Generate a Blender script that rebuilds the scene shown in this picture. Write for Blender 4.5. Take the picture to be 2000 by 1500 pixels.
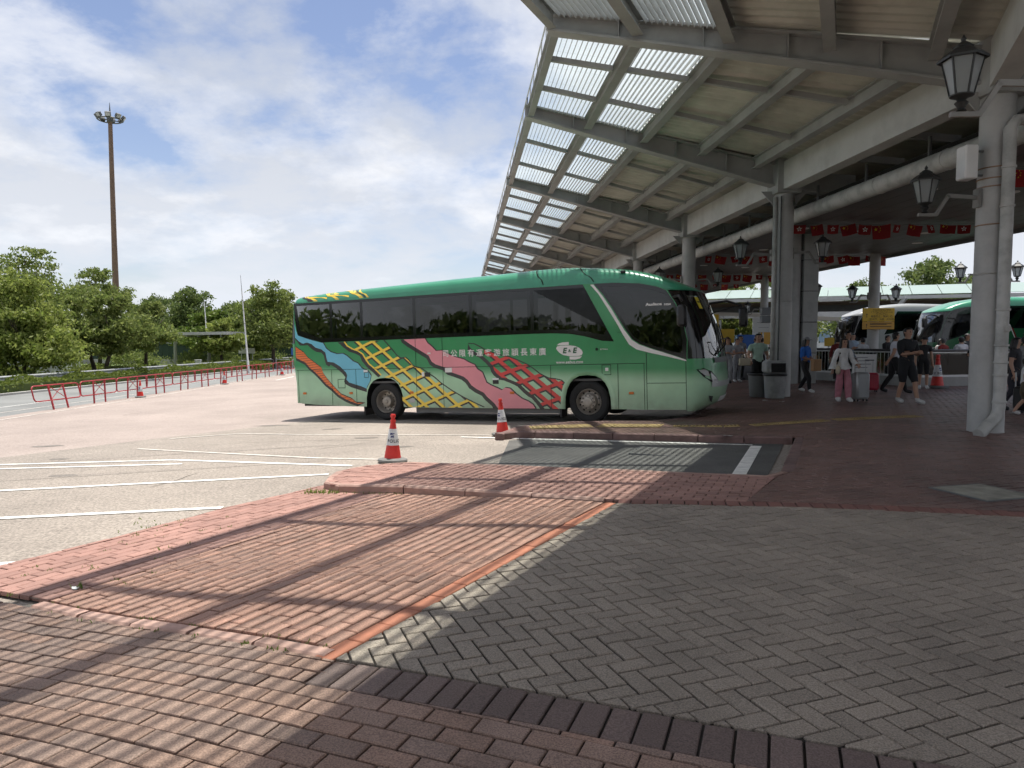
import bpy, bmesh, math, random
from mathutils import Vector, Matrix
from mathutils.geometry import tessellate_polygon
R = math.radians
random.seed(7)
for o in list(bpy.data.objects): bpy.data.objects.remove(o)
SC = bpy.context.scene
COL = SC.collection
# ------------------------------------------------------------------ camera, sky, sun, exposure
cam_d = bpy.data.cameras.new('camera'); cam = bpy.data.objects.new('camera', cam_d); COL.objects.link(cam)
cam.location = (0, 0, 1.5); cam.rotation_euler = (R(90 - 3.5), 0, 0)
cam_d.sensor_width = 36; cam_d.lens = 36 * 1400 / 2000; cam_d.clip_start = .05; cam_d.clip_end = 3000
SC.camera = cam
SUN = Vector((.50, 1.55, 7.5)).normalized()          # direction towards the sun: high, a little beyond the coach
W = bpy.data.worlds.new('World'); SC.world = W; W.use_nodes = True
SKYOFF = (13.2, 1.4, 0)
def build_world():
    nt = W.node_tree; N = nt.nodes; L = nt.links; N.clear()
    out = N.new('ShaderNodeOutputWorld'); bg = N.new('ShaderNodeBackground'); bg.inputs[1].default_value = .10
    sky = N.new('ShaderNodeTexSky'); sky.sky_type = 'NISHITA'; sky.sun_disc = False
    sky.sun_elevation = math.asin(SUN.z); sky.sun_rotation = math.atan2(SUN.x, SUN.y)
    sky.air_density = 1.0; sky.dust_density = .8; sky.ozone_density = 1.5
    tc = N.new('ShaderNodeTexCoord'); sep = N.new('ShaderNodeSeparateXYZ'); L.new(tc.outputs['Generated'], sep.inputs[0])
    def math_(op, a, b=None, clamp=False):
        n = N.new('ShaderNodeMath'); n.operation = op; n.use_clamp = clamp
        for i, v in enumerate((a, b)):
            if v is None: continue
            if isinstance(v, (int, float)): n.inputs[i].default_value = v
            else: L.new(v, n.inputs[i])
        return n.outputs[0]
    zc = math_('MAXIMUM', sep.outputs[2], 0.0); zz = math_('ADD', zc, .30)
    x = math_('DIVIDE', sep.outputs[0], zz); y = math_('DIVIDE', sep.outputs[1], zz)
    cmb = N.new('ShaderNodeCombineXYZ'); L.new(x, cmb.inputs[0]); L.new(y, cmb.inputs[1]); cmb.inputs[2].default_value = 3.7
    def noise(sc, det, rough, dist=0, off=(0, 0, 0)):
        mp = N.new('ShaderNodeMapping'); L.new(cmb.outputs[0], mp.inputs[0]); mp.inputs['Location'].default_value = off
        n = N.new('ShaderNodeTexNoise'); n.inputs['Scale'].default_value = sc; n.inputs['Detail'].default_value = det
        n.inputs['Roughness'].default_value = rough; n.inputs['Distortion'].default_value = dist
        L.new(mp.outputs[0], n.inputs['Vector']); return n.outputs['Fac']
    def ramp(f, stops):
        r = N.new('ShaderNodeValToRGB'); L.new(f, r.inputs[0]); cr = r.color_ramp
        while len(cr.elements) < len(stops): cr.elements.new(.5)
        for e, (p, c) in zip(cr.elements, stops): e.position = p; e.color = (c, c, c, 1)
        return r.outputs[0]
    big = noise(.70, 2, .5, .2, SKYOFF); det = noise(2.9, 12, .60, .12, (4, 2, 0))
    s = math_('ADD', math_('MULTIPLY', big, .55), math_('MULTIPLY', det, .45))
    mask = ramp(s, [(.412, 0), (.472, .6), (.545, .96)])
    shade = math_('MAXIMUM', ramp(noise(2.6, 10, .6, .1, (4.05, 2.12, 0)), [(.38, .0), (.62, 1.0)]), math_('POWER', math_('SUBTRACT', 1.0, zc, True), 5.0))
    cc = N.new('ShaderNodeMix'); cc.data_type = 'RGBA'; cc.blend_type = 'MIX'
    L.new(shade, cc.inputs[0]); cc.inputs[6].default_value = (4.5, 4.8, 5.4, 1); cc.inputs[7].default_value = (7.1, 7.2, 7.5, 1)
    hz = math_('POWER', math_('SUBTRACT', 1.0, zc, True), 11.0)
    tint = N.new('ShaderNodeMix'); tint.data_type = 'RGBA'; tint.blend_type = 'MULTIPLY'; tint.inputs[0].default_value = 1
    L.new(sky.outputs[0], tint.inputs[6]); tint.inputs[7].default_value = (1.10, 1.0, 1.02, 1)
    mx = N.new('ShaderNodeMix'); mx.data_type = 'RGBA'; L.new(mask, mx.inputs[0]); L.new(tint.outputs[2], mx.inputs[6]); L.new(cc.outputs[2], mx.inputs[7])
    hm = N.new('ShaderNodeMix'); hm.data_type = 'RGBA'; L.new(math_('MULTIPLY', hz, .7), hm.inputs[0]); L.new(mx.outputs[2], hm.inputs[6]); hm.inputs[7].default_value = (5.4, 6.0, 6.9, 1)
    L.new(hm.outputs[2], bg.inputs[0]); L.new(bg.outputs[0], out.inputs[0])
build_world()
sl = bpy.data.lights.new('sun', 'SUN'); so = bpy.data.objects.new('sun', sl); COL.objects.link(so)
sl.energy = 5.0; sl.angle = R(.53); sl.color = (1, .95, .87)
so.rotation_euler = (-SUN).to_track_quat('-Z', 'Y').to_euler(); so.location = (10, 30, 60)
SC.view_settings.view_transform = 'Standard'; SC.view_settings.look = 'None'
SC.view_settings.exposure = 0.45; SC.view_settings.gamma = 1
SC.cycles.max_bounces = 6; SC.cycles.diffuse_bounces = 3; SC.cycles.glossy_bounces = 3; SC.cycles.transmission_bounces = 4; SC.cycles.transparent_max_bounces = 10
SC.cycles.use_adaptive_sampling = True; SC.cycles.adaptive_threshold = .05
SC.cycles.caustics_reflective = False; SC.cycles.caustics_refractive = False
try: SC.cycles.use_denoising = True
except Exception: pass
# ------------------------------------------------------------------ materials
def mat(name, col, rough=.6, metal=0., var=0., vscale=3., bump=0., bscale=60., spec=.5, pieces=0., speck=0., spscale=220., coat=0., hue=None, stain=0., stscale=.7):
    m = bpy.data.materials.new(name); m.use_nodes = True; nt = m.node_tree; N = nt.nodes; L = nt.links
    b = N['Principled BSDF']; b.inputs['Roughness'].default_value = rough; b.inputs['Metallic'].default_value = metal
    b.inputs['Specular IOR Level'].default_value = spec
    if coat: b.inputs['Coat Weight'].default_value = coat; b.inputs['Coat Roughness'].default_value = .04
    c4 = (*col, 1); b.inputs['Base Color'].default_value = c4
    if not (var or bump or pieces or speck or stain): return m
    tc = N.new('ShaderNodeTexCoord'); geo = N.new('ShaderNodeNewGeometry')
    def noise(s, d=3, r=.55, v=None):
        n = N.new('ShaderNodeTexNoise'); n.inputs['Scale'].default_value = s; n.inputs['Detail'].default_value = d; n.inputs['Roughness'].default_value = r
        L.new(v or geo.outputs['Position'], n.inputs['Vector']); return n.outputs['Fac']
    def mr(f, a, b_, lo=0., hi=1.):
        n = N.new('ShaderNodeMapRange'); L.new(f, n.inputs[0]); n.inputs[1].default_value = lo; n.inputs[2].default_value = hi; n.inputs[3].default_value = a; n.inputs[4].default_value = b_; return n.outputs[0]
    def mul(a, b_):
        n = N.new('ShaderNodeMath'); n.operation = 'MULTIPLY'; L.new(a, n.inputs[0]); L.new(b_, n.inputs[1]); return n.outputs[0]
    fac = None
    def acc(f):
        nonlocal fac
        fac = f if fac is None else mul(fac, f)
    if var: acc(mr(noise(vscale, 4), 1 - var, 1 + var, .3, .7))
    if speck: acc(mr(noise(spscale, 1, .8), 1 - speck, 1 + speck, .32, .68))
    if stain: acc(mr(noise(stscale, 6, .65), 1 - stain, 1 + stain * .25, .33, .55))
    if pieces:
        oi = N.new('ShaderNodeObjectInfo'); a = N.new('ShaderNodeMath'); a.operation = 'ADD'
        L.new(oi.outputs['Random'], a.inputs[0]); L.new(geo.outputs['Random Per Island'], a.inputs[1])
        fr = N.new('ShaderNodeMath'); fr.operation = 'FRACT'; L.new(a.outputs[0], fr.inputs[0])
        acc(mr(fr.outputs[0], 1 - pieces, 1 + pieces))
    base = N.new('ShaderNodeRGB'); base.outputs[0].default_value = c4; src = base.outputs[0]
    if hue is not None and pieces:
        wn = N.new('ShaderNodeTexWhiteNoise'); wn.noise_dimensions = '1D'; L.new(fr.outputs[0], wn.inputs['W'])
        hx = N.new('ShaderNodeMix'); hx.data_type = 'RGBA'; L.new(wn.outputs['Value'], hx.inputs[0]); hx.inputs[6].default_value = c4; hx.inputs[7].default_value = (*hue, 1); src = hx.outputs[2]
    if fac is not None:
        mx = N.new('ShaderNodeVectorMath'); mx.operation = 'SCALE'; L.new(src, mx.inputs[0]); L.new(fac, mx.inputs['Scale']); src = mx.outputs[0]
    L.new(src, b.inputs['Base Color'])
    if bump:
        bm = N.new('ShaderNodeBump'); bm.inputs['Strength'].default_value = bump; bm.inputs['Distance'].default_value = .004
        L.new(noise(bscale, 3, .7), bm.inputs['Height']); L.new(bm.outputs[0], b.inputs['Normal'])
    return m
M = {}
def setm(k, *a, **kw): M[k] = mat(k, *a, **kw); return M[k]
setm('tan_brick', (.305, .255, .207), .75, var=.08, vscale=1.6, bump=.6, bscale=130, pieces=.08, speck=.34, spscale=130, hue=(.275, .23, .187), stain=.2, stscale=1.1)
setm('near_brick', (.325, .205, .155), .8, var=.10, vscale=1.8, bump=.6, bscale=130, pieces=.12, speck=.34, spscale=130, hue=(.275, .19, .155), stain=.3, stscale=1.0)
setm('soldier_brick', (.17, .122, .108), .8, var=.08, bump=.6, bscale=130, pieces=.14, speck=.3, spscale=130)
setm('row_brick', (.41, .228, .168), .8, var=.10, vscale=2, bump=.5, bscale=130, pieces=.12, speck=.26, spscale=120, hue=(.36, .215, .165), stain=.25)
setm('pink_brick', (.32, .18, .148), .85, var=.12, vscale=2.5, bump=.4, bscale=120, pieces=.12, speck=.12, spscale=200, stain=.2)
setm('orange_brick', (.44, .17, .10), .75, var=.1, bump=.4, bscale=150, pieces=.1, speck=.14)
setm('red_soldier', (.20, .088, .07), .7, var=.08, bump=.4, pieces=.12, speck=.12)
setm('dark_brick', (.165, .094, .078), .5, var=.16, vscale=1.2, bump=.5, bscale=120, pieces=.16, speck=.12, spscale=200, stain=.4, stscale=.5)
setm('mortar', (.03, .025, .022), .95, var=.2, vscale=8)
setm('sand_joint', (.10, .075, .06), .95, var=.2, vscale=8)
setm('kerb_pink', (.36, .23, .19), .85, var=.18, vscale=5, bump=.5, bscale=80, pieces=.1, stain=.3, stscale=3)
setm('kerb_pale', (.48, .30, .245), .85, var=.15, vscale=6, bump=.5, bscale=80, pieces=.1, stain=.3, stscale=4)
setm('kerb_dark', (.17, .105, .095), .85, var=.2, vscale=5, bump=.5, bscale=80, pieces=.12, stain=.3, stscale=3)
setm('aggregate', (.272, .238, .205), .9, var=.08, vscale=.5, bump=.6, bscale=70, speck=.34, spscale=34, stain=.2, stscale=.35)
setm('pink_asphalt', (.318, .265, .236), .9, var=.07, vscale=.4, bump=.5, bscale=60, speck=.2, spscale=26, stain=.16, stscale=.25)
setm('tyre_rub', (.247, .216, .186), .85, var=.1, vscale=2, speck=.34, spscale=34)
setm('bay_asphalt', (.10, .098, .092), .85, var=.12, vscale=1.5, bump=.8, bscale=90, speck=.35, spscale=70, stain=.25, stscale=1)
setm('grey_road', (.20, .205, .20), .9, var=.08, vscale=.4, bump=.4, speck=.12, spscale=30, stain=.2, stscale=.3)
setm('line_white', (.76, .75, .71), .7, var=.10, vscale=6, bump=.3, bscale=90, stain=.22, stscale=5)
setm('line_worn', (.56, .52, .47), .8, var=.15, vscale=6, bump=.3, bscale=90, stain=.3, stscale=4)
setm('yellow_tile', (.34, .245, .10), .7, var=.1, pieces=.12, bump=.3, stain=.25, stscale=3)
setm('concrete', (.38, .37, .35), .9, var=.12, vscale=1.5, bump=.4, bscale=40, stain=.25)
setm('manhole', (.27, .26, .215), .8, var=.2, vscale=5, bump=.5, stain=.3, stscale=4)
setm('earth', (.12, .10, .07), .95, var=.3, vscale=2)
setm('grass', (.17, .23, .04), .9, var=.35, vscale=1.2, pieces=.35, hue=(.28, .29, .09))
setm('grass_ground', (.09, .13, .03), .95, var=.35, vscale=.8)
setm('steel_grey', (.33, .335, .325), .55, var=.07, vscale=1.5, stain=.16, stscale=1.2, bump=.05)
setm('steel_light', (.50, .505, .49), .5, var=.06, vscale=1.5, stain=.14, stscale=1.4)
setm('steel_dark', (.12, .125, .125), .6, var=.1)
setm('slat', (.46, .46, .44), .55, var=.08, stain=.15)
setm('roof_sheet', (.54, .53, .46), .65, var=.06, vscale=2, stain=.12, stscale=1.0)
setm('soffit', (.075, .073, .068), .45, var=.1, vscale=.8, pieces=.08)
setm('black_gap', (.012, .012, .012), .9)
setm('col_grey', (.40, .40, .39), .6, var=.05, vscale=2, stain=.14, stscale=2.2, bump=.05)
setm('pipe_grey', (.42, .42, .40), .55, var=.06, stain=.25, stscale=3)
setm('lamp_metal', (.035, .037, .037), .5, metal=.3, var=.2)
setm('lamp_bracket', (.22, .215, .20), .6, var=.15)
setm('flag_red', (.26, .010, .012), .8, var=.1, vscale=3)
setm('flag_white', (.75, .75, .75), .8); setm('flag_yellow', (.75, .55, .03), .8)
setm('rail_red', (.36, .028, .036), .45, var=.12, stain=.25, stscale=5)
setm('galv', (.46, .47, .47), .45, metal=.5, var=.12)
setm('cone_red', (.62, .03, .022), .5, var=.08, stain=.15, stscale=9)
setm('cone_white', (.66, .67, .68), .45, var=.06, stain=.2, stscale=12)
setm('cone_base', (.16, .16, .155), .85, var=.2, vscale=9)
setm('ink', (.02, .02, .025), .8); setm('ink_blue', (.03, .04, .16), .8)
setm('trunk', (.075, .06, .047), .95, var=.25, vscale=4, bump=.8, bscale=20)
setm('mast', (.18, .115, .075), .7, var=.15)
setm('white_paint', (.74, .74, .73), .5, var=.05); setm('wall_pale', (.52, .53, .52), .85, var=.08, stain=.2)
setm('sign_yellow', (.60, .38, .02), .5, var=.05); setm('sign_orange', (.50, .27, .03), .5, var=.05)
setm('sign_blue', (.02, .10, .36), .5); setm('sign_grey', (.22, .23, .24), .6); setm('sign_white', (.7, .7, .68), .5)
setm('sign_redo', (.6, .09, .03), .5)
def leafmat(name, a, b_, tr=.35):
    m = bpy.data.materials.new(name); m.use_nodes = True; nt = m.node_tree; N = nt.nodes; L = nt.links
    p = N['Principled BSDF']; p.inputs['Roughness'].default_value = .5; p.inputs['Specular IOR Level'].default_value = .35
    g = N.new('ShaderNodeNewGeometry'); mx = N.new('ShaderNodeMix'); mx.data_type = 'RGBA'
    L.new(g.outputs['Random Per Island'], mx.inputs[0]); mx.inputs[6].default_value = (*a, 1); mx.inputs[7].default_value = (*b_, 1)
    L.new(mx.outputs[2], p.inputs['Base Color'])
    t = N.new('ShaderNodeBsdfTranslucent'); L.new(mx.outputs[2], t.inputs[0]); ms = N.new('ShaderNodeMixShader'); ms.inputs[0].default_value = tr
    L.new(p.outputs[0], ms.inputs[1]); L.new(t.outputs[0], ms.inputs[2]); L.new(ms.outputs[0], N['Material Output'].inputs[0])
    M[name] = m
leafmat('leaf_bright', (.15, .21, .04), (.32, .36, .10), .55); leafmat('leaf_mid', (.12, .175, .042), (.26, .30, .09), .55)
leafmat('leaf_dark', (.08, .13, .035), (.19, .235, .075), .5); leafmat('leaf_hedge', (.085, .13, .02), (.23, .27, .06), .45)
leafmat('leaf_fresh', (.085, .15, .02), (.20, .25, .06))
def glassmat(name, tint, gloss_col=(1, 1, 1), rough=.015, base=.06, fres=1.0):
    """tinted pane: sees through darkly, reflects by Fresnel"""
    m = bpy.data.materials.new(name); m.use_nodes = True; nt = m.node_tree; N = nt.nodes; L = nt.links; N.remove(N['Principled BSDF'])
    t = N.new('ShaderNodeBsdfTransparent'); t.inputs[0].default_value = (*tint, 1)
    g = N.new('ShaderNodeBsdfGlossy'); g.inputs['Roughness'].default_value = rough; g.inputs[0].default_value = (*gloss_col, 1)
    f = N.new('ShaderNodeFresnel'); f.inputs[0].default_value = 1.52
    mr_ = N.new('ShaderNodeMapRange'); L.new(f.outputs[0], mr_.inputs[0]); mr_.inputs[1].default_value = 0; mr_.inputs[2].default_value = 1; mr_.inputs[3].default_value = base; mr_.inputs[4].default_value = fres
    tn = N.new('ShaderNodeTexNoise'); tn.inputs['Scale'].default_value = 1.3; tn.inputs['Detail'].default_value = 1
    gp = N.new('ShaderNodeNewGeometry'); L.new(gp.outputs['Position'], tn.inputs['Vector'])
    bp = N.new('ShaderNodeBump'); bp.inputs['Strength'].default_value = .12; bp.inputs['Distance'].default_value = .02; L.new(tn.outputs['Fac'], bp.inputs['Height']); L.new(bp.outputs[0], g.inputs['Normal'])
    ms = N.new('ShaderNodeMixShader'); L.new(mr_.outputs[0], ms.inputs[0]); L.new(t.outputs[0], ms.inputs[1]); L.new(g.outputs[0], ms.inputs[2])
    L.new(ms.outputs[0], N['Material Output'].inputs[0]); M[name] = m
glassmat('coach_glass', (.13, .13, .135), base=.02, fres=.8); glassmat('clear_glass', (.72, .80, .76), base=.04); glassmat('shield_glass', (.38, .41, .41), base=.12)
def skylight():
    m = bpy.data.materials.new('skylight'); m.use_nodes = True; nt = m.node_tree; N = nt.nodes; L = nt.links; N.remove(N['Principled BSDF'])
    t = N.new('ShaderNodeBsdfTransparent'); t.inputs[0].default_value = (.90, .93, .925, 1)
    d = N.new('ShaderNodeBsdfTranslucent'); d.inputs[0].default_value = (.80, .84, .84, 1)
    ms = N.new('ShaderNodeMixShader'); ms.inputs[0].default_value = .06; L.new(t.outputs[0], ms.inputs[1]); L.new(d.outputs[0], ms.inputs[2])
    L.new(ms.outputs[0], N['Material Output'].inputs[0]); M['skylight'] = m
skylight()
# ------------------------------------------------------------------ mesh helpers
def tag(o, label=None, cat=None, group=None, kind=None):
    if label: o['label'] = label
    if cat: o['category'] = cat
    if group: o['group'] = group
    if kind: o['kind'] = kind
    return o
def link(name, me, parent=None, loc=None):
    o = bpy.data.objects.new(name, me); COL.objects.link(o)
    if parent is not None: o.parent = parent
    if loc is not None: o.location = loc
    return o
def thing(name, label, cat, loc=(0, 0, 0), rz=0, group=None):
    o = bpy.data.objects.new(name, None); COL.objects.link(o); o.location = loc; o.rotation_euler = (0, 0, rz); o.empty_display_size = .1
    return tag(o, label, cat, group)
def dup(root, loc=None, rz=None, label=None, group=None, parent=None):
    r = root.copy(); COL.objects.link(r); r.parent = parent
    if loc is not None: r.location = loc
    if rz is not None: r.rotation_euler = (root.rotation_euler[0], root.rotation_euler[1], rz)
    if label: r['label'] = label
    if group: r['group'] = group
    for c in root.children: dup(c, parent=r)
    return r
class MB:
    def __init__(s): s.v = []; s.f = []; s.mi = []; s.cur = 0; s.sm = False; s.sf = []
    def add(s, vs, fs):
        b = len(s.v); s.v += [tuple(v) for v in vs]
        for f in fs: s.f.append(tuple(b + i for i in f)); s.mi.append(s.cur); s.sf.append(s.sm)
        return s
    def box(s, x0, y0, z0, x1, y1, z1, mtx=None, bev=0.):
        if bev:
            c = []
            for z, e in ((z0, bev), (z0 + bev, 0), (z1 - bev, 0), (z1, bev)):
                b_ = bev
                pts = [(x0 + b_, y0 + e), (x1 - b_, y0 + e), (x1 - e, y0 + b_), (x1 - e, y1 - b_), (x1 - b_, y1 - e), (x0 + b_, y1 - e), (x0 + e, y1 - b_), (x0 + e, y0 + b_)]
                if e: pts = [(x0 + b_, y0 + b_), (x1 - b_, y0 + b_), (x1 - b_, y0 + b_), (x1 - b_, y1 - b_), (x1 - b_, y1 - b_), (x0 + b_, y1 - b_), (x0 + b_, y1 - b_), (x0 + b_, y0 + b_)]
                c.append([Vector((p[0], p[1], z)) for p in pts])
            vs = [p for r in c for p in r]; fs = []
            for k in range(3):
                for i in range(8):
                    j = (i + 1) % 8; fs.append((k * 8 + i, k * 8 + j, k * 8 + 8 + j, k * 8 + 8 + i))
            fs.append(tuple(range(7, -1, -1))); fs.append(tuple(range(24, 32)))
        else:
            vs = [Vector(p) for p in ((x0, y0, z0), (x1, y0, z0), (x1, y1, z0), (x0, y1, z0), (x0, y0, z1), (x1, y0, z1), (x1, y1, z1), (x0, y1, z1))]
            fs = [(0, 3, 2, 1), (4, 5, 6, 7), (0, 1, 5, 4), (1, 2, 6, 5), (2, 3, 7, 6), (3, 0, 4, 7)]
        if mtx is not None: vs = [mtx @ v for v in vs]
        return s.add(vs, fs)
    def bar(s, a, b, w, h, up=(0, 0, 1)):
        """box along a->b, w wide sideways, h tall, centred"""
        a = Vector(a); b = Vector(b); d = (b - a).normalized(); u = Vector(up); x = d.cross(u)
        if x.length < 1e-5: x = d.cross(Vector((1, 0, 0)))
        x.normalize(); u = x.cross(d)
        vs = [p + x * (sx * w / 2) + u * (sz * h / 2) for p in (a, b) for sx, sz in ((-1, -1), (1, -1), (1, 1), (-1, 1))]
        return s.add(vs, [(3, 2, 1, 0), (4, 5, 6, 7), (0, 1, 5, 4), (1, 2, 6, 5), (2, 3, 7, 6), (3, 0, 4, 7)])
    def tube(s, pts, r, n=8, cap=True):
        pts = [Vector(p) for p in pts]; rs = r if isinstance(r, (list, tuple)) else [r] * len(pts)
        vs = []; ref = None
        for i, p in enumerate(pts):
            d = (pts[min(i + 1, len(pts) - 1)] - pts[max(i - 1, 0)]).normalized()
            if ref is None: ref = Vector((0, 0, 1)) if abs(d.z) < .9 else Vector((1, 0, 0))
            x = d.cross(ref).normalized(); ref = x.cross(d).normalized()
            vs += [p + (x * math.cos(2 * math.pi * k / n) + ref * math.sin(2 * math.pi * k / n)) * rs[i] for k in range(n)]
        fs = [(i * n + k, i * n + (k + 1) % n, (i + 1) * n + (k + 1) % n, (i + 1) * n + k) for i in range(len(pts) - 1) for k in range(n)]
        if cap: fs += [tuple(range(n - 1, -1, -1)), tuple(range((len(pts) - 1) * n, len(pts) * n))]
        return s.add(vs, fs)
    def lathe(s, prof, n=16, mtx=None, a0=0., caps=False):
        vs = []
        for r, z in prof:
            for k in range(n):
                a = a0 + 2 * math.pi * k / n; vs.append(Vector((r * math.cos(a), r * math.sin(a), z)))
        if mtx is not None: vs = [mtx @ v for v in vs]
        m = len(prof)
        fs = [(i * n + k, i * n + (k + 1) % n, (i + 1) * n + (k + 1) % n, (i + 1) * n + k) for i in range(m - 1) for k in range(n)]
        if caps: fs += [tuple(range(n - 1, -1, -1)), tuple(range((m - 1) * n, m * n))]
        return s.add(vs, fs)
    def poly(s, loops, fn):
        """tessellate 2-D loops (first outer, rest holes), map with fn"""
        vl = [[Vector((p[0], p[1], 0)) for p in l] for l in loops]
        tr = tessellate_polygon(vl); fl = [p for l in loops for p in l]
        return s.add([fn(*p) for p in fl], [t for t in tr])
    def prism(s, pts, z0, z1, mtx=None):
        n = len(pts); vs = [Vector((p[0], p[1], z)) for z in (z0, z1) for p in pts]
        if mtx is not None: vs = [mtx @ v for v in vs]
        tr = tessellate_polygon([[Vector((p[0], p[1], 0)) for p in pts]])
        fs = [tuple(reversed(t)) for t in tr] + [tuple(n + i for i in t) for t in tr] + [(i, (i + 1) % n, n + (i + 1) % n, n + i) for i in range(n)]
        return s.add(vs, fs)
    def mesh(s, name, mats, smooth=False):
        me = bpy.data.meshes.new(name); me.from_pydata(s.v, [], s.f)
        for m in (mats if isinstance(mats, (list, tuple)) else [mats]): me.materials.append(M[m] if isinstance(m, str) else m)
        if len(me.materials) > 1: me.polygons.foreach_set('material_index', s.mi)
        if smooth is True: me.polygons.foreach_set('use_smooth', [True] * len(me.polygons))
        elif smooth:
            me.polygons.foreach_set('use_smooth', [True] * len(me.polygons)); me.set_sharp_from_angle(angle=R(smooth))
        elif any(s.sf): me.polygons.foreach_set('use_smooth', s.sf)
        me.update(); return me
    def build(s, name, mats, parent=None, loc=None, smooth=False): return link(name, s.mesh(name, mats, smooth), parent, loc)
    def fixn(s):
        return s
def fix_normals(me):
    bm = bmesh.new(); bm.from_mesh(me); bmesh.ops.recalc_face_normals(bm, faces=bm.faces); bm.to_mesh(me); bm.free()
def text_mesh(body, size, mtx, mat_, name, parent, align='CENTER', shear=0., sx=1., depth=0., bold=0., kind=None):
    cu = bpy.data.curves.new(name, 'FONT'); cu.body = body; cu.size = size; cu.align_x = align; cu.align_y = 'CENTER'; cu.shear = shear; cu.extrude = depth; cu.offset = bold
    cu.resolution_u = 3
    ob = bpy.data.objects.new(name, cu); me = bpy.data.meshes.new_from_object(ob); bpy.data.objects.remove(ob)
    me.transform(mtx @ Matrix.Diagonal((sx, 1, 1, 1))); me.materials.clear(); me.materials.append(M[mat_]); me.name = name
    return link(name, me, parent)
# ------------------------------------------------------------------ the lie of the land
def drop(x, y):
    d = .0238 * min(y, 20) - .026 * max(x, -20) - .08
    d *= min(1, max(0, (8 - x) / 4))
    return .5 * (d + math.sqrt(d * d + .0004)) - .01
def zp(x, y): return -drop(x, y)                 # paved platform
def zr(x, y): return -drop(x, y) - .12           # carriageway
RL0 = Vector((-.86, 3.33)); RLD = (Vector((.97, 6.73)) - RL0).normalized(); RLN = Vector((-RLD.y, RLD.x))
def zq(x, y):                                     # the dropped crossing falls away from the orange edge row
    t = max(0, min(1, (Vector((x, y)) - RL0).dot(RLN) / 2.3)); t = t * t * (3 - 2 * t)
    return zp(x, y) - .08 * t
# ================================================================== GROUND
def sheet(name, poly, zf, off, m, step=.8, kind='structure', parent=None):
    """flat outline cut on a grid so that it follows the land"""
    bm = bmesh.new(); vs = [bm.verts.new((p[0], p[1], 0)) for p in poly]
    tr = tessellate_polygon([[Vector((p[0], p[1], 0)) for p in poly]])
    for t in tr:
        try: bm.faces.new([vs[i] for i in t])
        except ValueError: pass
    x0 = min(p[0] for p in poly); x1 = max(p[0] for p in poly); y0 = min(p[1] for p in poly); y1 = max(p[1] for p in poly)
    for ax, a, b_ in ((0, x0, x1), (1, y0, y1)):
        c = a + step
        while c < b_ - 1e-4:
            co = [0, 0, 0]; no = [0, 0, 0]; co[ax] = c; no[ax] = 1
            bmesh.ops.bisect_plane(bm, geom=bm.verts[:] + bm.edges[:] + bm.faces[:], plane_co=co, plane_no=no); c += step
    for v in bm.verts: v.co.z = zf(v.co.x, v.co.y) + off
    bmesh.ops.recalc_face_normals(bm, faces=bm.faces)
    me = bpy.data.meshes.new(name); bm.to_mesh(me); bm.free()
    if me.polygons and me.polygons[0].normal.z < 0: me.flip_normals()
    me.materials.append(M[m]); o = link(name, me, parent)
    if parent is None: tag(o, kind=kind)
    return o
def zfar(x, y): return zr(x, y)
# apron: near aggregate, far pink asphalt; one terrain sheet to the horizon below them
def grid(name, xs, ys, zf, m):
    mb = MB(); nx = len(xs)
    mb.v = [(x, y, zf(x, y)) for y in ys for x in xs]
    mb.f = [(j * nx + i, j * nx + i + 1, (j + 1) * nx + i + 1, (j + 1) * nx + i) for j in range(len(ys) - 1) for i in range(nx - 1)]
    mb.mi = [0] * len(mb.f); mb.sf = [False] * len(mb.f)
    return tag(mb.build(name, m, smooth=True), kind='structure')
GX = [-1500, -600, -250, -120, -60, -40, -30, -25] + [-22 + 1.0 * i for i in range(33)] + [12, 16, 25, 40, 80, 200, 600, 1500]
GY = [-1500, -300, -60, -20, -8, -4] + [-2 + 1.0 * i for i in range(25)] + [24, 28, 35, 50, 80, 150, 400, 1500]
grid('ground', GX, GY, lambda x, y: zr(x, y) - .03, 'grey_road')
ROAD = [(-15.9, 24), (-16.0, 70), (12, 70), (12, 24), (12, -6), (-15.5, -6)]
sheet('asphalt_apron', [(-16.25, -6), (-16.25, 80), (5.5, 80), (5.5, 21), (3.0, 17.6), (-4.2, 20.4), (-7.6, 15.2), (-10.5, 9.8), (-12.5, 4), (-13.5, -6)], zr, -.004, 'pink_asphalt', 1.2)
sheet('aggregate_apron', [(-13.5, -6), (-12.5, 4), (-10.5, 9.8), (-7.6, 15.2), (-4.2, 20.4), (3.0, 17.6), (5.5, 21), (9, 21), (9, -6)], zr, -.004, 'aggregate', .8)
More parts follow.
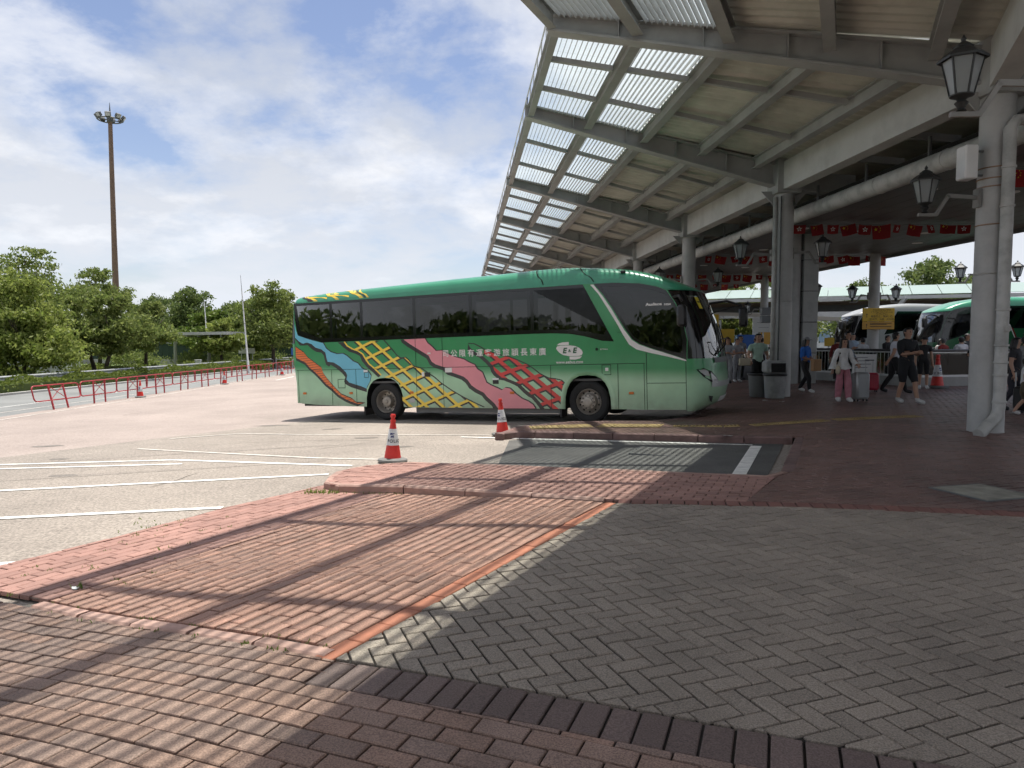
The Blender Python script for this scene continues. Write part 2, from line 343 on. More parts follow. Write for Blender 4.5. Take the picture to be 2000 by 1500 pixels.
# painted lines
def strip(name, pts, w, zf, off, m, step=.6):
    mb = MB(); P = []
    for (a, b) in zip(pts, pts[1:]):
        a = Vector(a); b = Vector(b); n = max(1, int((b - a).length / step))
        P += [a.lerp(b, i / n) for i in range(n)]
    P.append(Vector(pts[-1])); vs = []
    for i, p in enumerate(P):
        d = (P[min(i + 1, len(P) - 1)] - P[max(i - 1, 0)]).normalized(); nn = Vector((-d.y, d.x)) * (w / 2)
        for q in (p + nn, p - nn): vs.append((q.x, q.y, zf(q.x, q.y) + off))
    mb.add(vs, [(2 * i + 1, 2 * i + 3, 2 * i + 2, 2 * i) for i in range(len(P) - 1)])
    return tag(mb.build(name, m), kind='structure')
for pts, w, m in [
    ([(-12.2, 11.2), (-8.3, 11.55), (-5.5, 11.58), (-2.35, 10.42)], .11, 'line_white'),
    ([(-12, 10.75), (-7.97, 11.06), (-5.15, 11.08)], .10, 'line_white'),
    ([(-11, 8.75), (-6.5, 9.03), (-2.5, 9.68)], .11, 'line_white'),
    ([(-9, 7.1), (-5.3, 7.33), (-3.1, 7.58)], .11, 'line_white'),
    ([(-7, 5.42), (-4.0, 5.57), (-3.86, 5.59)], .11, 'line_white'),
    ([(-7.0, 13.3), (-3.1, 11.35), (-2.0, 11.0)], .09, 'line_worn'),
    ([(-7.2, 15.0), (-6.0, 15.75), (-4.6, 15.2), (-.45, 14.1)], .08, 'line_worn'),
    ([(-1.55, 10.45), (0, 9.98), (2.9, 8.62)], .07, 'line_worn'),
    ([(-16.1, 8), (-15.7, 16), (-15.45, 22), (-15.3, 30), (-15.9, 42), (-16.0, 70)], .10, 'line_worn'),
    ([(-16.9, 8), (-16.5, 16), (-16.2, 22), (-16.0, 30), (-16.5, 42), (-16.6, 70)], .10, 'line_worn'),
    ([(-19.6, 8), (-19.4, 24)], .10, 'line_white'), ([(-19.3, 26), (-19.2, 30)], .10, 'line_white'), ([(-19.2, 33), (-19.1, 37)], .10, 'line_white'),
    ([(-19.1, 41), (-19.0, 46)], .10, 'line_white'), ([(-14.0, 42.5), (-14.3, 47)], .12, 'line_white'),
    ([(-17.6, 22), (-17.3, 34)], .09, 'line_worn')]:
    strip('road_marking', pts, w, zr, .004 if pts[0][0] > -16.4 else -.022, m)
sheet('bay_surface', [(-.2, 10.1), (3.05, 8.5), (4.5, 11.75), (.5, 13.3), (-.05, 13.1)], zr, .004, 'bay_asphalt', .5)
for pts, w, m in [([(3.92, 11.42), (2.78, 8.72)], .17, 'line_white'), ([(-1.0, 13.85), (.55, 13.12), (3.9, 11.55)], .09, 'line_white')]:
    strip('bay_marking', pts, w, zr, .009, m)
# ---------------------------------------------------------------- bricks
def clip_convex(subj, clip):
    """Sutherland-Hodgman: subject (any outline) cut by a convex ccw outline"""
    out = subj
    for i in range(len(clip)):
        a = clip[i]; b = clip[(i + 1) % len(clip)]; res = []
        ex, ey = b[0] - a[0], b[1] - a[1]
        f = lambda p: ex * (p[1] - a[1]) - ey * (p[0] - a[0])
        for j in range(len(out)):
            p = out[j]; q = out[(j + 1) % len(out)]; fp, fq = f(p), f(q)
            if fp >= 0: res.append(p)
            if fp * fq < 0:
                t = fp / (fp - fq); res.append((p[0] + t * (q[0] - p[0]), p[1] + t * (q[1] - p[1])))
        out = res
        if len(out) < 3: return []
    return out
def area(p): return .5 * sum(p[i][0] * p[(i + 1) % len(p)][1] - p[(i + 1) % len(p)][0] * p[i][1] for i in range(len(p)))
def ccw(p): return p if area(p) > 0 else p[::-1]
def inside(p, poly):
    c = False; n = len(poly)
    for i in range(n):
        a, b = poly[i], poly[(i + 1) % n]
        if (a[1] > p[1]) != (b[1] > p[1]) and p[0] < (b[0] - a[0]) * (p[1] - a[1]) / (b[1] - a[1]) + a[0]: c = not c
    return c
def brick_mesh(name, l, w, m, ch=.005, th=.03):
    mb = MB(); a, b = l / 2, w / 2; v = []
    for z, e in ((-th, 0), (-ch, 0), (0, ch)): v += [(-a + e, -b + e, z), (a - e, -b + e, z), (a - e, b - e, z), (-a + e, b - e, z)]
    mb.add(v, [(k * 4 + i, k * 4 + (i + 1) % 4, k * 4 + 4 + (i + 1) % 4, k * 4 + 4 + i) for k in range(2) for i in range(4)] + [(8, 9, 10, 11)])
    return mb.mesh(name, m)
def tilt(zf, x, y):
    e = .12; gx = (zf(x + e, y) - zf(x - e, y)) / (2 * e); gy = (zf(x, y + e) - zf(x, y - e)) / (2 * e); return gx, gy
def lay(region, cells, zf, m, parent, L_=.24, W_=.12, joint=.009, limit=300, jit=.0032, nm='brick', near=(0, 0), ymax=99):
    """cells: (cx, cy, angle, len, wid); whole ones share a mesh, cut ones get their own"""
    region = ccw(region); rng = random.Random(len(cells)); items = []
    base = {}
    for (cx, cy, an, l, w) in cells:
        if cy > ymax: continue
        ca, sa = math.cos(an), math.sin(an); l2, w2 = (l - joint) / 2, (w - joint) / 2
        rect = [(cx + x * ca - y * sa, cy + x * sa + y * ca) for x, y in ((-l2, -w2), (l2, -w2), (l2, w2), (-l2, w2))]
        ins = [inside(p, region) for p in rect]
        if not any(ins) and not inside((cx, cy), region): continue
        if all(ins): items.append((cx, cy, an, None, l, w))
        else:
            pc = clip_convex(region, rect)
            if len(pc) < 3 or abs(area(pc)) < .0003: continue
            items.append((cx, cy, an, pc, l, w))
    items.sort(key=lambda t: (t[0] - near[0]) ** 2 + (t[1] - near[1]) ** 2)
    rest = MB()
    for i, (cx, cy, an, pc, l, w) in enumerate(items):
        dz = rng.uniform(-jit, jit); tx = rng.uniform(-.006, .006); ty = rng.uniform(-.006, .006)
        if pc is None and i < limit:
            k = (round(l, 3), round(w, 3))
            if k not in base: base[k] = brick_mesh(nm, l - joint, w - joint, m)
            gx, gy = tilt(zf, cx, cy); nrm = Vector((-gx + tx, -gy + ty, 1)).normalized()
            xa = Vector((math.cos(an), math.sin(an), 0)); xa = (xa - nrm * xa.dot(nrm)).normalized(); ya = nrm.cross(xa)
            o = link(nm, base[k], parent)
            o.matrix_world = Matrix(((xa.x, ya.x, nrm.x, cx), (xa.y, ya.y, nrm.y, cy), (xa.z, ya.z, nrm.z, zf(cx, cy) + dz), (0, 0, 0, 1)))
        else:
            q = pc or [(cx + x * math.cos(an) - y * math.sin(an), cy + x * math.sin(an) + y * math.cos(an)) for x, y in ((-(l - joint) / 2, -(w - joint) / 2), ((l - joint) / 2, -(w - joint) / 2), ((l - joint) / 2, (w - joint) / 2), (-(l - joint) / 2, (w - joint) / 2))]
            q = ccw(q); n = len(q); mx = sum(p[0] for p in q) / n; my = sum(p[1] for p in q) / n
            tgt = rest if i >= limit else MB(); vs = []
            for z, e in ((-.03, 1), (-.004, 1), (0, .965)):
                for p in q:
                    x = mx + (p[0] - mx) * e; y = my + (p[1] - my) * e; vs.append((x, y, zf(x, y) + z + dz + tx * (x - mx) + ty * (y - my)))
            fs = [(k * n + a, k * n + (a + 1) % n, k * n + n + (a + 1) % n, k * n + n + a) for k in range(2) for a in range(n)]
            if n > 4: fs += [tuple(2 * n + a for a in t) for t in tessellate_polygon([[Vector((p[0], p[1], 0)) for p in q]])]
            else: fs += [tuple(range(2 * n, 3 * n))]
            tgt.add(vs, fs)
            if tgt is not rest: tgt.build(nm, m, parent)
    if rest.f: tag(rest.build('small_' + nm + 's', m, parent), kind='stuff')
    return len(items)
def running(region, ang, origin, l=.24, w=.12, off=.5, wob=.0):
    xs = [p[0] for p in region]; ys = [p[1] for p in region]; d = Vector((math.cos(ang), math.sin(ang))); n = Vector((-d.y, d.x)); o = Vector(origin)
    us = [(Vector(p) - o).dot(d) for p in region]; vs = [(Vector(p) - o).dot(n) for p in region]; out = []
    rr = random.Random(3)
    for r in range(math.floor(min(vs) / w) - 1, math.ceil(max(vs) / w) + 1):
        sh = (off * (r % 2) + rr.uniform(-wob, wob)) * l
        for c in range(math.floor(min(us) / l) - 1, math.ceil(max(us) / l) + 2):
            p = o + d * (c * l + sh) + n * (r * w + w / 2); out.append((p.x, p.y, ang, l, w))
    return out
def herring(region, ang, origin, w=.10):
    l = 2 * w; d = Vector((math.cos(ang), math.sin(ang))); n = Vector((-d.y, d.x)); o = Vector(origin); out = []
    us = [(Vector(p) - o).dot(d) / w for p in region]; vs = [(Vector(p) - o).dot(n) / w for p in region]
    u0, u1, v0, v1 = int(min(us)) - 4, int(max(us)) + 4, int(min(vs)) - 4, int(max(vs)) + 4
    for j in range(v0, v1):
        for i in range(u0, u1):
            k = (i + j) % 4
            if k == 0: p = o + d * ((i + 1) * w) + n * ((j + .5) * w); out.append((p.x, p.y, ang, l, w))       # lies along d over cells i,i+1
            elif k == 2: p = o + d * ((i + .5) * w) + n * ((j + 1.0) * w); out.append((p.x, p.y, ang + math.pi / 2, l, w))   # stands along n over cells j,j+1
    return out
A_ = [(-.842, 3.335), (.99, 6.735), (8.2, 5.12), (6.0, .75), (1.55, 2.43)]
pa = sheet('herringbone_paving', A_, zp, -.012, 'mortar', .6)
lay(A_, herring(A_, R(20.5), (.1, 3.0)), zp, 'tan_brick', pa, near=(.8, .6), joint=.011)
# orange edge row beside it
n_ = int((Vector((.99, 6.77)) - RL0).length / .245); pe = sheet('edge_row_paving', [(-.87, 3.30), (-.97, 3.36), (.88, 6.80), (1.0, 6.74)], zp, -.014, 'mortar', .6)
ea = math.atan2(RLD.y, RLD.x); cells = []
for i in range(n_ + 1):
    p = RL0 + RLD * (i * .245 + .10) + RLN * .045; cells.append((p.x, p.y, ea, .245, .115))
lay([(-.99, 3.29), (-.83, 3.29), (1.08, 6.86), (.86, 6.86)], cells, zp, 'orange_brick', pe)
# soldier courses
def soldiers(name, a, b, depth, pitch, m, side, zf, bed):
    a = Vector(a); b = Vector(b); d = (b - a).normalized(); n = Vector((-d.y, d.x)) * side; cells = []
    ps = sheet(name, [tuple(a), tuple(b), tuple(b + n * depth), tuple(a + n * depth)], zf, -.013, bed, .6)
    for i in range(int((b - a).length / pitch)):
        p = a + d * ((i + .5) * pitch) + n * depth / 2; cells.append((p.x, p.y, math.atan2(n.y, n.x), depth, pitch))
    q = [tuple(a - d * .1 - n * .02), tuple(b + d * .1 - n * .02), tuple(b + d * .1 + n * (depth + .02)), tuple(a - d * .1 + n * (depth + .02))]
    lay(q, cells, zf, m, ps, joint=.011)
soldiers('soldier_row_paving', (-.835, 3.315), (5.2, 1.06), .25, .121, 'soldier_brick', -1, zp, 'mortar')
soldiers('red_row_paving', (1.0, 6.735), (8.2, 5.15), .20, .125, 'red_soldier', 1, zp, 'mortar')
# near running bond
KL0, KL1 = Vector((-2.98, 4.36)), Vector((-.93, 3.36))
C_ = [(-4.2, 5.0), (-.95, 3.36), (-.84, 3.31), (-.935, 3.085), (5.0, .87), (4, .2), (-4.2, .2)]
pc_ = sheet('running_bond_paving', C_, zq, -.012, 'mortar', .5)
lay(C_, running(C_, R(-22.6), (-.7, 3.0), l=.212, w=.106, wob=.04), zq, 'near_brick', pc_, near=(-.6, 1.2))
# striped crossing between the kerb stones and the median, then the sunlit pink strip along the road
B_ = [(-2.98, 4.535), (-.97, 3.515), (-.945, 3.40), (.875, 6.79), (.02, 7.34), (-1.2, 7.92), (-1.34, 8.0)]
pb = sheet('crossing_paving', B_, zq, -.012, 'mortar', .5)
lay(B_, running(B_, ea, (RL0 + RLN * .105), l=.205, w=.1025, wob=.25), zq, 'row_brick', pb)
S_ = [(-4.25, 5.0), (-3.9, 4.95), (-2.985, 4.54), (-1.35, 8.0), (-2.28, 8.62), (-3.0, 7.4), (-3.5, 6.2), (-3.95, 5.35)]
ps_ = sheet('roadside_paving', S_, zq, -.010, 'sand_joint', .5)
lay(S_, running(S_, R(64), (-3, 5), l=.205, w=.1025, wob=.1), zq, 'pink_brick', ps_, near=(-3, 4.4))
# kerb stones across the crossing
def kerb_run(name, label, pts, w, h, m, zf, lift=.0, seg=.8, gap=.012, side=1):
    t = thing(name, label, 'kerb', (0, 0, 0)); rr = random.Random(int(abs(pts[0][0] * 100)))
    P = [Vector(p) for p in pts]; L = sum((b - a).length for a, b in zip(P, P[1:])); n = max(1, round(L / seg))
    def at(s):
        for a, b in zip(P, P[1:]):
            l = (b - a).length
            if s <= l + 1e-6: return a.lerp(b, s / l), (b - a).normalized()
            s -= l
        return P[-1], (P[-1] - P[-2]).normalized()
    for i in range(n):
        s0 = L * i / n + gap / 2; s1 = L * (i + 1) / n - gap / 2; k = max(2, int((s1 - s0) / .3) + 1); mb = MB(); vs = []; j = rr.uniform(-.006, .006); jz = rr.uniform(-.004, .004)
        for q in range(k):
            p, d = at(s0 + (s1 - s0) * q / (k - 1)); nn = Vector((-d.y, d.x)) * side
            zt = zf(p.x, p.y) + lift + jz
            for (o_, z) in ((0 + j, zt - h), (0 + j, zt - .018), (.018 + j, zt), (w - .012, zt), (w, zt - .012), (w, zt - h)):
                c = p + nn * o_; vs.append((c.x, c.y, z))
        fs = [(a * 6 + b, a * 6 + b + 1, a * 6 + 6 + b + 1, a * 6 + 6 + b) for a in range(k - 1) for b in range(5)] + [tuple(range(5, -1, -1)), tuple((k - 1) * 6 + b for b in range(6))]
        mb.add(vs, fs); me = mb.mesh('kerb_stone', m); fix_normals(me); link('kerb_stone', me, t)
    return t
kerb_run('kerb_row', 'row of worn pink kerb stones lying flush across the brick crossing', [(-3.05, 4.43), (-.90, 3.345)], .10, .12, 'kerb_pale', zq, .003, .46, .02, 1)
# median tongue between crossing and bay
D_ = [(-2.22, 8.55), (-2.1, 8.2), (-1.9, 8.10), (-1.14, 7.93), (0, 7.38), (.98, 6.93), (2.2, 6.66), (2.95, 7.95), (0, 9.25), (-1.45, 9.78), (-1.95, 9.62), (-2.2, 9.2)]
pd = sheet('median_paving', D_, zp, -.008, 'sand_joint', .5)
lay(D_, running(D_, R(-23), (0, 8), l=.205, w=.1025), zp, 'pink_brick', pd, near=(-1.4, 6))
kerb_run('kerb_row', 'kerb with rounded nose round the brick median beside the near cone', [(.9, 6.93), (0, 7.36), (-1.14, 7.91), (-1.95, 8.08), (-2.17, 8.2), (-2.27, 8.5), (-2.27, 9.2), (-2.0, 9.66), (-1.46, 9.84)], .10, .22, 'kerb_pink', zp, .004, .78, side=-1)
kerb_run('kerb_row', 'low kerb between the median and the near side of the bay', [(-1.44, 9.84), (0, 9.32), (2.98, 8.0), (3.12, 8.28)], .10, .22, 'kerb_pink', zp, .004, .85, side=-1)
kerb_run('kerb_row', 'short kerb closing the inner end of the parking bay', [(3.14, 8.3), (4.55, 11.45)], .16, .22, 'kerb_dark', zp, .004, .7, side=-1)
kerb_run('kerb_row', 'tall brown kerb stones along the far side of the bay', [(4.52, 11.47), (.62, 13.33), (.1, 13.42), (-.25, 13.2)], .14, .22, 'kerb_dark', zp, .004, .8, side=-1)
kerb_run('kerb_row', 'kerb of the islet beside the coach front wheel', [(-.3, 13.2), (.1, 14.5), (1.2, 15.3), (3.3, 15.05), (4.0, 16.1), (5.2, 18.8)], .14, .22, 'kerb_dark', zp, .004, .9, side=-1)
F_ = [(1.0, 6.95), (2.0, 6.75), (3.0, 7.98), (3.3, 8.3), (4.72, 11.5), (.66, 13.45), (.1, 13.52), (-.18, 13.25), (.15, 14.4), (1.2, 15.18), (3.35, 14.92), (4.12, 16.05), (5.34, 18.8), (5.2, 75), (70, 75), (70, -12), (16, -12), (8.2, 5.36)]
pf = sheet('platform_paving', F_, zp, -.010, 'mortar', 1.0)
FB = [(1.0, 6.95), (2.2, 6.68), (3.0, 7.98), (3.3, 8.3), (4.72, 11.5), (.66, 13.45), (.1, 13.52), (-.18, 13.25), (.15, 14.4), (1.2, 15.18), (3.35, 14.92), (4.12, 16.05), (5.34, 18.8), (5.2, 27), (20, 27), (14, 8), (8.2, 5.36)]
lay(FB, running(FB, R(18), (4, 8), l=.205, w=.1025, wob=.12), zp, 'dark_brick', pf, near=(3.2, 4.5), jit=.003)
# tactile tiles on the islet and along the platform
tt = thing('tactile_strip', 'band of yellow tactile tiles crossing the islet onto the platform', 'tactile paving'); mb = MB()
mb.box(-.145, -.145, -.02, .145, .145, .006, bev=.004)
for i in range(4):
    for j in range(4): mb.lathe([(.020, .006), (.012, .011)], 6, Matrix.Translation((-.105 + .07 * i, -.105 + .07 * j, 0)))
tm = mb.mesh('tactile_tile', 'yellow_tile')
pth = [Vector(p) for p in ((.35, 14.15), (1.75, 14.25), (3.1, 13.75), (4.5, 13.35), (6.2, 13.7), (8.2, 14.1))]
for a, b in zip(pth, pth[1:]):
    d = (b - a).normalized(); nn = Vector((-d.y, d.x)); k = int((b - a).length / .31); wide = 2 if a.x < 2.9 else 1
    for i in range(k):
        for j in range(wide):
            p = a + d * (.31 * (i + .5)) + nn * ((j - (wide - 1) / 2) * .31); o = link('tactile_tile', tm, tt, (p.x, p.y, zp(p.x, p.y) + .006)); gx, gy = tilt(zp, p.x, p.y)
            o.rotation_euler = (gy, -gx, math.atan2(d.y, d.x))
# manhole cover, drain lids in the bay, litter
t = thing('manhole_cover', 'square concrete filled manhole cover set in the brown paving', 'manhole', (4.62, 6.95, zp(4.6, 6.95)), R(16)); t.scale = (.72, .72, 1); mb = MB()
mb.box(-.42, -.42, -.03, .42, .42, .012, bev=.005).build('cover', 'manhole', t); mb = MB()
for a, b in (((-.46, -.46), (.46, -.42)), ((-.46, .42), (.46, .46)), ((-.46, -.42), (-.42, .42)), ((.42, -.42), (.46, .42))): mb.box(a[0], a[1], -.03, b[0], b[1], .010)
mb.build('frame', 'steel_dark', t); 
for (x, y, w, l, lab) in ((1.05, 12.1, .35, .6, 'worn drain lid near the mouth of the bay'), (2.5, 10.9, .35, .6, 'worn drain lid in the middle of the bay')):
    t = thing('drain_lid', lab, 'drain lid', (x, y, zr(x, y) + .006), R(-24)); mb = MB(); mb.box(-l, -w, -.02, l, w, .008, bev=.003).build('lid', 'bay_asphalt', t)
    mb = MB()
    for s in (-1, 1): mb.box(-l - .03, s * (w + .012) - .012, -.02, l + .03, s * (w + .012) + .012, .006); mb.box(s * (l + .018) - .012, -w, -.02, s * (l + .018) + .012, w, .006)
    mb.build('frame', 'steel_dark', t)
def litter(x, y, s, lab, m='white_paint', zf=zp):
    rr = random.Random(int(x * 100 + y * 7)); mb = MB(); n = 7; v = [(0, 0, .012)]
    for i in range(n): a = 2 * math.pi * i / n; r = s * rr.uniform(.6, 1.1); v.append((r * math.cos(a), .6 * r * math.sin(a), rr.uniform(.004, .02)))
    v += [(p[0], p[1], max(.001, p[2] - .003)) for p in v]
    mb.add(v, [(0, i + 1, (i + 1) % n + 1) for i in range(n)] + [(n + 1, n + 1 + (i + 1) % n + 1, n + 1 + i + 1) for i in range(n)])
    tag(mb.build('paper_scrap', m, loc=(x, y, zf(x, y))), lab, 'litter')
litter(3.6, 11.9, .10, 'white paper scrap on the platform near the bay kerb'); litter(8.75, 11.7, .12, 'crumpled white scrap beside the drainpipe column')
litter(6.55, 18.5, .10, 'white scrap by the feet of the man in the green shirt'); litter(6.75, 17.9, .09, 'small white scrap in front of the grey bins')
litter(-2.95, 4.75, .035, 'tiny white tag standing in a weed by the crossing', zf=zq)
# hairline cracks, oil drips and rubber on the apron
rc = random.Random(9)
setm('road_scar', (.155, .135, .115), .95, var=.2, vscale=3, speck=.3, spscale=40); setm('oil_stain', (.17, .15, .13), .7, var=.25, vscale=4, speck=.3, spscale=40)
for (x, y, a, L_) in ((-5.5, 13.8, 20, 3.2), (-8.6, 9.8, -8, 2.2), (-3.4, 12.6, 62, 1.6), (-10.5, 17, 40, 4), (-6.6, 8.2, 15, 1.5), (-12, 22, 70, 5), (-4.6, 9.0, 80, 1.1), (-7.5, 20.5, -20, 3)):
    pts = [(x, y)]
    for _ in range(int(L_ / .22)): a += rc.uniform(-28, 28) * .7; pts.append((pts[-1][0] + .22 * math.cos(R(a)), pts[-1][1] + .22 * math.sin(R(a))))
    strip('road_crack', pts, .014, zr, .001, 'road_scar', .3)
for (x, y, r, s) in ((-5.9, 17.6, .5, .3), (-4.1, 16.3, .28, .5), (-6.4, 10.2, .22, .6), (-2.9, 14.2, .3, .5), (-9.3, 14.2, .35, .5), (-4.9, 18.3, .6, .25), (-7.7, 12.1, .18, .7), (-1.9, 12.6, .16, .7), (-11.2, 12.7, .4, .4)):
    pts = [(x + r * rc.uniform(.6, 1.15) * math.cos(k * .4488), y + s * r * rc.uniform(.6, 1.15) * math.sin(k * .4488)) for k in range(14)]; sheet('oil_mark', pts, zr, .0005, 'oil_stain', .5)
for k, (x0, y0, x1, y1) in enumerate(((-14, 9.5, -3.2, 13.2), (-13.5, 7.6, -2.9, 11.1), (-13, 19.5, -4.6, 19.9))): strip('tyre_mark', [(x0, y0), ((x0 + x1) / 2, (y0 + y1) / 2 + .25), (x1, y1)], .2, zr, -.0015, 'tyre_rub', .6)
# weeds in the joints by the kerb nose and crossing
wd = MB(); rr = random.Random(5)
def tuft(x, y, zf, n, h, s):
    for _ in range(n):
        a = rr.uniform(0, 6.28); r = rr.uniform(0, s); px, py = x + r * math.cos(a), y + r * math.sin(a); z = zf(px, py); l = h * rr.uniform(.5, 1.1); b = rr.uniform(0, 6.28); w = .004 + l * .05
        q = Vector((math.cos(b), math.sin(b), 0)); s2 = Vector((-q.y, q.x, 0)) * w; p0 = Vector((px, py, z - .004)); tip = p0 + q * l * .6 + Vector((0, 0, l))
        wd.add([p0 - s2, p0 + s2, tip], [(0, 1, 2)])
for i in range(26):
    t_ = i / 25; tuft(-2.35 + t_ * 1.3, 8.12 - t_ * .22 + rr.uniform(-.03, .03), zq, 16 if i < 8 else 5, .055 if i < 8 else .03, .08)
for i in range(40): tuft(rr.uniform(-3.7, -2.6), rr.uniform(4.6, 7), zq, 5, .025, .05)
for i in range(24): p = KL0.lerp(KL1, rr.random()); tuft(p.x, p.y + rr.choice((-.01, .135)), zq, 5, .02, .03)
tuft(-2.95, 4.78, zq, 14, .06, .04)
tag(wd.build('joint_weeds', 'leaf_fresh'), 'small green weeds growing in the paving joints and kerb foot', 'weeds', kind='stuff')
# ================================================================== STATION CANOPY
C1 = Vector((7.80, 11.75)); AX = Vector((-.066, .998)).normalized()      # far run of columns
E1 = Vector((.8, 13.8)); BX = Vector((-.4226, -.9063))                   # near run heads back past the camera
FN = Vector((-AX.y, AX.x)); NN = Vector((BX.y, -BX.x))                   # both point towards the eaves
if FN.x > 0: FN = -FN
if NN.x > 0: NN = -NN
mit = E1 - C1; QF = mit.dot(FN); QN = mit.dot(NN); SF = mit.dot(AX); SN = mit.dot(BX)
CY = [0, 7.72, 15.9, 23.9, 31.9, 39.9, 47.9, 55.9]                      # column stations along the far run
NS = [11.2, 19.2, 27.2]                                                   # rafters along the near run
ZC, ZE = 5.50, 7.22                                                      # underside of rafters at column and eaves
CAN = thing('station_canopy', 'long grey steel bus station canopy with louvred glass eaves and round columns', 'canopy', (0, 0, 0))
class Run:
    def __init__(s, ax, n, q, sm): s.ax, s.n, s.q, s.sm = ax, n, q, sm
    def pt(s, along, off, z): p = C1 + s.ax * along + s.n * off; return Vector((p.x, p.y, z))
    def zb(s, off): return ZC + (ZE - ZC) * off / s.q
    def start(s, off): return s.sm * off / s.q
FAR = Run(AX, FN, QF, SF); NEAR = Run(BX, NN, QN, SN)
def ibeam(name, a, b, w, d0, d1, m, up=Vector((0, 0, 1)), tw=.03, tf=.035):
    """tapered I section from a to b; a,b are underside points, depths d0,d1"""
    mb = MB(); a = Vector(a); b = Vector(b); d = (b - a).normalized(); x = d.cross(Vector((0, 0, 1))).normalized()
    for (w_, z0, z1) in ((w, lambda t: 0, lambda t: tf), (tw, lambda t: tf, lambda t: (d0 + (d1 - d0) * t) - tf), (w, lambda t: (d0 + (d1 - d0) * t) - tf, lambda t: (d0 + (d1 - d0) * t))):
        vs = []
        for t, p in ((0, a), (1, b)):
            for sx, z in ((-1, z0(t)), (1, z0(t)), (1, z1(t)), (-1, z1(t))): vs.append(p + x * (sx * w_ / 2) + Vector((0, 0, z)))
        mb.add(vs, [(3, 2, 1, 0), (4, 5, 6, 7), (0, 1, 5, 4), (1, 2, 6, 5), (2, 3, 7, 6), (3, 0, 4, 7)])
    return mb.build(name, m, CAN)
def stiff(p, d, h): return MB().bar(p, p + Vector((0, 0, h)), .2, .02, up=Vector((d.x, d.y, 0)))
def rafter(run, along, skew=False):
    q1 = run.q + .12
    a = run.pt(along if not skew else 0, 0, ZC) ; b = (run.pt(along, q1, run.zb(q1)) if not skew else Vector((*(C1 + mit * 1.017), run.zb(q1))))
    r = ibeam('rafter', a, b, .30, .62, .34, 'steel_grey', tw=.035, tf=.045)
    for f in (.235, .43, .62, .82):                                      # web stiffeners under the purlins
        p = a.lerp(b, f); d = (b - a).normalized(); h = .62 - .28 * f - .09; mb = MB(); x = d.cross(Vector((0, 0, 1))).normalized()
        for s in (-1, 1): mb.bar(p + x * (.075 * s) + Vector((0, 0, .045)), p + x * (.075 * s) + Vector((0, 0, .045 + h)), .11, .014, up=d)
        mb.build('stiffener', 'steel_grey', CAN)
PUR = [1.0, .782, .566, .345, .13]                                       # purlin positions as a share of the rafter length
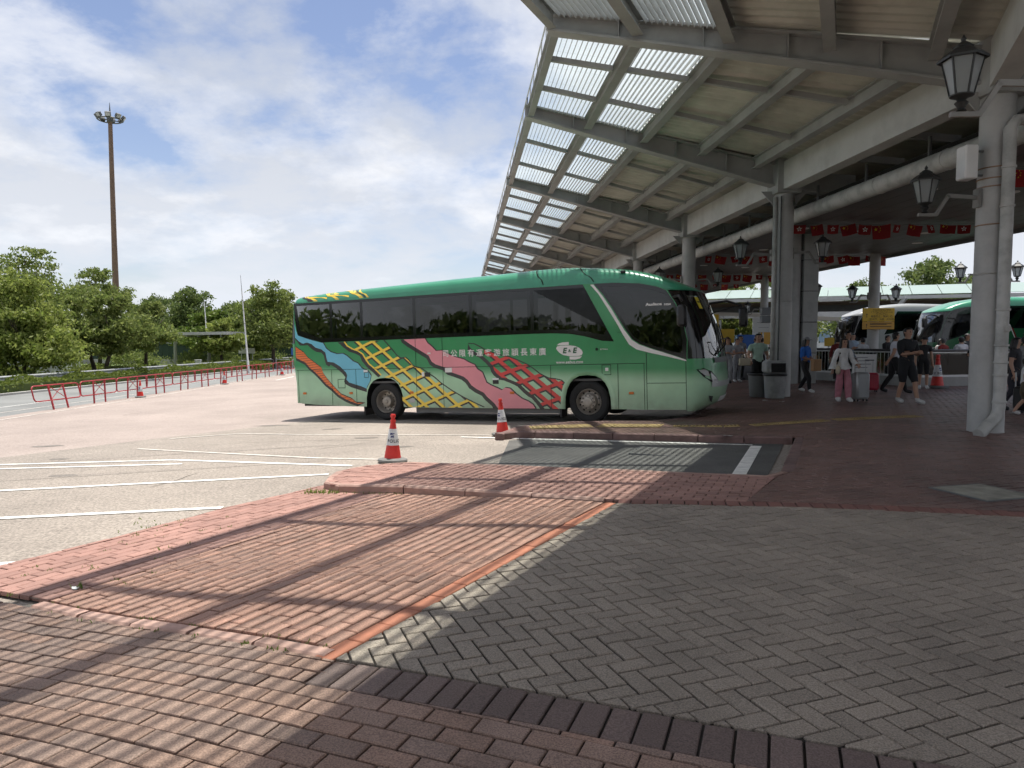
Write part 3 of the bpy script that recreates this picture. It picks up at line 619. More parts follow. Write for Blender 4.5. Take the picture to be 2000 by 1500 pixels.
def bay(run, s0, s1, first=False, near=False, slatted=True):
    def al0(off): return run.start(off) if first else s0
    ztop = lambda off: run.zb(off) + .62 - .28 * off / run.q
    for k, f in enumerate(PUR):
        off = f * run.q - (.0 if k else .02); a0 = al0(off) + .17; z = ztop(off) - .30
        ibeam('purlin', run.pt(a0, off, z), run.pt(s1 - .17, off, z), .20 if k else .16, .28, .28, 'steel_grey', tw=.022, tf=.022)
    nd = 4 if (first and near) else 2
    for k in range(4):                                                   # short ties between purlins
        for i in range(1, nd + 1):
            oa, ob = PUR[k] * run.q, PUR[k + 1] * run.q
            ta = al0(oa) + (s1 - al0(oa)) * i / (nd + 1); tb = al0(ob) + (s1 - al0(ob)) * i / (nd + 1)
            d_ = Vector((run.pt(0, 1, 0) - run.pt(0, 0, 0)))
            MB().bar(run.pt(ta, oa, ztop(oa) - .12) - d_ * .1, run.pt(tb, ob, ztop(ob) - .12) + d_ * .1, .11, .10).build('tie', 'steel_grey', CAN)
    # louvre slats and glass over the outer two panels
    nsl = 13
    for k in range(2):
        oa, ob = PUR[k] * run.q - .10, PUR[k + 1] * run.q + .10
        if slatted:
            for i in range(nsl):
                off = oa + (ob - oa) * (i + .5) / nsl; a0 = al0(off) + .16; z = ztop(off) - .03
                p0, p1 = run.pt(a0, off, z), run.pt(s1 - .16, off, z); nn = Vector((run.n.x, run.n.y, 0))
                lean = (-nn * .29 + Vector((0, 0, .957))).normalized()
                MB().bar(p0, p1, .010, .105, up=lean).build('louvre_slat', 'slat', CAN)
        za, zb = ztop(oa + .1) + .06, ztop(ob - .1) + .06; nn3 = Vector((run.n.x, run.n.y, 0)); ng = 6
        for g in range(ng):                                              # glass panes
            q = []
            for (o_, z_) in ((oa + .1, za), (ob - .1, zb)):
                for tt_ in (g / ng, (g + 1) / ng): a_ = al0(o_) + (s1 - al0(o_)) * tt_; q.append(run.pt(a_ + (.012 if tt_ == g / ng else -.012), o_, z_))
            MB().add(q + [v + Vector((0, 0, .012)) for v in q], [(0, 1, 3, 2), (4, 6, 7, 5), (0, 4, 5, 1), (2, 3, 7, 6), (0, 2, 6, 4), (1, 5, 7, 3)]).build('glass_pane', 'skylight', CAN)
    # ribbed sheets over the inner panels
    o0, o1 = PUR[2] * run.q + .02, -.4
    mb = MB(); L0 = min(al0(o0), al0(0)) ; n = int((s1 - L0) / .075); vs = []; prof = [0, 0, .05, .05]
    for i in range(n + 1):
        for o_ in (o0, o1):
            a_ = al0(max(o_, 0)) + (s1 - al0(max(o_, 0))) * i / n; vs.append(run.pt(a_, o_, ztop(max(o_, 0)) + .02 + prof[i % 4]))
    mb.add(vs, [(2 * i, 2 * i + 1, 2 * i + 3, 2 * i + 2) for i in range(n)])
    mb.add([v + Vector((0, 0, .05)) for v in vs], [(2 * i, 2 * i + 2, 2 * i + 3, 2 * i + 1) for i in range(n)])
    mb.build('roof_sheet', 'roof_sheet', CAN)
    # eaves: thin rail above the edge
    off = run.q + .06; mb = MB(); mb.tube([run.pt(al0(off), off, ztop(off) + .22), run.pt(s1, off, ztop(off) + .22)], .018, 6)
    n = 6
    for i in range(n + 1): a_ = al0(off) + (s1 - al0(off)) * i / n; mb.bar(run.pt(a_, off, ztop(off) - .05), run.pt(a_, off, ztop(off) + .22), .025, .025, up=(1, 0, 0))
    mb.build('edge_rail', 'steel_light', CAN)
rafter(FAR, 0, True)
for i, s in enumerate(CY[1:]): rafter(FAR, s)
for i in range(len(CY) - 1): bay(FAR, CY[i], CY[i + 1], first=(i == 0))
for s in NS: rafter(NEAR, s)
pr = 0
for i, s in enumerate(NS): bay(NEAR, pr, s, first=(i == 0), near=True); pr = s
# deep box beam along each column line, and columns
def prof_col(h): return [(.275, 0), (.262, .03), (.262, 2.55), (.25, 2.56), (.25, h)]
def column(p, h, r=1., base=0., m='col_grey', par=CAN):
    c = MB().lathe([(a * r, b) for a, b in prof_col(h)], 24, caps=True).build('column', m, par, (p[0], p[1], base), smooth=40)
    for zz in (2.58,): MB().lathe([(.254 * r, zz - .012), (.268 * r, zz), (.254 * r, zz + .012)], 20).build('band', 'pipe_grey', c)
    return c
for i in range(len(CY) - 1):
    a = FAR.pt(CY[i] + .3, 0, 0); b = FAR.pt(CY[i + 1] - .3, 0, 0)
    MB().bar(a + Vector((0, 0, 5.82)), b + Vector((0, 0, 5.82)), .36, .72).build('box_beam', 'steel_light', CAN)
pr = 0
for s in NS:
    MB().bar(NEAR.pt(pr + .3, 0, 5.82), NEAR.pt(s - .3, 0, 5.82), .36, .72).build('box_beam', 'steel_light', CAN); pr = s
CP = [FAR.pt(s, 0, 0) for s in CY]
for p in CP:
    column(p, 5.6, base=zp(p.x, p.y) - .01); MB().box(-.33, -.33, 5.38, .33, .33, 6.25, Matrix.Translation((p.x, p.y, 0)) @ Matrix.Rotation(R(3.8), 4, 'Z')).build('column_head', 'steel_grey', CAN)
    for s in (-1, 1): MB().add([(p.x + s * .3, p.y, 5.12), (p.x + s * .62, p.y, 5.47), (p.x + s * .3, p.y, 5.47)] + [(p.x + s * .3, p.y + .03, 5.12), (p.x + s * .62, p.y + .03, 5.47), (p.x + s * .3, p.y + .03, 5.47)], [(0, 1, 2), (5, 4, 3), (0, 3, 4, 1), (1, 4, 5, 2), (2, 5, 3, 0)]).build('gusset', 'steel_grey', CAN)
CN = [NEAR.pt(s, 0, 0) for s in (5.0, 19.2, 27.2)]
for p in CN: column(p, 5.6, base=zp(p.x, p.y) - .01)
# drainpipes: the near column carries one with an elbow, the next a thin conduit
p = CP[0]; px, py = p.x - .04, p.y - .37; t = CAN
dp = MB().tube([(px + .9, py + .25, 4.95), (px + .28, py + .05, 4.95), (px + .10, py + .01, 4.92), (px, py, 4.80), (px, py, .42), (px - .03, py - .02, .33), (px - .10, py - .06, .25), (px - .42, py - .22, .05), (px - .47, py - .24, .03)], .09, 16).build('drainpipe', 'pipe_grey', t, smooth=40)
for z in (.52, .95, 1.15, 1.42, 1.98, 3.6, 4.2): MB().lathe([(.09, z - .02), (.106, z - .015), (.106, z + .015), (.09, z + .02)], 16, Matrix.Translation((px, py, 0))).build('pipe_collar', 'pipe_grey', dp, smooth=40)
MB().lathe([(.0, .0), (.05, 0), (.055, .01), (.04, .012), (.04, .02), (0, .02)], 14, Matrix.Translation((px + .01, py - .107, 1.68)) @ Matrix.Rotation(R(90), 4, 'X')).build('inspection_cap', 'pipe_grey', dp)
for z in (3.35, 3.95, 4.08, 4.25): MB().lathe([(.252, z - .01), (.266, z - .006), (.266, z + .006), (.252, z + .01)], 24, Matrix.Translation((p.x, p.y, 0))).build('strap', setm('strap_rust', (.28, .17, .10), .6, var=.2) if 'strap_rust' not in M else 'strap_rust', t)
p = CP[1]; MB().tube([(p.x - .27, p.y - .10, .0), (p.x - .27, p.y - .10, 5.3)], .06, 10).build('conduit', 'pipe_grey', t, smooth=True)
MB().tube([(p.x - .17, p.y - .25, .0), (p.x - .17, p.y - .25, 5.3)], .022, 8).build('conduit', 'steel_dark', t, smooth=True)
# soffit, gutter pipe, upper wall and roof over the concourse
def FP(xo, y, z): return Vector((xo - .0661 * y, y, z))
SX0, SX1, SZ = 9.75, 18.0, 5.12
npn = 14; ys = [6 + 4.6 * i for i in range(14)]
for i in range(npn):
    for j in range(len(ys) - 1):
        xa, xb = SX0 + (SX1 - SX0) * i / npn + .008, SX0 + (SX1 - SX0) * (i + 1) / npn - .008
        q = [FP(xa, ys[j] + .01, SZ), FP(xb, ys[j] + .01, SZ), FP(xb, ys[j + 1] - .01, SZ), FP(xa, ys[j + 1] - .01, SZ)]
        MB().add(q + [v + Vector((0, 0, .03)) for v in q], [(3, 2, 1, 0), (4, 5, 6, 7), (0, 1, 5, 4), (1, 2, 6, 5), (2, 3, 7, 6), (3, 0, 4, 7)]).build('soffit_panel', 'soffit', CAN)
q = [FP(SX0 - .05, -4, SZ + .05), FP(SX1 + .1, -4, SZ + .05), FP(SX1 + .1, 66, SZ + .05), FP(SX0 - .05, 66, SZ + .05)]
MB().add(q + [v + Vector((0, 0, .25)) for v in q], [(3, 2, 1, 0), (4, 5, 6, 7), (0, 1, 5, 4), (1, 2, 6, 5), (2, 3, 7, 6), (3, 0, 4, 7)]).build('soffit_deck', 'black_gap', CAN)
q = [FP(8.3, -4, 6.62), FP(SX1 + .4, -4, 6.0), FP(SX1 + .4, 66, 6.0), FP(8.3, 66, 6.62)]
MB().add(q + [v + Vector((0, 0, .12)) for v in q], [(3, 2, 1, 0), (4, 5, 6, 7), (0, 1, 5, 4), (1, 2, 6, 5), (2, 3, 7, 6), (3, 0, 4, 7)]).build('upper_roof', 'roof_sheet', CAN)
MB().bar(FP(SX1 + .12, -4, 5.45), FP(SX1 + .12, 66, 5.45), .10, .9).build('fascia', 'steel_dark', CAN)
for s in CY[:-1]:
    a = FAR.pt(s, -.3, 5.75); MB().bar(a, a - Vector((FN.x, FN.y, 0)) * 1.6 + Vector((0, 0, -.1)), .18, .5).build('bracket_beam', 'steel_grey', CAN)
    for d in (2, 4, 6): MB().bar(FAR.pt(s + d, -.35, 5.98), FAR.pt(s + d, -2.2, 5.85), .12, .16).build('bracket_beam', 'steel_grey', CAN)
gp = MB().tube([FP(9.45, 4, 5.02), FP(9.45, 64, 5.02)], .2, 14).build('gutter_pipe', 'pipe_grey', CAN, smooth=40)
for i in range(26): y = 5 + 2.3 * i; MB().lathe([(.2, -.02), (.212, -.015), (.212, .015), (.2, .02)], 14, Matrix.Translation(FP(9.45, y, 5.02)) @ Matrix.Rotation(R(90), 4, 'X')).build('pipe_joint', 'pipe_grey', gp); MB().bar(FP(9.45, y + .6, 5.2), FP(9.45, y + .6, 5.62), .05, .05, up=(1, 0, 0)).build('pipe_hanger', 'steel_dark', gp)
MB().bar(FP(9.75, 2, 5.36), FP(9.75, 64, 5.36), .06, .10).build('edge_rail', 'steel_dark', CAN)
# far row of columns under the outer soffit edge
DP = [(15.35, 30.2), (14.7, 40.5), (14.0, 52), (13.3, 62)]
DP = [FP(17.28, y, 0) for y in (30.4, 41.5, 53, 62)]
for p in DP: column(p, 5.15, .86, zp(p.x, p.y) - .01)
# recessed downlights
for (xo, y) in ((11.2, 17.5), (13.4, 17.8), (15.6, 18.2), (11.0, 23.5), (13.2, 24.0), (15.6, 24.5), (16.9, 27.0), (12.0, 29), (14.4, 30), (11.6, 35), (14, 36)):
    p = FP(xo, y, SZ - .003); MB().lathe([(.0, 0), (.16, 0), (.18, -.012), (.18, .01)], 16, Matrix.Translation(p)).build('downlight', 'white_paint', CAN)
# square clad pier behind the second column
p = (9.95, 25.0); pk = thing('clad_pier', 'grey panelled square pier standing behind the second canopy column', 'pier', (p[0], p[1], 0))
for i in range(5): MB().box(.05, -.28, i * 1.06 + .01, .55, .28, i * 1.06 + 1.05, bev=.006).build('panel', 'col_grey', pk)
MB().box(.07, -.26, 0, .53, .26, 5.3).build('core', 'black_gap', pk)
MB().lathe([(.36, 0), (.36, 5.3)], 18, Matrix.Translation((-.33, 0, 0)), caps=True).build('shaft', 'col_grey', pk, smooth=40)
# ------------------------------------------------------------------ lanterns on scrolled brackets
def make_lantern(label):
    t = thing('wall_lantern', label, 'lantern', (0, 0, 0)); n = 6                    # origin: foot of the lantern on its arm
    MB().lathe([(.03, 0), (.06, .01), (.035, .04), (.055, .07), (.075, .10), (.045, .13), (.07, .155), (.125, .175), (.13, .19), (0, .19)], 12).build('pedestal', 'lamp_metal', t, smooth=50)
    MB().lathe([(0, .60), (.215, .60), (.26, .575), (.265, .60), (.17, .68), (.10, .72), (.11, .735), (.055, .775), (.02, .79), (.03, .82), (.012, .85), (0, .87)], n, a0=R(30)).build('cap', 'lamp_metal', t)
    for k in range(n):
        a, b = R(30 + 60 * k), R(90 + 60 * k); A0 = Vector((.12 * math.cos(a), .12 * math.sin(a), .19)); A1 = Vector((.215 * math.cos(a), .215 * math.sin(a), .6)); B0 = Vector((.12 * math.cos(b), .12 * math.sin(b), .19)); B1 = Vector((.215 * math.cos(b), .215 * math.sin(b), .6))
        MB().bar(A0, A1, .018, .018).build('glazing_bar', 'lamp_metal', t)
        MB().add([A0 * .97, B0 * .97, B1 * .97, A1 * .97], [(0, 1, 2, 3)]).build('pane', 'lamp_glass', t)
    return t
def lampglass():
    m = mat('lamp_glass', (.42, .45, .45), .25); M['lamp_glass'] = m
    m.node_tree.nodes['Principled BSDF'].inputs['Transmission Weight'].default_value = .55
lampglass()
def bracket(t, dirv, reach):
    """arm in local space from the lantern foot back to its column; dirv unit vector towards the column"""
    d = Vector((dirv[0], dirv[1], 0)); mb = MB()
    mb.bar(-d * .12 + Vector((0, 0, -.03)), d * .22 + Vector((0, 0, -.03)), .055, .055); mb.bar(d * .20 + Vector((0, 0, -.03)), d * .42 + Vector((0, 0, .32)), .05, .06); mb.bar(d * .40 + Vector((0, 0, .32)), d * reach + Vector((0, 0, .28)), .05, .07)
    mb.bar(d * reach + Vector((0, 0, .10)), d * reach + Vector((0, 0, .44)), .18, .05, up=d); mb.build('bracket', 'lamp_bracket', t)
lan0 = None
def lantern(x, y, z, dirv, reach, label, big=1.):
    global lan0
    t = lan0 = make_lantern(label) if lan0 is None else None
    return t
base_l = make_lantern('x'); kids = list(base_l.children); first = [True]
def put_lantern(x, y, z, dirv, reach, label, s=.88):
    if first[0]: t = base_l; t['label'] = label; first[0] = False
    else:
        t = base_l.copy(); COL.objects.link(t); t['label'] = label
        for k in kids: c = k.copy(); COL.objects.link(c); c.parent = t
    t.location = (x, y, z); t.scale = (s, s, s); t['group'] = 'lanterns on the canopy columns'; bracket(t, dirv, reach / s); return t
put_lantern(4.14, 6.75, 3.60, (1, -.05), 1.35, 'large nearest hexagonal lantern at the upper right, its arm reaching in from the side', .80)
c = CP[0]; put_lantern(c.x - 1.12, c.y, 3.55, (1, 0), .84, 'lantern on the left of the thick drainpipe column')
c = CP[1]; put_lantern(c.x - 1.12, c.y + .1, 3.55, (1, 0), .84, 'lantern left of the second column, above the waving red flags'); put_lantern(c.x + 1.10, c.y + .1, 3.6, (-1, 0), .82, 'lantern right of the second column, against the dark soffit')
c = CP[2]; put_lantern(c.x - 1.12, c.y, 3.55, (1, 0), .84, 'lantern above the coach roof, left of the third column'); put_lantern(c.x + 1.12, c.y, 3.55, (-1, 0), .84, 'lantern between the coach and the second column')
c = DP[0]; put_lantern(c.x - .92, c.y, 3.12, (1, 0), .68, 'lantern left of the column that carries the yellow sign'); put_lantern(c.x + .92, c.y, 3.12, (-1, 0), .68, 'lantern right of the column that carries the yellow sign')
put_lantern(16.95, 27.3, 3.7, (1, .0), .9, 'black lantern just left of the drainpipe column against the sky'); put_lantern(19.1, 27.3, 3.75, (-1, 0), .9, 'black lantern at the right edge beyond the drainpipe column')
put_lantern(11.2, 26.6, 2.95, (-1, -.4), .7, 'lantern beside the clad pier in front of the far walkway')
c = DP[1]; put_lantern(c.x - .95, c.y, 3.0, (1, 0), .7, 'far lantern left of the middle column seen past the coach nose'); put_lantern(c.x + .95, c.y, 3.0, (-1, 0), .7, 'far lantern right of the middle column seen past the coach nose')
c = DP[2]; put_lantern(c.x - .95, c.y, 3.0, (1, 0), .7, 'farthest small lantern just right of the coach windscreen')
# loudspeaker box strapped to the first column
t = thing('wall_speaker', 'cream box loudspeaker strapped to the drainpipe column', 'loudspeaker', (CP[0].x - .52, CP[0].y - .05, 4.02)); MB().box(-.08, -.13, .05, .13, .13, .58, bev=.02).build('case', 'white_paint', t)
MB().bar((.14, 0, .12), (.30, 0, .12), .03, .03).build('bracket', 'steel_dark', t); MB().bar((.14, 0, .5), (.30, 0, .5), .03, .03).build('bracket', 'steel_dark', t)
# ------------------------------------------------------------------ strings of small flags under the soffit
def make_flag(kind):
    mb = MB(); n = 6; w, h = .46, .34; vs = []
    for j in range(5):
        for i in range(n + 1):
            u = i / n; v = j / 4; vs.append((w * (u - .5) * (1 - .08 * v), .03 * math.sin(u * 5 + v) * v, -h * v - .02 * math.sin(u * 3.1)))
    mb.add(vs, [(j * (n + 1) + i, j * (n + 1) + i + 1, (j + 1) * (n + 1) + i + 1, (j + 1) * (n + 1) + i) for j in range(4) for i in range(n)])
    cloth = mb.mesh('cloth', 'flag_red', True); em = MB()
    if kind == 0:
        for k in range(5):
            a = R(90 + 72 * k); d = Vector((math.cos(a), 0, math.sin(a))); s = Vector((-d.z, 0, d.x)); c0 = Vector((0, -.012, -h * .5)); pts = [c0 + d * .012, c0 + d * .05 + s * .032, c0 + d * .085 + s * .022, c0 + d * .095 - s * .004, c0 + d * .07 - s * .016, c0 + d * .035 - s * .008]
            em.add([p + Vector((0, -.022, 0)) for p in pts], [(0, 1, 2, 3, 4, 5)])
        e = em.mesh('emblem', 'flag_white')
    else:
        def star(cx, cz, r):
            pts = [Vector((cx + (r if k % 2 == 0 else r * .4) * math.sin(R(36 * k)), -.035, cz + (r if k % 2 == 0 else r * .4) * math.cos(R(36 * k)))) for k in range(10)]
            em.add(pts + [Vector((cx, -.035, cz))], [(10, k, (k + 1) % 10) for k in range(10)])
        star(-.14, -.10, .05)
        for (x, z) in ((-.06, -.04), (-.03, -.08), (-.03, -.13), (-.06, -.17)): star(x, z, .016)
        e = em.mesh('emblem', 'flag_yellow')
    return cloth, e
FK = [make_flag(0), make_flag(1)]; frr = random.Random(11)
def flag_row(name, y, xa, xb, step, zt):
    n = int((xb - xa) / step)
    mbs = MB(); mbs.tube([(xa - .3, y, zt + .02), ((xa + xb) / 2, y, zt - .02), (xb + .3, y, zt + .02)], .006, 5); tag(mbs.build('flag_line', 'steel_dark'), 'thin cord carrying the flags of the ' + name, 'cord')
    for i in range(n + 1):
        k = i % 2; x = xa + i * step + frr.uniform(-.05, .05); s = frr.uniform(.8, 1.0) * (1.15 if k else .88)
        t = thing('string_flag', ('small red flag with a white five petal flower in the ' if k == 0 else 'small red flag with yellow stars in the ') + name, 'flag', (x, y, zt - .02), frr.uniform(-.3, .3), group=('flower' if k == 0 else 'star') + ' flags of the ' + name)
        t.scale = (s, s, s * frr.uniform(.85, 1.1)); t.rotation_euler = (frr.uniform(-.3, .35), frr.uniform(-.22, .22), frr.uniform(-.6, .6)); link('cloth', FK[k][0], t); link('emblem', FK[k][1], t)
flag_row('nearest long row', 22.3, 8.85, 14.4, .505, 5.06); flag_row('second row', 30.5, 8.3, 15.6, .56, 5.06); flag_row('third row', 39.5, 8.6, 14.8, .62, 5.08); flag_row('farthest row', 46, 11.6, 14.4, .66, 5.08)
flag_row('row behind the drainpipe', 15.0, 9.95, 11.6, .55, 5.04)
# ================================================================== THE COACH
def paint(name, top, low, mid=1.10, soft=.17, slope=.025, mid_front=None):
    m = bpy.data.materials.new(name); m.use_nodes = True; nt = m.node_tree; N = nt.nodes; L = nt.links; b = N['Principled BSDF']
    b.inputs['Roughness'].default_value = .32; b.inputs['Coat Weight'].default_value = .5; b.inputs['Coat Roughness'].default_value = .06
    tc = N.new('ShaderNodeTexCoord'); sp = N.new('ShaderNodeSeparateXYZ'); L.new(tc.outputs['Object'], sp.inputs[0])
    a = N.new('ShaderNodeMath'); a.operation = 'MULTIPLY_ADD'; L.new(sp.outputs[0], a.inputs[0]); a.inputs[1].default_value = slope; L.new(sp.outputs[2], a.inputs[2])
    mr_ = N.new('ShaderNodeMapRange'); mr_.interpolation_type = 'SMOOTHSTEP'; L.new(a.outputs[0], mr_.inputs[0]); mr_.inputs[1].default_value = mid - soft; mr_.inputs[2].default_value = mid + soft
    n = N.new('ShaderNodeTexNoise'); n.inputs['Scale'].default_value = 2.2; n.inputs['Detail'].default_value = 5; L.new(tc.outputs['Object'], n.inputs['Vector'])
    nr = N.new('ShaderNodeMapRange'); L.new(n.outputs['Fac'], nr.inputs[0]); nr.inputs[1].default_value = .3; nr.inputs[2].default_value = .7; nr.inputs[3].default_value = .9; nr.inputs[4].default_value = 1.06
    mx = N.new('ShaderNodeMix'); mx.data_type = 'RGBA'; L.new(mr_.outputs[0], mx.inputs[0]); mx.inputs[6].default_value = (*low, 1); mx.inputs[7].default_value = (*top, 1)
    g1 = N.new('ShaderNodeMapRange'); g1.interpolation_type = 'SMOOTHSTEP'; L.new(sp.outputs[2], g1.inputs[0]); g1.inputs[1].default_value = .85; g1.inputs[2].default_value = .28; g1.inputs[3].default_value = 0; g1.inputs[4].default_value = .8
    n2 = N.new('ShaderNodeTexNoise'); n2.inputs['Scale'].default_value = 5; n2.inputs['Detail'].default_value = 7; L.new(tc.outputs['Object'], n2.inputs['Vector'])
    g2 = N.new('ShaderNodeMath'); g2.operation = 'MULTIPLY'; L.new(g1.outputs[0], g2.inputs[0]); L.new(n2.outputs['Fac'], g2.inputs[1])
    mg = N.new('ShaderNodeMix'); mg.data_type = 'RGBA'; L.new(g2.outputs[0], mg.inputs[0]); L.new(mx.outputs[2], mg.inputs[6]); mg.inputs[7].default_value = (.22, .20, .165, 1)
    sc = N.new('ShaderNodeVectorMath'); sc.operation = 'SCALE'; L.new(mg.outputs[2], sc.inputs[0]); L.new(nr.outputs[0], sc.inputs['Scale']); L.new(sc.outputs[0], b.inputs['Base Color'])
    M[name] = m
paint('coach_paint', (.026, .25, .082), (.37, .60, .39))
paint('roof_paint', (.035, .26, .145), (.035, .26, .145)); paint('white_coach', (.62, .63, .62), (.62, .63, .62)); paint('green_coach', (.008, .08, .03), (.30, .32, .30), .5)  # green_coach kept dark: canopy shade over the far coaches put into its paint
def dec(name, c): mat_ = mat(name, c, .35, coat=.4, var=.05, vscale=3); M[name] = mat_
dec('dec_black', (.022, .021, .021)); dec('dec_orange', (.72, .17, .035)); dec('dec_blue', (.14, .46, .60)); dec('dec_yellow', (.85, .60, .07)); dec('dec_pink', (.70, .25, .29)); dec('dec_red', (.60, .04, .035)); dec('dec_white', (.72, .70, .68))
setm('rubber', (.018, .018, .018), .85, var=.2, vscale=5); setm('frit', (.006, .006, .007), .08, spec=.6); setm('seam', (.006, .02, .01), .8)
setm('rim_steel', (.34, .31, .27), .45, metal=.5, var=.15, vscale=9); setm('rim_dark', (.10, .092, .085), .55, metal=.3, var=.2, vscale=9); setm('chrome', (.6, .6, .6), .2, metal=.9)
setm('amber', (.62, .16, .02), .3); setm('under', (.05, .05, .05), .8); setm('under_rail', (.16, .16, .155), .6, var=.1); setm('seat_cloth', (.05, .048, .05), .9, pieces=.2); setm('headrest', (.20, .16, .11), .9)
setm('curtain', (.05, .08, .22), .9); setm('interior', (.10, .10, .10), .8); setm('lamp_clear', (.45, .46, .46), .15, spec=.8); setm('plastic_black', (.015, .015, .016), .45); setm('sticker_yellow', (.70, .58, .02), .6)
def L3(u, w, v): return Vector((-u, w, v))
BW = 2.5
US = [(.31, -2.20), (1.36, -2.22), (1.8, -2.235), (2.23, -2.15), (2.6, -2.0), (2.88, -1.83), (2.975, -1.62), (3.067, -1.22), (3.116, -.67)]
UC = [(.28, -2.45), (.38, -2.66), (.47, -2.79), (.73, -2.86), (.9, -2.87), (1.06, -2.86), (1.28, -2.84), (1.6, -2.79), (2.24, -2.63), (2.65, -2.47), (2.86, -2.38), (2.97, -2.27), (3.12, -2.0)]
UR = [(.40, 8.18), (.8, 8.30), (1.4, 8.38), (1.94, 8.42), (2.6, 8.38), (3.0, 8.31), (3.14, 8.27)]
TOP = [(8.30, 3.20), (8.24, 3.27), (8.1, 3.32), (7.58, 3.37), (6.64, 3.42), (5.1, 3.47), (3.58, 3.52), (2.16, 3.555), (1.34, 3.585), (.69, 3.595), (.1, 3.56), (-.44, 3.50), (-1.04, 3.41), (-1.5, 3.28), (-1.85, 3.14), (-2.1, 3.03), (-2.3, 2.93), (-2.39, 2.87)]
EDGE = [(8.3, 3.12), (.1, 3.12), (-.67, 3.116), (-1.22, 3.067), (-1.62, 2.975), (-1.83, 2.885), (-2.39, 2.865)]
def interp(tab, x):
    t = sorted(tab)
    if x <= t[0][0]: return t[0][1]
    for (a, b), (c, d) in zip(t, t[1:]):
        if x <= c: return b + (d - b) * (x - a) / (c - a)
    return t[-1][1]
SUPER = 2.5
def front_pt(v, w):
    us, uc = interp(US, v), interp(UC, v); x = 1 - abs(w - BW / 2) / (BW / 2); return us + (uc - us) * (1 - (1 - x) ** SUPER) ** (1 / SUPER)
def rear_pt(v, w):
    ur = interp(UR, v); x = min(1, (BW / 2 - abs(w - BW / 2)) / .30); return ur - .20 + .20 * (1 - (1 - x) ** 2.2) ** (1 / 2.2)
def warc(n):
    return [BW / 2 * (1 - math.cos(math.pi * i / n)) for i in range(n + 1)]
def arc_pts(cu, base, hw, top, n=12):
    out = []
    for i in range(n + 1):
        a = math.pi * i / n; c, s = math.cos(a), math.sin(a); r = 2.6
        out.append((cu + hw * math.copysign(abs(c) ** (2 / r), c), base + (top - base) * abs(s) ** (2 / r)))
    return out
ARCH_F = arc_pts(0.0, .32, .545, 1.085); ARCH_R = arc_pts(5.41, .35, .56, 1.09)
def side_outline():
    # bottom edge from rear to front, then up the front pillar, back along the cant rail
    o = [(8.2, .44), (7.6, .40), (6.6, .36)] + ARCH_R + [(4.6, .335)] + ARCH_F + [(-1.2, .31), (-2.2, .31)]
    o += [(u, v) for v, u in US[1:]] + [(.1, 3.125), (8.2, 3.125)]
    return o
WIN = [[(8.10, 3.05), (7.02, 3.05), (7.02, 2.16), (7.35, 2.16), (8.0, 2.40)]] + [[(b - .04, 3.05), (a + .04, 3.05), (a + .04, 2.15), (b - .04, 2.15)] for a, b in ((6.026, 6.979), (4.451, 6.026), (2.885, 4.451), (1.296, 2.885))] + [[(1.256, 3.05), (.02, 3.05), (-.48, 2.10), (-.40, 1.98), (.35, 2.12), (1.256, 2.15)]]
DRV = [(-.36, 3.04), (-.75, 3.02), (-1.2, 2.97), (-1.58, 2.88), (-1.78, 2.78), (-1.93, 2.55), (-2.06, 2.2), (-2.13, 1.8), (-2.12, 1.52), (-1.85, 1.58), (-1.46, 1.72), (-1.22, 1.81), (-1.09, 1.90), (-.94, 2.12), (-.65, 2.6), (-.45, 2.90)]
DW = [(-.196, 3.118), (-.673, 3.110), (-1.219, 3.060), (-1.60, 2.968), (-1.80, 2.88), (-1.98, 2.6), (-2.13, 2.228), (-2.22, 1.808), (-2.205, 1.384), (-1.852, 1.513), (-1.457, 1.648), (-1.204, 1.749), (-1.043, 1.861), (-.884, 2.096), (-.751, 2.317), (-.591, 2.595), (-.402, 2.876)]
BAND = [(8.19, 3.118), (8.17, 2.67), (8.10, 2.27), (7.79, 2.175), (7.32, 2.051), (1.313, 2.06), (.771, 2.052), (.353, 2.019), (.04, 1.956), (-.362, 1.844), (-.63, 1.819), (.057, 3.118)]
def fmap(off): return lambda u, v: L3(u, -off, v)
def fmap_far(off): return lambda u, v: L3(u, BW + off, v)
def roof_section(u):
    e = interp(EDGE, u); t = interp(TOP, u); us, uc = -1.83, -2.39
    we = 0. if u > us else BW / 2 * (1 - (1 - min(1, (u - us) / (uc - us)) ** SUPER) ** (1 / SUPER))
    if u > 8.0: we = max(we, .30 * (1 - (1 - min(1, (u - 8.0) / .30) ** 2.2) ** (1 / 2.2)))
    prof = [(0, 0), (.010, .28), (.030, .42), (.034, .47), (.055, .62), (.12, .80), (.27, .92), (.55, .98), (1, 1)]
    half = [(we + (BW / 2 - we) * g, e + (t - e) * h) for g, h in prof]
    return half + [(BW - w, v) for w, v in half[-2::-1]]
ROOF_U = [8.30, 8.285, 8.25, 8.18, 8.08, 7.9, 7.3, 6.6, 5.8, 5.0, 4.2, 3.4, 2.6, 1.9, 1.3, .8, .3, -.2, -.6, -1.0, -1.3, -1.6, -1.83, -2.0, -2.15, -2.27, -2.34, -2.38]
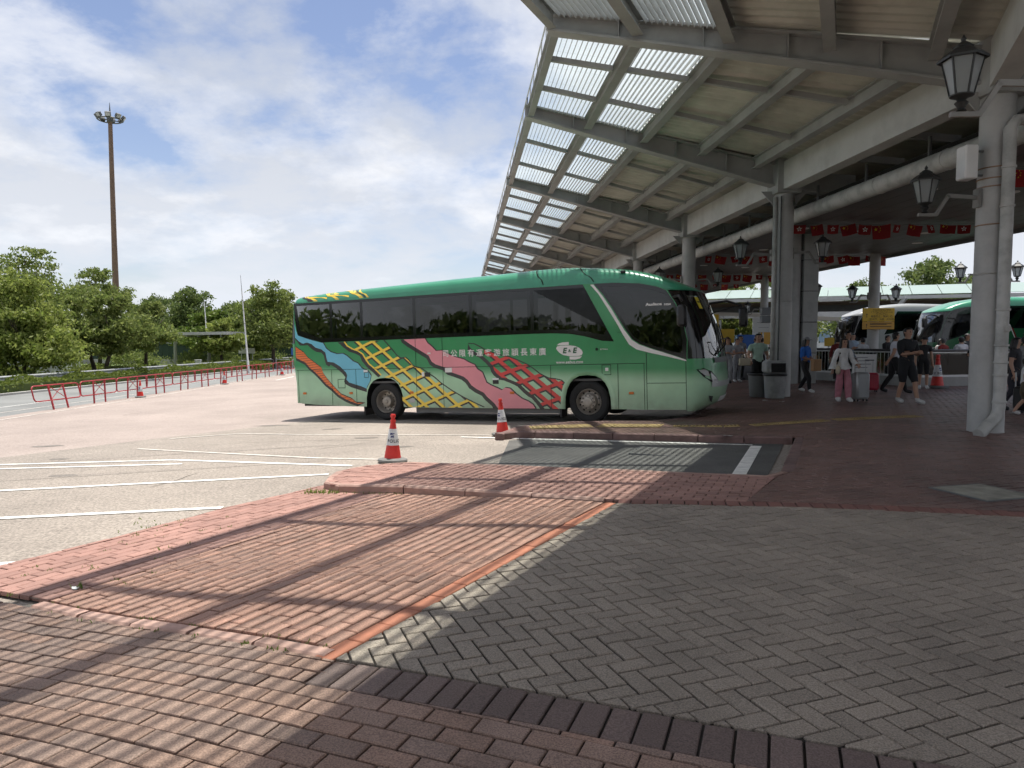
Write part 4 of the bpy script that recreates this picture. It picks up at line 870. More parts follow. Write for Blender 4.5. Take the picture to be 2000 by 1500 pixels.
def wheel(front, m=None):
    """local: axle along +y (inwards), outer face at y=0"""
    t = bpy.data.objects.new('wheel', None); COL.objects.link(t); RT = Matrix.Rotation(R(-90), 4, 'X')   # lathe z -> +y
    MB().lathe([(.295, .045), (.31, .02), (.36, .0), (.43, .004), (.468, .035), (.478, .075), (.478, .235), (.465, .27), (.42, .30), (.30, .29)], 40, RT).build('tyre', 'rubber', t, smooth=30)
    if front:
        rim = MB().lathe([(.298, .03), (.285, .015), (.275, .03), (.262, .075), (.235, .10), (.20, .085), (.185, .01), (.17, -.02), (.105, -.03), (.10, -.055), (.085, -.06), (0, -.06)], 32, RT).build('rim', ['rim_steel'], t, smooth=35)
        for k in range(10): a = 2 * math.pi * k / 10; MB().lathe([(.016, .0), (.016, -.035), (.009, -.045), (0, -.045)], 6, RT @ Matrix.Translation((.145 * math.cos(a), .145 * math.sin(a), -.02))).build('wheel_nut', 'rim_dark', rim)
        for k in range(10): a = 2 * math.pi * (k + .5) / 10; MB().lathe([(0, -.002), (.022, -.002), (.024, .004)], 8, RT @ Matrix.Translation((.232 * math.cos(a), .232 * math.sin(a), .085))).build('hand_hole', 'black_gap', rim)
    else:
        rim = MB().lathe([(.298, .03), (.286, .012), (.272, .03), (.266, .10), (.25, .16), (.235, .185), (.15, .19), (.135, .17), (.128, .06), (.11, .045), (.05, .04), (.04, .02), (0, .018)], 32, RT).build('rim', ['rim_steel'], t, smooth=35)
        for k in range(10): a = 2 * math.pi * k / 10; MB().lathe([(.013, .0), (.013, -.03), (0, -.035)], 6, RT @ Matrix.Translation((.165 * math.cos(a), .165 * math.sin(a), .19))).build('wheel_nut', 'rim_dark', rim); MB().lathe([(0, -.003), (.023, -.003), (.024, .003)], 8, RT @ Matrix.Translation((.212 * math.cos(a + .3), .212 * math.sin(a + .3), .186))).build('hand_hole', 'black_gap', rim)
    return t
WHEELS = {}
def put_wheel(root, front, mtx):
    if front not in WHEELS: w = WHEELS[front] = wheel(front)
    else: w = dup(WHEELS[front])
    w.parent = root; w.matrix_basis = mtx; return w
def make_coach(root, paint_m, roof_m, full):
    P = root
    for (mp, nm) in ((fmap(0), 'near'), (fmap_far(0), 'far')):
        MB().poly([side_outline()] + WIN + [DRV], mp).build('side_panel', paint_m, P)
    # rear wall, front lower shell, windscreen, roof
    n = 20; ws = warc(n)
    def levels(vs, f): 
        mb = MB(); mb.add([L3(f(v, w), w, v) for v in vs for w in ws], [(j * (n + 1) + i, j * (n + 1) + i + 1, (j + 1) * (n + 1) + i + 1, (j + 1) * (n + 1) + i) for j in range(len(vs) - 1) for i in range(n)]); return mb
    levels([.42, .6, .8, 1.1, 1.4, 1.7, 2.05], rear_pt).build('rear_wall', paint_m, P, smooth=True); levels([2.05, 2.4, 2.7, 3.0, 3.14], rear_pt).build('rear_window', 'frit' if full else paint_m, P, smooth=True)
    levels([.28, .33, .40, .48, .60, .73, .9, 1.06, 1.28, 1.40], front_pt).build('front_shell', paint_m, P, smooth=True)
    vs = [1.40, 1.6, 1.8, 2.0, 2.23, 2.45, 2.65, 2.76, 2.86]
    # windscreen: clear in the middle, black frit at pillars and top
    mb = MB(); mbf = MB(); V = [L3(front_pt(v, w), w, v) for v in vs for w in ws]; g = []; fr = []
    for j in range(len(vs) - 1):
        for i in range(n):
            q = (j * (n + 1) + i, j * (n + 1) + i + 1, (j + 1) * (n + 1) + i + 1, (j + 1) * (n + 1) + i); (fr if (i < 3 or i > n - 4 or j == len(vs) - 2) else g).append(q)
    mb.add(V, g).build('windscreen', 'shield_glass', P, smooth=True); mbf.add(V, fr).build('windscreen_frame', 'frit', P, smooth=True)
    k = len(roof_section(0)); S = [[L3(u, w, v) for w, v in roof_section(u)] for u in ROOF_U]
    MB().add([p for s in S for p in s], [(a * k + b, a * k + b + 1, (a + 1) * k + b + 1, (a + 1) * k + b) for a in range(len(S) - 1) for b in range(k - 1)] + [tuple(range(k - 1, -1, -1)), tuple((len(S) - 1) * k + b for b in range(k))]).build('roof', roof_m, P, smooth=35)
    # glazing
    for (off, far) in ((.004, 0), (.004, 1)):
        mp = fmap_far(off) if far else fmap(off); MB().poly([BAND] + WIN, mp).build('window_frame', 'frit', P); MB().poly([DW, DRV], mp).build('window_frame', 'frit', P)
        for wl in WIN + [DRV]: MB().poly([wl], (fmap_far(.001) if far else fmap(.001))).build('window_pane', 'coach_glass', P)
    MB().box(-8.1, .06, .95, 2.1, BW - .06, 1.0).build('floor', 'interior', P); MB().box(-8.1, .5, 3.08, 1.2, BW - .5, 3.11).build('ceiling', 'interior', P)
    MB().box(-8.0, .55, .34, 2.1, BW - .55, .52).build('chassis', 'under', P)
    for u0, u1 in ((4.8, .62), (-.62, -2.1), (8.0, 6.05)): MB().box(-u0, .04, .36, -u1, BW - .04, .50).build('chassis', 'under', P)
    for cu in (0, 5.41):
        for w0, w1 in ((.02, .5), (BW - .5, BW - .02)):
            pts = arc_pts(cu, .3, .60, 1.14); MB().add([L3(u, w, v) for w in (w0, w1) for u, v in pts], [(i, i + 1, len(pts) + i + 1, len(pts) + i) for i in range(len(pts) - 1)]).build('wheel_housing', 'black_gap', P)
            MB().add([L3(u, w1 if w0 < 1 else w0, v) for u, v in pts], [tuple(range(len(pts)))]).build('wheel_housing', 'black_gap', P)
    for front, cu in ((True, 0.0), (False, 5.41)):
        put_wheel(P, front, Matrix.Translation(L3(cu, .03, .478))); put_wheel(P, front, Matrix.Translation(L3(cu, BW - .03, .478)) @ Matrix.Rotation(math.pi, 4, 'Z'))
    # bumper, lamps, grille
    for s in (0, 1):
        def fw(w): return w if s == 0 else BW - w
        def fpatch(name, pts, off, m, par=P):
            """pts (w, v) on the front surface, pushed out"""
            return MB().poly([pts], lambda w, v: L3(front_pt(v, fw(w)) - off, fw(w) - (off * .6 if s == 0 else -off * .6), v)).build(name, m, par)
        fpatch('headlight', [(.02, 1.17), (.10, 1.19), (.25, 1.12), (.42, .98), (.52, .86), (.40, .84), (.22, .90), (.08, 1.02)], .012, 'plastic_black')
        fpatch('headlight_lens', [(.035, 1.15), (.10, 1.17), (.16, 1.13), (.20, 1.02), (.10, 1.04)], .02, 'lamp_clear'); fpatch('headlight_lens', [(.23, 1.10), (.40, .97), (.49, .87), (.40, .86), (.24, .92), (.23, 1.0)], .02, 'lamp_clear')
        fpatch('fog_lamp', [(.20, .60), (.33, .58), (.36, .45), (.26, .48)], .012, 'plastic_black')
    MB().add([L3(front_pt(v, w) - .02, w, v) for v in (.78, .84, .90) for w in ws[4:-4]], [(j * (n - 7) + i, j * (n - 7) + i + 1, (j + 1) * (n - 7) + i + 1, (j + 1) * (n - 7) + i) for j in range(2) for i in range(n - 8)]).build('bumper_trim', 'galv', P, smooth=True)
    MB().add([L3(front_pt(v, w) - .025, w, v) for v in (1.30, 1.36, 1.41) for w in ws[5:-5]], [(j * (n - 9) + i, j * (n - 9) + i + 1, (j + 1) * (n - 9) + i + 1, (j + 1) * (n - 9) + i) for j in range(2) for i in range(n - 10)]).build('wiper_cowl', 'plastic_black', P, smooth=True)
    MB().add([L3(front_pt(v, w) - .022, w, v) for v in (.44, .56) for w in ws[7:-7]], [(i, i + 1, n - 13 + i + 1, n - 13 + i) for i in range(n - 14)]).build('number_plate', 'white_paint', P, smooth=True)
    # mirrors
    mb = MB(); mb.tube([L3(-2.3, BW - .25, 2.66), L3(-2.75, BW + .05, 2.72), L3(-3.05, BW + .28, 2.62), L3(-3.1, BW + .32, 2.45)], .028, 8); mb.tube([L3(-2.5, BW - .3, 2.45), L3(-2.8, BW + .05, 2.56), L3(-3.05, BW + .27, 2.58)], .02, 8); mb.build('mirror_arm', 'plastic_black', P, smooth=True)
    MB().box(-.10, -.12, -.24, .10, .12, .24, Matrix.Translation(L3(-3.1, BW + .33, 2.33)), bev=.05).build('mirror', 'plastic_black', P, smooth=40)
    MB().tube([L3(-1.95, -.02, 2.72), L3(-2.1, -.15, 2.74), L3(-2.17, -.22, 2.62)], .028, 8).build('mirror_arm', 'plastic_black', P, smooth=True); MB().box(-.10, -.10, -.24, .10, .10, .22, Matrix.Translation(L3(-2.17, -.24, 2.32)), bev=.05).build('mirror', 'plastic_black', P, smooth=40)
    f0 = L3(front_pt(1.45, .42), .42, 1.45); MB().tube([f0, f0 + Vector((.10, -.05, .12)), f0 + Vector((.15, -.02, .34)), f0 + Vector((.22, .25, .36)), f0 + Vector((.2, .27, .22)), f0 + Vector((.04, .22, .02))], .016, 6).build('kerb_mirror_hoop', 'plastic_black', P, smooth=True)
    for w0, w1 in ((.55, 1.15), (1.35, 1.95)): MB().tube([L3(front_pt(1.45, w0) - .03, w0, 1.44), L3(front_pt(1.75, (w0 + w1) / 2) - .03, (w0 + w1) / 2, 1.75), L3(front_pt(2.15, w1) - .03, w1, 2.15)], .014, 5).build('wiper', 'plastic_black', P)
    if not full: return
    # seats, curtains, driver's place
    mb = MB(); mb.box(-.05, 0, 0, .40, .44, .10, bev=.03); mb.add([(-.05, 0, .05), (-.05, .44, .05), (-.25, .44, .80), (-.25, 0, .80), (.06, 0, .05), (.06, .44, .05), (-.15, .44, .80), (-.15, 0, .80)], [(0, 1, 2, 3), (7, 6, 5, 4), (0, 3, 7, 4), (1, 5, 6, 2), (3, 2, 6, 7)]); sm = mb.mesh('seat', 'seat_cloth'); hm = MB().box(-.235, .09, .70, -.10, .35, .96, bev=.03).mesh('headrest', 'headrest')
    for r in range(11):
        for wv in (.10, .56, 1.5, 1.96):
            s_ = link('seat', sm, P, L3(7.5 - r * .76, wv, 1.30)); link('headrest', hm, s_)
    for u in (8.0, 7.06, 6.9, 6.10, 5.95, 4.53, 4.37, 2.96, 2.80, 1.38, 1.22):
        mb = MB(); mb.add([L3(u + .028 * i, .05 + .03 * (i % 2), v) for v in (2.12, 3.05) for i in range(-2, 3)], [(i, i + 1, 6 + i, 5 + i) for i in range(4)]); mb.build('curtain', 'curtain', P)
    MB().box(-.28, .35, 0, .25, .85, .95, Matrix.Translation(L3(-1.25, 0, 1.1)), bev=.06).build('driver_seat', 'seat_cloth', P); MB().lathe([(.19, 0), (.21, .015), (.19, .03)], 20, Matrix.Translation(L3(-1.85, .62, 1.72)) @ Matrix.Rotation(R(50), 4, 'Y')).build('steering_wheel', 'plastic_black', P)
    MB().box(-.35, 0, 0, .18, 2.2, .22, Matrix.Translation(L3(-2.1, .15, 1.36)), bev=.05).build('dashboard', 'plastic_black', P)
    # ---------------------------------------------------------------- livery, printed film on the near side
    def film(name, poly, m, off):
        poly = clip_convex(ccw(poly), [(-2.2, .3), (8.19, .3), (8.19, 3.1), (-2.2, 3.1)])
        if len(poly) > 2: return MB().poly([poly], fmap(off)).build(name, m, P)
    def off_line(pts, du, dv): return [(u + du, v + dv) for u, v in pts]
    OR_U = [(8.41, 2.085), (8.27, 2.029), (8.107, 1.91), (7.92, 1.802), (7.799, 1.665), (7.553, 1.506), (7.358, 1.379), (7.303, 1.225), (7.173, 1.07), (7.055, .947), (6.902, .804), (6.749, .671), (6.58, .61), (6.414, .55), (6.274, .449), (6.13, .45), (6.034, .45)]
    OR_L = [(6.227, .419), (6.418, .469), (6.608, .54), (6.847, .662), (7.037, .825), (7.23, .949), (7.421, 1.135), (7.59, 1.281), (7.737, 1.386), (7.883, 1.533), (8.161, 1.653), (8.339, 1.719), (8.413, 1.815)]
    film('stripe_outline', off_line(OR_U, .012, .028)[:-1] + [(6.0, .455)] + [(6.15, .40)] + off_line(OR_L, .025, -.06), 'dec_black', .0012); orp = OR_U + OR_L; film('orange_stripe', orp, 'dec_orange', .002)
    v = .48
    while v < 2.05:
        xs = []
        for i in range(len(orp)):
            a, b = orp[i], orp[(i + 1) % len(orp)]
            if (a[1] > v) != (b[1] > v): xs.append(a[0] + (b[0] - a[0]) * (v - a[1]) / (b[1] - a[1]))
        xs.sort()
        if len(xs) >= 2: film('hatch_line', [(xs[0], v + .012), (xs[-1], v - .012), (xs[-1], v - .024), (xs[0], v + .004)], 'dec_black', .003)
        v += .058
    BL = [(8.388, 2.72), (8.2, 2.64), (8.15, 2.40), (8.09, 2.26), (7.79, 2.165), (7.572, 2.105), (7.32, 2.045), (7.272, 2.039), (7.18, 1.884), (7.036, 1.789), (6.842, 1.733), (6.645, 1.738), (6.527, 1.675), (6.341, 1.531), (6.199, 1.478), (6.086, 1.356), (6.016, 1.315), (5.877, 1.254), (5.80, 1.153), (5.84, 1.0), (5.93, .88)]
    BL_L = [(5.945, .818), (6.109, .879), (6.298, .93), (6.489, .982), (6.57, 1.063), (6.54, 1.164), (6.573, 1.244), (6.76, 1.409), (6.952, 1.513), (7.149, 1.538), (7.171, 1.599), (7.211, 1.783), (7.331, 1.868), (7.53, 1.924), (7.652, 2.02), (7.802, 2.066), (7.932, 2.039), (8.058, 2.095), (8.182, 2.202), (8.40, 2.42)]
    BK = [(8.432, 2.398), (8.221, 2.204), (8.038, 1.991), (7.909, 1.987), (7.781, 1.993), (7.634, 1.876), (7.511, 1.812), (7.336, 1.776), (7.265, 1.703), (7.235, 1.56), (7.203, 1.458), (7.106, 1.405), (7.054, 1.455), (6.861, 1.35), (6.696, 1.226), (6.603, 1.124), (6.646, 1.004), (6.612, .943), (6.446, .861), (6.185, .789), (5.95, .728)]
    film('stripe_outline', off_line(BL[7:-1], -.022, .022) + [(5.945, .82)] + BK[::-1] + [(8.4, 2.45), (7.4, 2.05)], 'dec_black', .0012); film('blue_stripe', BL + BL_L, 'dec_blue', .002)
    PKR = [(4.171, 2.05), (4.104, 1.939), (3.965, 1.83), (3.873, 1.734), (3.707, 1.74), (3.546, 1.653), (3.363, 1.576), (3.111, 1.509), (2.977, 1.435), (2.82, 1.37), (2.756, 1.268), (2.623, 1.184), (2.572, 1.062), (2.52, .94), (2.411, .878), (2.258, .817), (2.127, .756), (2.038, .815), (1.908, .794), (1.781, .674), (1.613, .554), (1.465, .495), (1.34, .416), (1.28, .327)]
    PKL = [(2.231, .323), (2.337, .454), (2.51, .596), (2.596, .697), (2.773, .78), (2.929, .883), (3.015, 1.006), (3.127, 1.09), (3.309, 1.154), (3.516, 1.219), (3.63, 1.324), (3.887, 1.402), (4.003, 1.477), (4.036, 1.54), (4.081, 1.625), (4.257, 1.724), (4.447, 1.834), (4.613, 1.93), (4.781, 2.045)]
    film('stripe_outline', off_line(PKR, -.026, .02) + [(1.25, .318), (2.36, .32)] + off_line(PKL[1:], .06, -.075) + [(4.87, 2.045)], 'dec_black', .0012); film('pink_stripe', PKR + PKL, 'dec_pink', .002)
    def net(region, o, e1, e2, w1, w2, m, name, k0, k1, j0, j1, solid=None):
        e1v, e2v = Vector(e1), Vector(e2); n1 = Vector((-e1v.y, e1v.x)).normalized(); n2 = Vector((-e2v.y, e2v.x)).normalized(); reg = ccw(region)
        for sh, mm, of in ((Vector((.012, -.045)), 'dec_black', .0016), (Vector((0, 0)), m, .0026)):
            for (c0, c1, st, dr, nn, w) in ((k0, k1, e2v, e1v, n1, w1), (j0, j1, e1v, e2v, n2, w2)):
                for k in range(c0, c1):
                    b = Vector(o) + st * k + sh; q = ccw([tuple(b - dr * 14 - nn * w / 2), tuple(b + dr * 14 - nn * w / 2), tuple(b + dr * 14 + nn * w / 2), tuple(b - dr * 14 + nn * w / 2)])
                    p = clip_convex(reg, q)
                    if len(p) > 2: film('net_shadow' if mm == 'dec_black' else name, p, mm, of + (.0004 if dr is e2v else 0))
    YE = [(6.606, 2.04), (6.514, 1.925), (6.349, 1.84), (6.184, 1.786), (6.045, 1.703), (5.968, 1.582), (5.868, 1.451), (5.709, 1.33), (5.507, 1.149), (5.42, 1.10), (5.15, 1.08), (4.98, .96), (4.90, .80), (4.87, .36), (4.608, .345), (3.669, .337), (2.609, .342), (2.832, .433), (3.192, .597), (3.465, .742), (3.763, .931), (3.948, 1.079), (4.158, 1.208), (4.323, 1.316), (4.498, 1.351), (4.563, 1.387), (4.669, 1.523), (4.756, 1.587), (4.914, 1.577), (5.002, 1.637), (5.154, 1.806), (5.22, 1.876), (5.374, 2.04)]
    YK = [(6.80, 2.04), (6.637, 1.908), (6.449, 1.783), (6.259, 1.728), (6.118, 1.665), (6.065, 1.535), (5.919, 1.373), (5.759, 1.252), (5.579, 1.101)]
    film('stripe_outline', YE[:9] + YK[::-1], 'dec_black', .0012)
    yo = YE[16:]; film('stripe_outline', yo + off_line(yo, -.02, .022)[::-1], 'dec_black', .0012)
    net(YE, (6.035, 1.91), (-.297, -.249), (-.319, .119), .072, .062, 'dec_yellow', 'yellow_net', -7, 9, -4, 14)
    film('yellow_net', YE[:9] + off_line(YE[:9], -.035, .02)[::-1], 'dec_yellow', .0034)
    RU = [(2.983, 1.883), (2.824, 1.868), (2.647, 1.781), (2.515, 1.707), (2.339, 1.642), (2.121, 1.576), (1.905, 1.531), (1.691, 1.447), (1.46, 1.344), (1.335, 1.263), (1.15, 1.122), (.944, 1.022), (.779, 1.001), (.637, .97), (.555, .90), (.56, .63), (.56, .315)]
    RLL = [(1.049, .315), (1.17, .475), (1.292, .613), (1.375, .653), (1.5, .752), (1.645, .892), (1.772, .953), (1.987, 1.035), (2.117, 1.056), (2.246, 1.158), (2.309, 1.24), (2.339, 1.341), (2.457, 1.464), (2.609, 1.589), (2.786, 1.674), (2.918, 1.779)]
    film('stripe_outline', RU[:15] + off_line(RU[:15], -.018, .022)[::-1], 'dec_black', .0012); film('stripe_outline', [(2.983, 1.883)] + off_line(RLL, .075, -.05)[::-1] + RLL, 'dec_black', .0014)
    RED = RU[3:] + RLL[:14]
    net(RED, (2.169, 1.458), (-.301, -.246), (-.276, .089), .088, .075, 'dec_red', 'red_net', -5, 8, -3, 9)
    film('red_net', [(2.56, 1.72), (2.42, 1.67), (2.30, 1.63), (2.40, 1.56), (2.52, 1.60)], 'dec_red', .0036)
    film('white_swoosh', [(-.11, 3.11), (-.182, 3.112), (-.387, 2.85), (-.576, 2.568), (-.736, 2.291), (-.869, 2.069), (-1.029, 1.848), (-1.19, 1.736), (-1.457, 1.635), (-1.852, 1.505), (-2.20, 1.378), (-2.20, 1.352), (-1.824, 1.453), (-1.402, 1.556), (-1.133, 1.631), (-.972, 1.743), (-.839, 1.963), (-.707, 2.211), (-.493, 2.573), (-.303, 2.882)], 'dec_white', .006)
    # panel seams and flaps
    mb = MB(); so_ = .0052
    def seam(a, b, w=.011):
        a, b = Vector(a), Vector(b); nn = Vector((-(b - a).y, (b - a).x)).normalized() * w / 2; mb.add([fmap(so_)(*p) for p in (a - nn, b - nn, b + nn, a + nn)], [(0, 1, 2, 3)])
    seam((8.19, 1.325), (5.98, 1.325)); seam((5.98, 1.325), (-1.32, 1.325))
    for u, v0, v1 in ((8.14, .46, 1.325), (7.036, .38, 1.325), (6.266, .36, 1.325), (4.45, .34, 2.055), (3.69, .34, 2.055), (.878, .32, 1.325), (-.705, .315, 1.325), (-1.29, .315, 1.325), (-1.345, .315, 1.56), (-2.19, .315, 1.36)): seam((u, v0), (u, v1))
    seam((-1.345, .889), (-2.2, .889)); seam((-.72, 2.02), (-.86, 2.02), .008)
    for (u0, v0, u1, v1) in ((6.84, .842, 6.618, 1.067), (6.0, 1.105, 5.872, 1.236), (-.345, 1.088, -.545, 1.305)):
        seam((u0, v0), (u1, v0), .012); seam((u0, v1), (u1, v1), .012); seam((u0, v0), (u0, v1), .012); seam((u1, v0), (u1, v1), .012)
    tag(mb.build('panel_seams', 'seam', P), kind='stuff')
    fl = arc_pts(0, .32, .66, 1.19); fi = ARCH_F
    MB().add([L3(u, -.004, v) for u, v in fl] + [L3(u, -.03, v) for u, v in fi] + [L3(u, .01, v) for u, v in fi], [(i, i + 1, len(fl) + i + 1, len(fl) + i) for i in range(len(fl) - 1)] + [(len(fl) + i, len(fl) + i + 1, 2 * len(fl) + i + 1, 2 * len(fl) + i) for i in range(len(fl) - 1)]).build('wheel_arch_lip', 'coach_paint', P, smooth=True)
    for u, v in ((7.942, .702), (6.435, .705), (4.603, .713), (1.857, .694), (-1.0, .676)): MB().box(-.055, -.022, -.028, .055, .0, .028, Matrix.Translation(L3(u, 0, v)), bev=.008).build('side_marker', 'amber', P)
    for (u0, u1, v0, v1, m) in ((4.21, 4.05, 1.10, 1.21, 'plastic_black'), (2.35, 2.20, .907, 1.0, 'plastic_black'), (4.29, 4.22, 1.11, 1.22, 'white_paint'), (2.355, 2.195, 1.0, 1.045, 'white_paint'), (4.66, 4.52, .46, .56, 'galv'), (3.63, 3.44, 1.20, 1.31, 'dec_white'), (4.11, 4.02, 1.66, 1.70, 'dec_white'), (6.02, 5.90, 1.245, 1.30, 'dec_white'), (-.42, -.49, 1.17, 1.24, 'dec_white')): MB().box(-u0, -.012, v0, -u1, 0, v1, bev=.003).build('fitting', m, P)
    MB().box(-4.55, .10, .20, -.70, .2, .325).build('side_rail', 'under_rail', P)
    for u in (6.05, .66): MB().box(-.02, .02, .12, .02, .42, .42, Matrix.Translation(L3(u, 0, 0))).build('mudflap', 'plastic_black', P)
    # yellow lattice wrapped over the rear of the roof, roof joints, hatch camera
    def rp(u, s):
        sec = roof_section(u)[:9]; i = min(int(s * 8), 7); f = s * 8 - i; a, b = sec[i], sec[i + 1]; return L3(u, a[0] + (b[0] - a[0]) * f - .004, a[1] + (b[1] - a[1]) * f + .004)
    def roof_bar(ua, ub, w, m, s1=.8):
        vs = []; n_ = 10
        for i in range(n_ + 1): s = .04 + (s1 - .04) * i / n_; uu = ua + (ub - ua) * i / n_; vs += [rp(uu - w / 2, s), rp(uu + w / 2, s)]
        MB().add(vs, [(2 * i, 2 * i + 1, 2 * i + 3, 2 * i + 2) for i in range(n_)]).build('roof_lattice', m, P)
    for ua, ub in ((6.0, 6.55), (6.75, 7.3), (7.45, 8.0)): roof_bar(ua, ub, .12, 'dec_yellow')
    roof_bar(5.88, 6.35, .05, 'dec_black'); roof_bar(5.80, 6.25, .06, 'dec_yellow'); roof_bar(7.62, 8.02, .16, 'dec_black')
    for s0, ua, ub in ((.45, 6.1, 6.6), (.2, 6.4, 7.1), (.5, 6.75, 7.4), (.2, 7.1, 7.7)):
        vs = []
        for i in range(9): uu = ua + (ub - ua) * i / 8; s = s0 + .28 * math.sin(i / 8 * 1.5) - .1; vs += [rp(uu, max(.05, s)), rp(uu, max(.05, s) + .12)]
        MB().add(vs, [(2 * i, 2 * i + 2, 2 * i + 3, 2 * i + 1) for i in range(8)]).build('roof_lattice', 'dec_yellow', P)
    roof_bar(1.0, 1.35, .03, 'seam', 1.); roof_bar(-.2, .35, .03, 'seam', 1.)
    MB().box(-.05, -.03, 0, .06, .03, .06, Matrix.Translation(rp(-.85, .5)), bev=.01).build('roof_camera', 'plastic_black', P)
    # lettering
    TX = Matrix(((1, 0, 0, 0), (0, 0, -1, 0), (0, 1, 0, 0), (0, 0, 0, 1)))
    def txt(body, u, v, size, m='dec_white', sx=1., shear=0., bold=0., off=.0058): return text_mesh(body, size, Matrix.Translation(L3(u, -off, v)) @ TX, m, 'lettering', P, shear=shear, sx=sx, bold=bold)
    for i, ch in enumerate('司公限有運客游旅穎長東廣'): txt(ch, 3.60 - i * .2305, 1.652 - i * .0022, .185, bold=.002)
    lg = [(.42 + .31 * math.cos(R(a)), 1.66 + .105 * math.sin(R(a))) for a in range(0, 360, 12)]
    def half(cu, cv, a, b, u0, u1): return [(cu + a * math.cos(R(t_)), cv + b * math.sin(R(t_))) for t_ in range(0, 360, 10)]
    film('logo', [(.73, 1.70), (.70, 1.75), (.62, 1.765), (.40, 1.765), (.27, 1.745), (.17, 1.70), (.11, 1.64), (.095, 1.59), (.12, 1.535), (.20, 1.52), (.42, 1.52), (.56, 1.55), (.66, 1.61)], 'dec_white', .005); film('logo', [(.71, 1.775), (.66, 1.815), (.57, 1.838), (.42, 1.843), (.42, 1.775)], 'dec_white', .005); film('logo', [(.41, 1.51), (.41, 1.445), (.27, 1.44), (.17, 1.46), (.115, 1.51)], 'dec_white', .005)
    setm('logo_green', (.015, .10, .04), .5); txt('E', .53, 1.643, .165, 'logo_green', 1.05, .2, .008, .0066); txt('&', .405, 1.64, .09, 'logo_green', 1.1, 0, .003, .0066); txt('E', .29, 1.643, .165, 'logo_green', 1.05, .2, .008, .0066)
    txt('www.eebus.com', .415, 1.385, .098, sx=.98, shear=.12, bold=.0015); txt('SCANIA', -.40, 1.655, .045, 'dec_white', 1.1); txt('Audace', -1.53, 2.592, .085, sx=1.35, bold=.003, off=.009); txt('1050', -1.82, 2.575, .06, sx=1.3, bold=.002, off=.009)
    MB().lathe([(0, 0), (.032, 0), (.034, .003)], 14, Matrix.Translation(L3(-.235, -.004, 1.66)) @ Matrix.Rotation(R(90), 4, 'X')).build('badge', 'seam', P)
    MB().poly([[(.34, 2.72), (.50, 2.72), (.50, 2.47), (.34, 2.47)]], lambda w, v: L3(front_pt(v, w) - .006, w, v)).build('windscreen_notice', 'sticker_yellow', P)
    MB().poly([[(.36, 2.63), (.48, 2.63), (.48, 2.60), (.36, 2.60)]], lambda w, v: L3(front_pt(v, w) - .009, w, v)).build('notice_print', 'ink', P)
    pl = text_mesh('ED 8868', .07, Matrix.Translation(L3(-2.86, 1.25, .50)) @ Matrix(((0, 0, 1, .03), (1, 0, 0, 0), (0, 1, 0, 0), (0, 0, 0, 1))), 'ink', 'plate_lettering', P)
Fw = Vector((1.73, 16.1, zr(1.73, 16.1))); Rw = Vector((-3.24, 18.25, zr(-3.24, 18.25)))
d_ = (Rw - Fw).normalized(); n_ = Vector((0, 0, 1)).cross(d_).normalized(); u_ = n_.cross(-d_).normalized()
if u_.z < 0: u_ = -u_
coach = thing('coach', 'green tour coach with orange, blue, yellow, pink and red net livery', 'coach')
X_, Y_ = -d_, -n_; Z_ = X_.cross(Y_)
coach.matrix_world = Matrix(((X_.x, Y_.x, Z_.x, Fw.x), (X_.y, Y_.y, Z_.y, Fw.y), (X_.z, Y_.z, Z_.z, Fw.z), (0, 0, 0, 1)))
make_coach(coach, 'coach_paint', 'roof_paint', True)
# ================================================================== LEFT SIDE: barriers, cones, verge, trees
def tube_loop(mb, pts, r, n=8): mb.tube(pts + [pts[0]], r, n, cap=False)
def make_barrier(L=2.35):
    """red tubular barrier panel; origin mid base, length along +y"""
    t = thing('road_barrier', 'x', 'barrier'); h = .88; b = .34; c = .13; l = L / 2; pts = []
    for (cy, cz, a0) in ((l - c, h - c, 0), (-l + c, h - c, 90), (-l + c, b + c, 180), (l - c, b + c, 270)):
        for k in range(5): a = R(a0 + k * 22.5); pts.append((0, cy + c * math.cos(a), cz + c * math.sin(a)))
    mb = MB(); tube_loop(mb, pts, .023); mb.build('frame', 'rail_red', t, smooth=True)
    for y in (-.37, .37): MB().bar((0, y, -.02), (0, y, h), .046, .046, up=(1, 0, 0)).build('post', 'rail_red', t)
    MB().tube([(0, -.35, b + .04), (0, .35, h - .05)], .012, 6).build('brace', 'rail_red', t); MB().tube([(.02, .35, b + .04), (.02, -.35, h - .05)], .012, 6).build('brace', 'rail_red', t)
    return t
bar0 = make_barrier()
ord_ = ['nearest', 'second', 'third', 'fourth', 'fifth', 'sixth', 'seventh', 'eighth', 'ninth', 'tenth', 'eleventh', 'twelfth', 'thirteenth']
y = 25.35
for i in range(12):
    L_ = 2.42; x = -16.0 - .012 * i; yc = y + i * L_; t = bar0 if i == 0 else dup(bar0)
    t.location = (x, yc, zr(x, yc) - .004); t['group'] = 'red barriers along the far lane'
    t.rotation_euler = (0, R(-13) if i == 0 else R((-1) ** i * 1.5), R(-1 if i else -4))
    t['label'] = 'nearest red barrier panel, leaning over on bent posts' if i == 0 else ord_[i] + ' red barrier panel from the near end of the row'
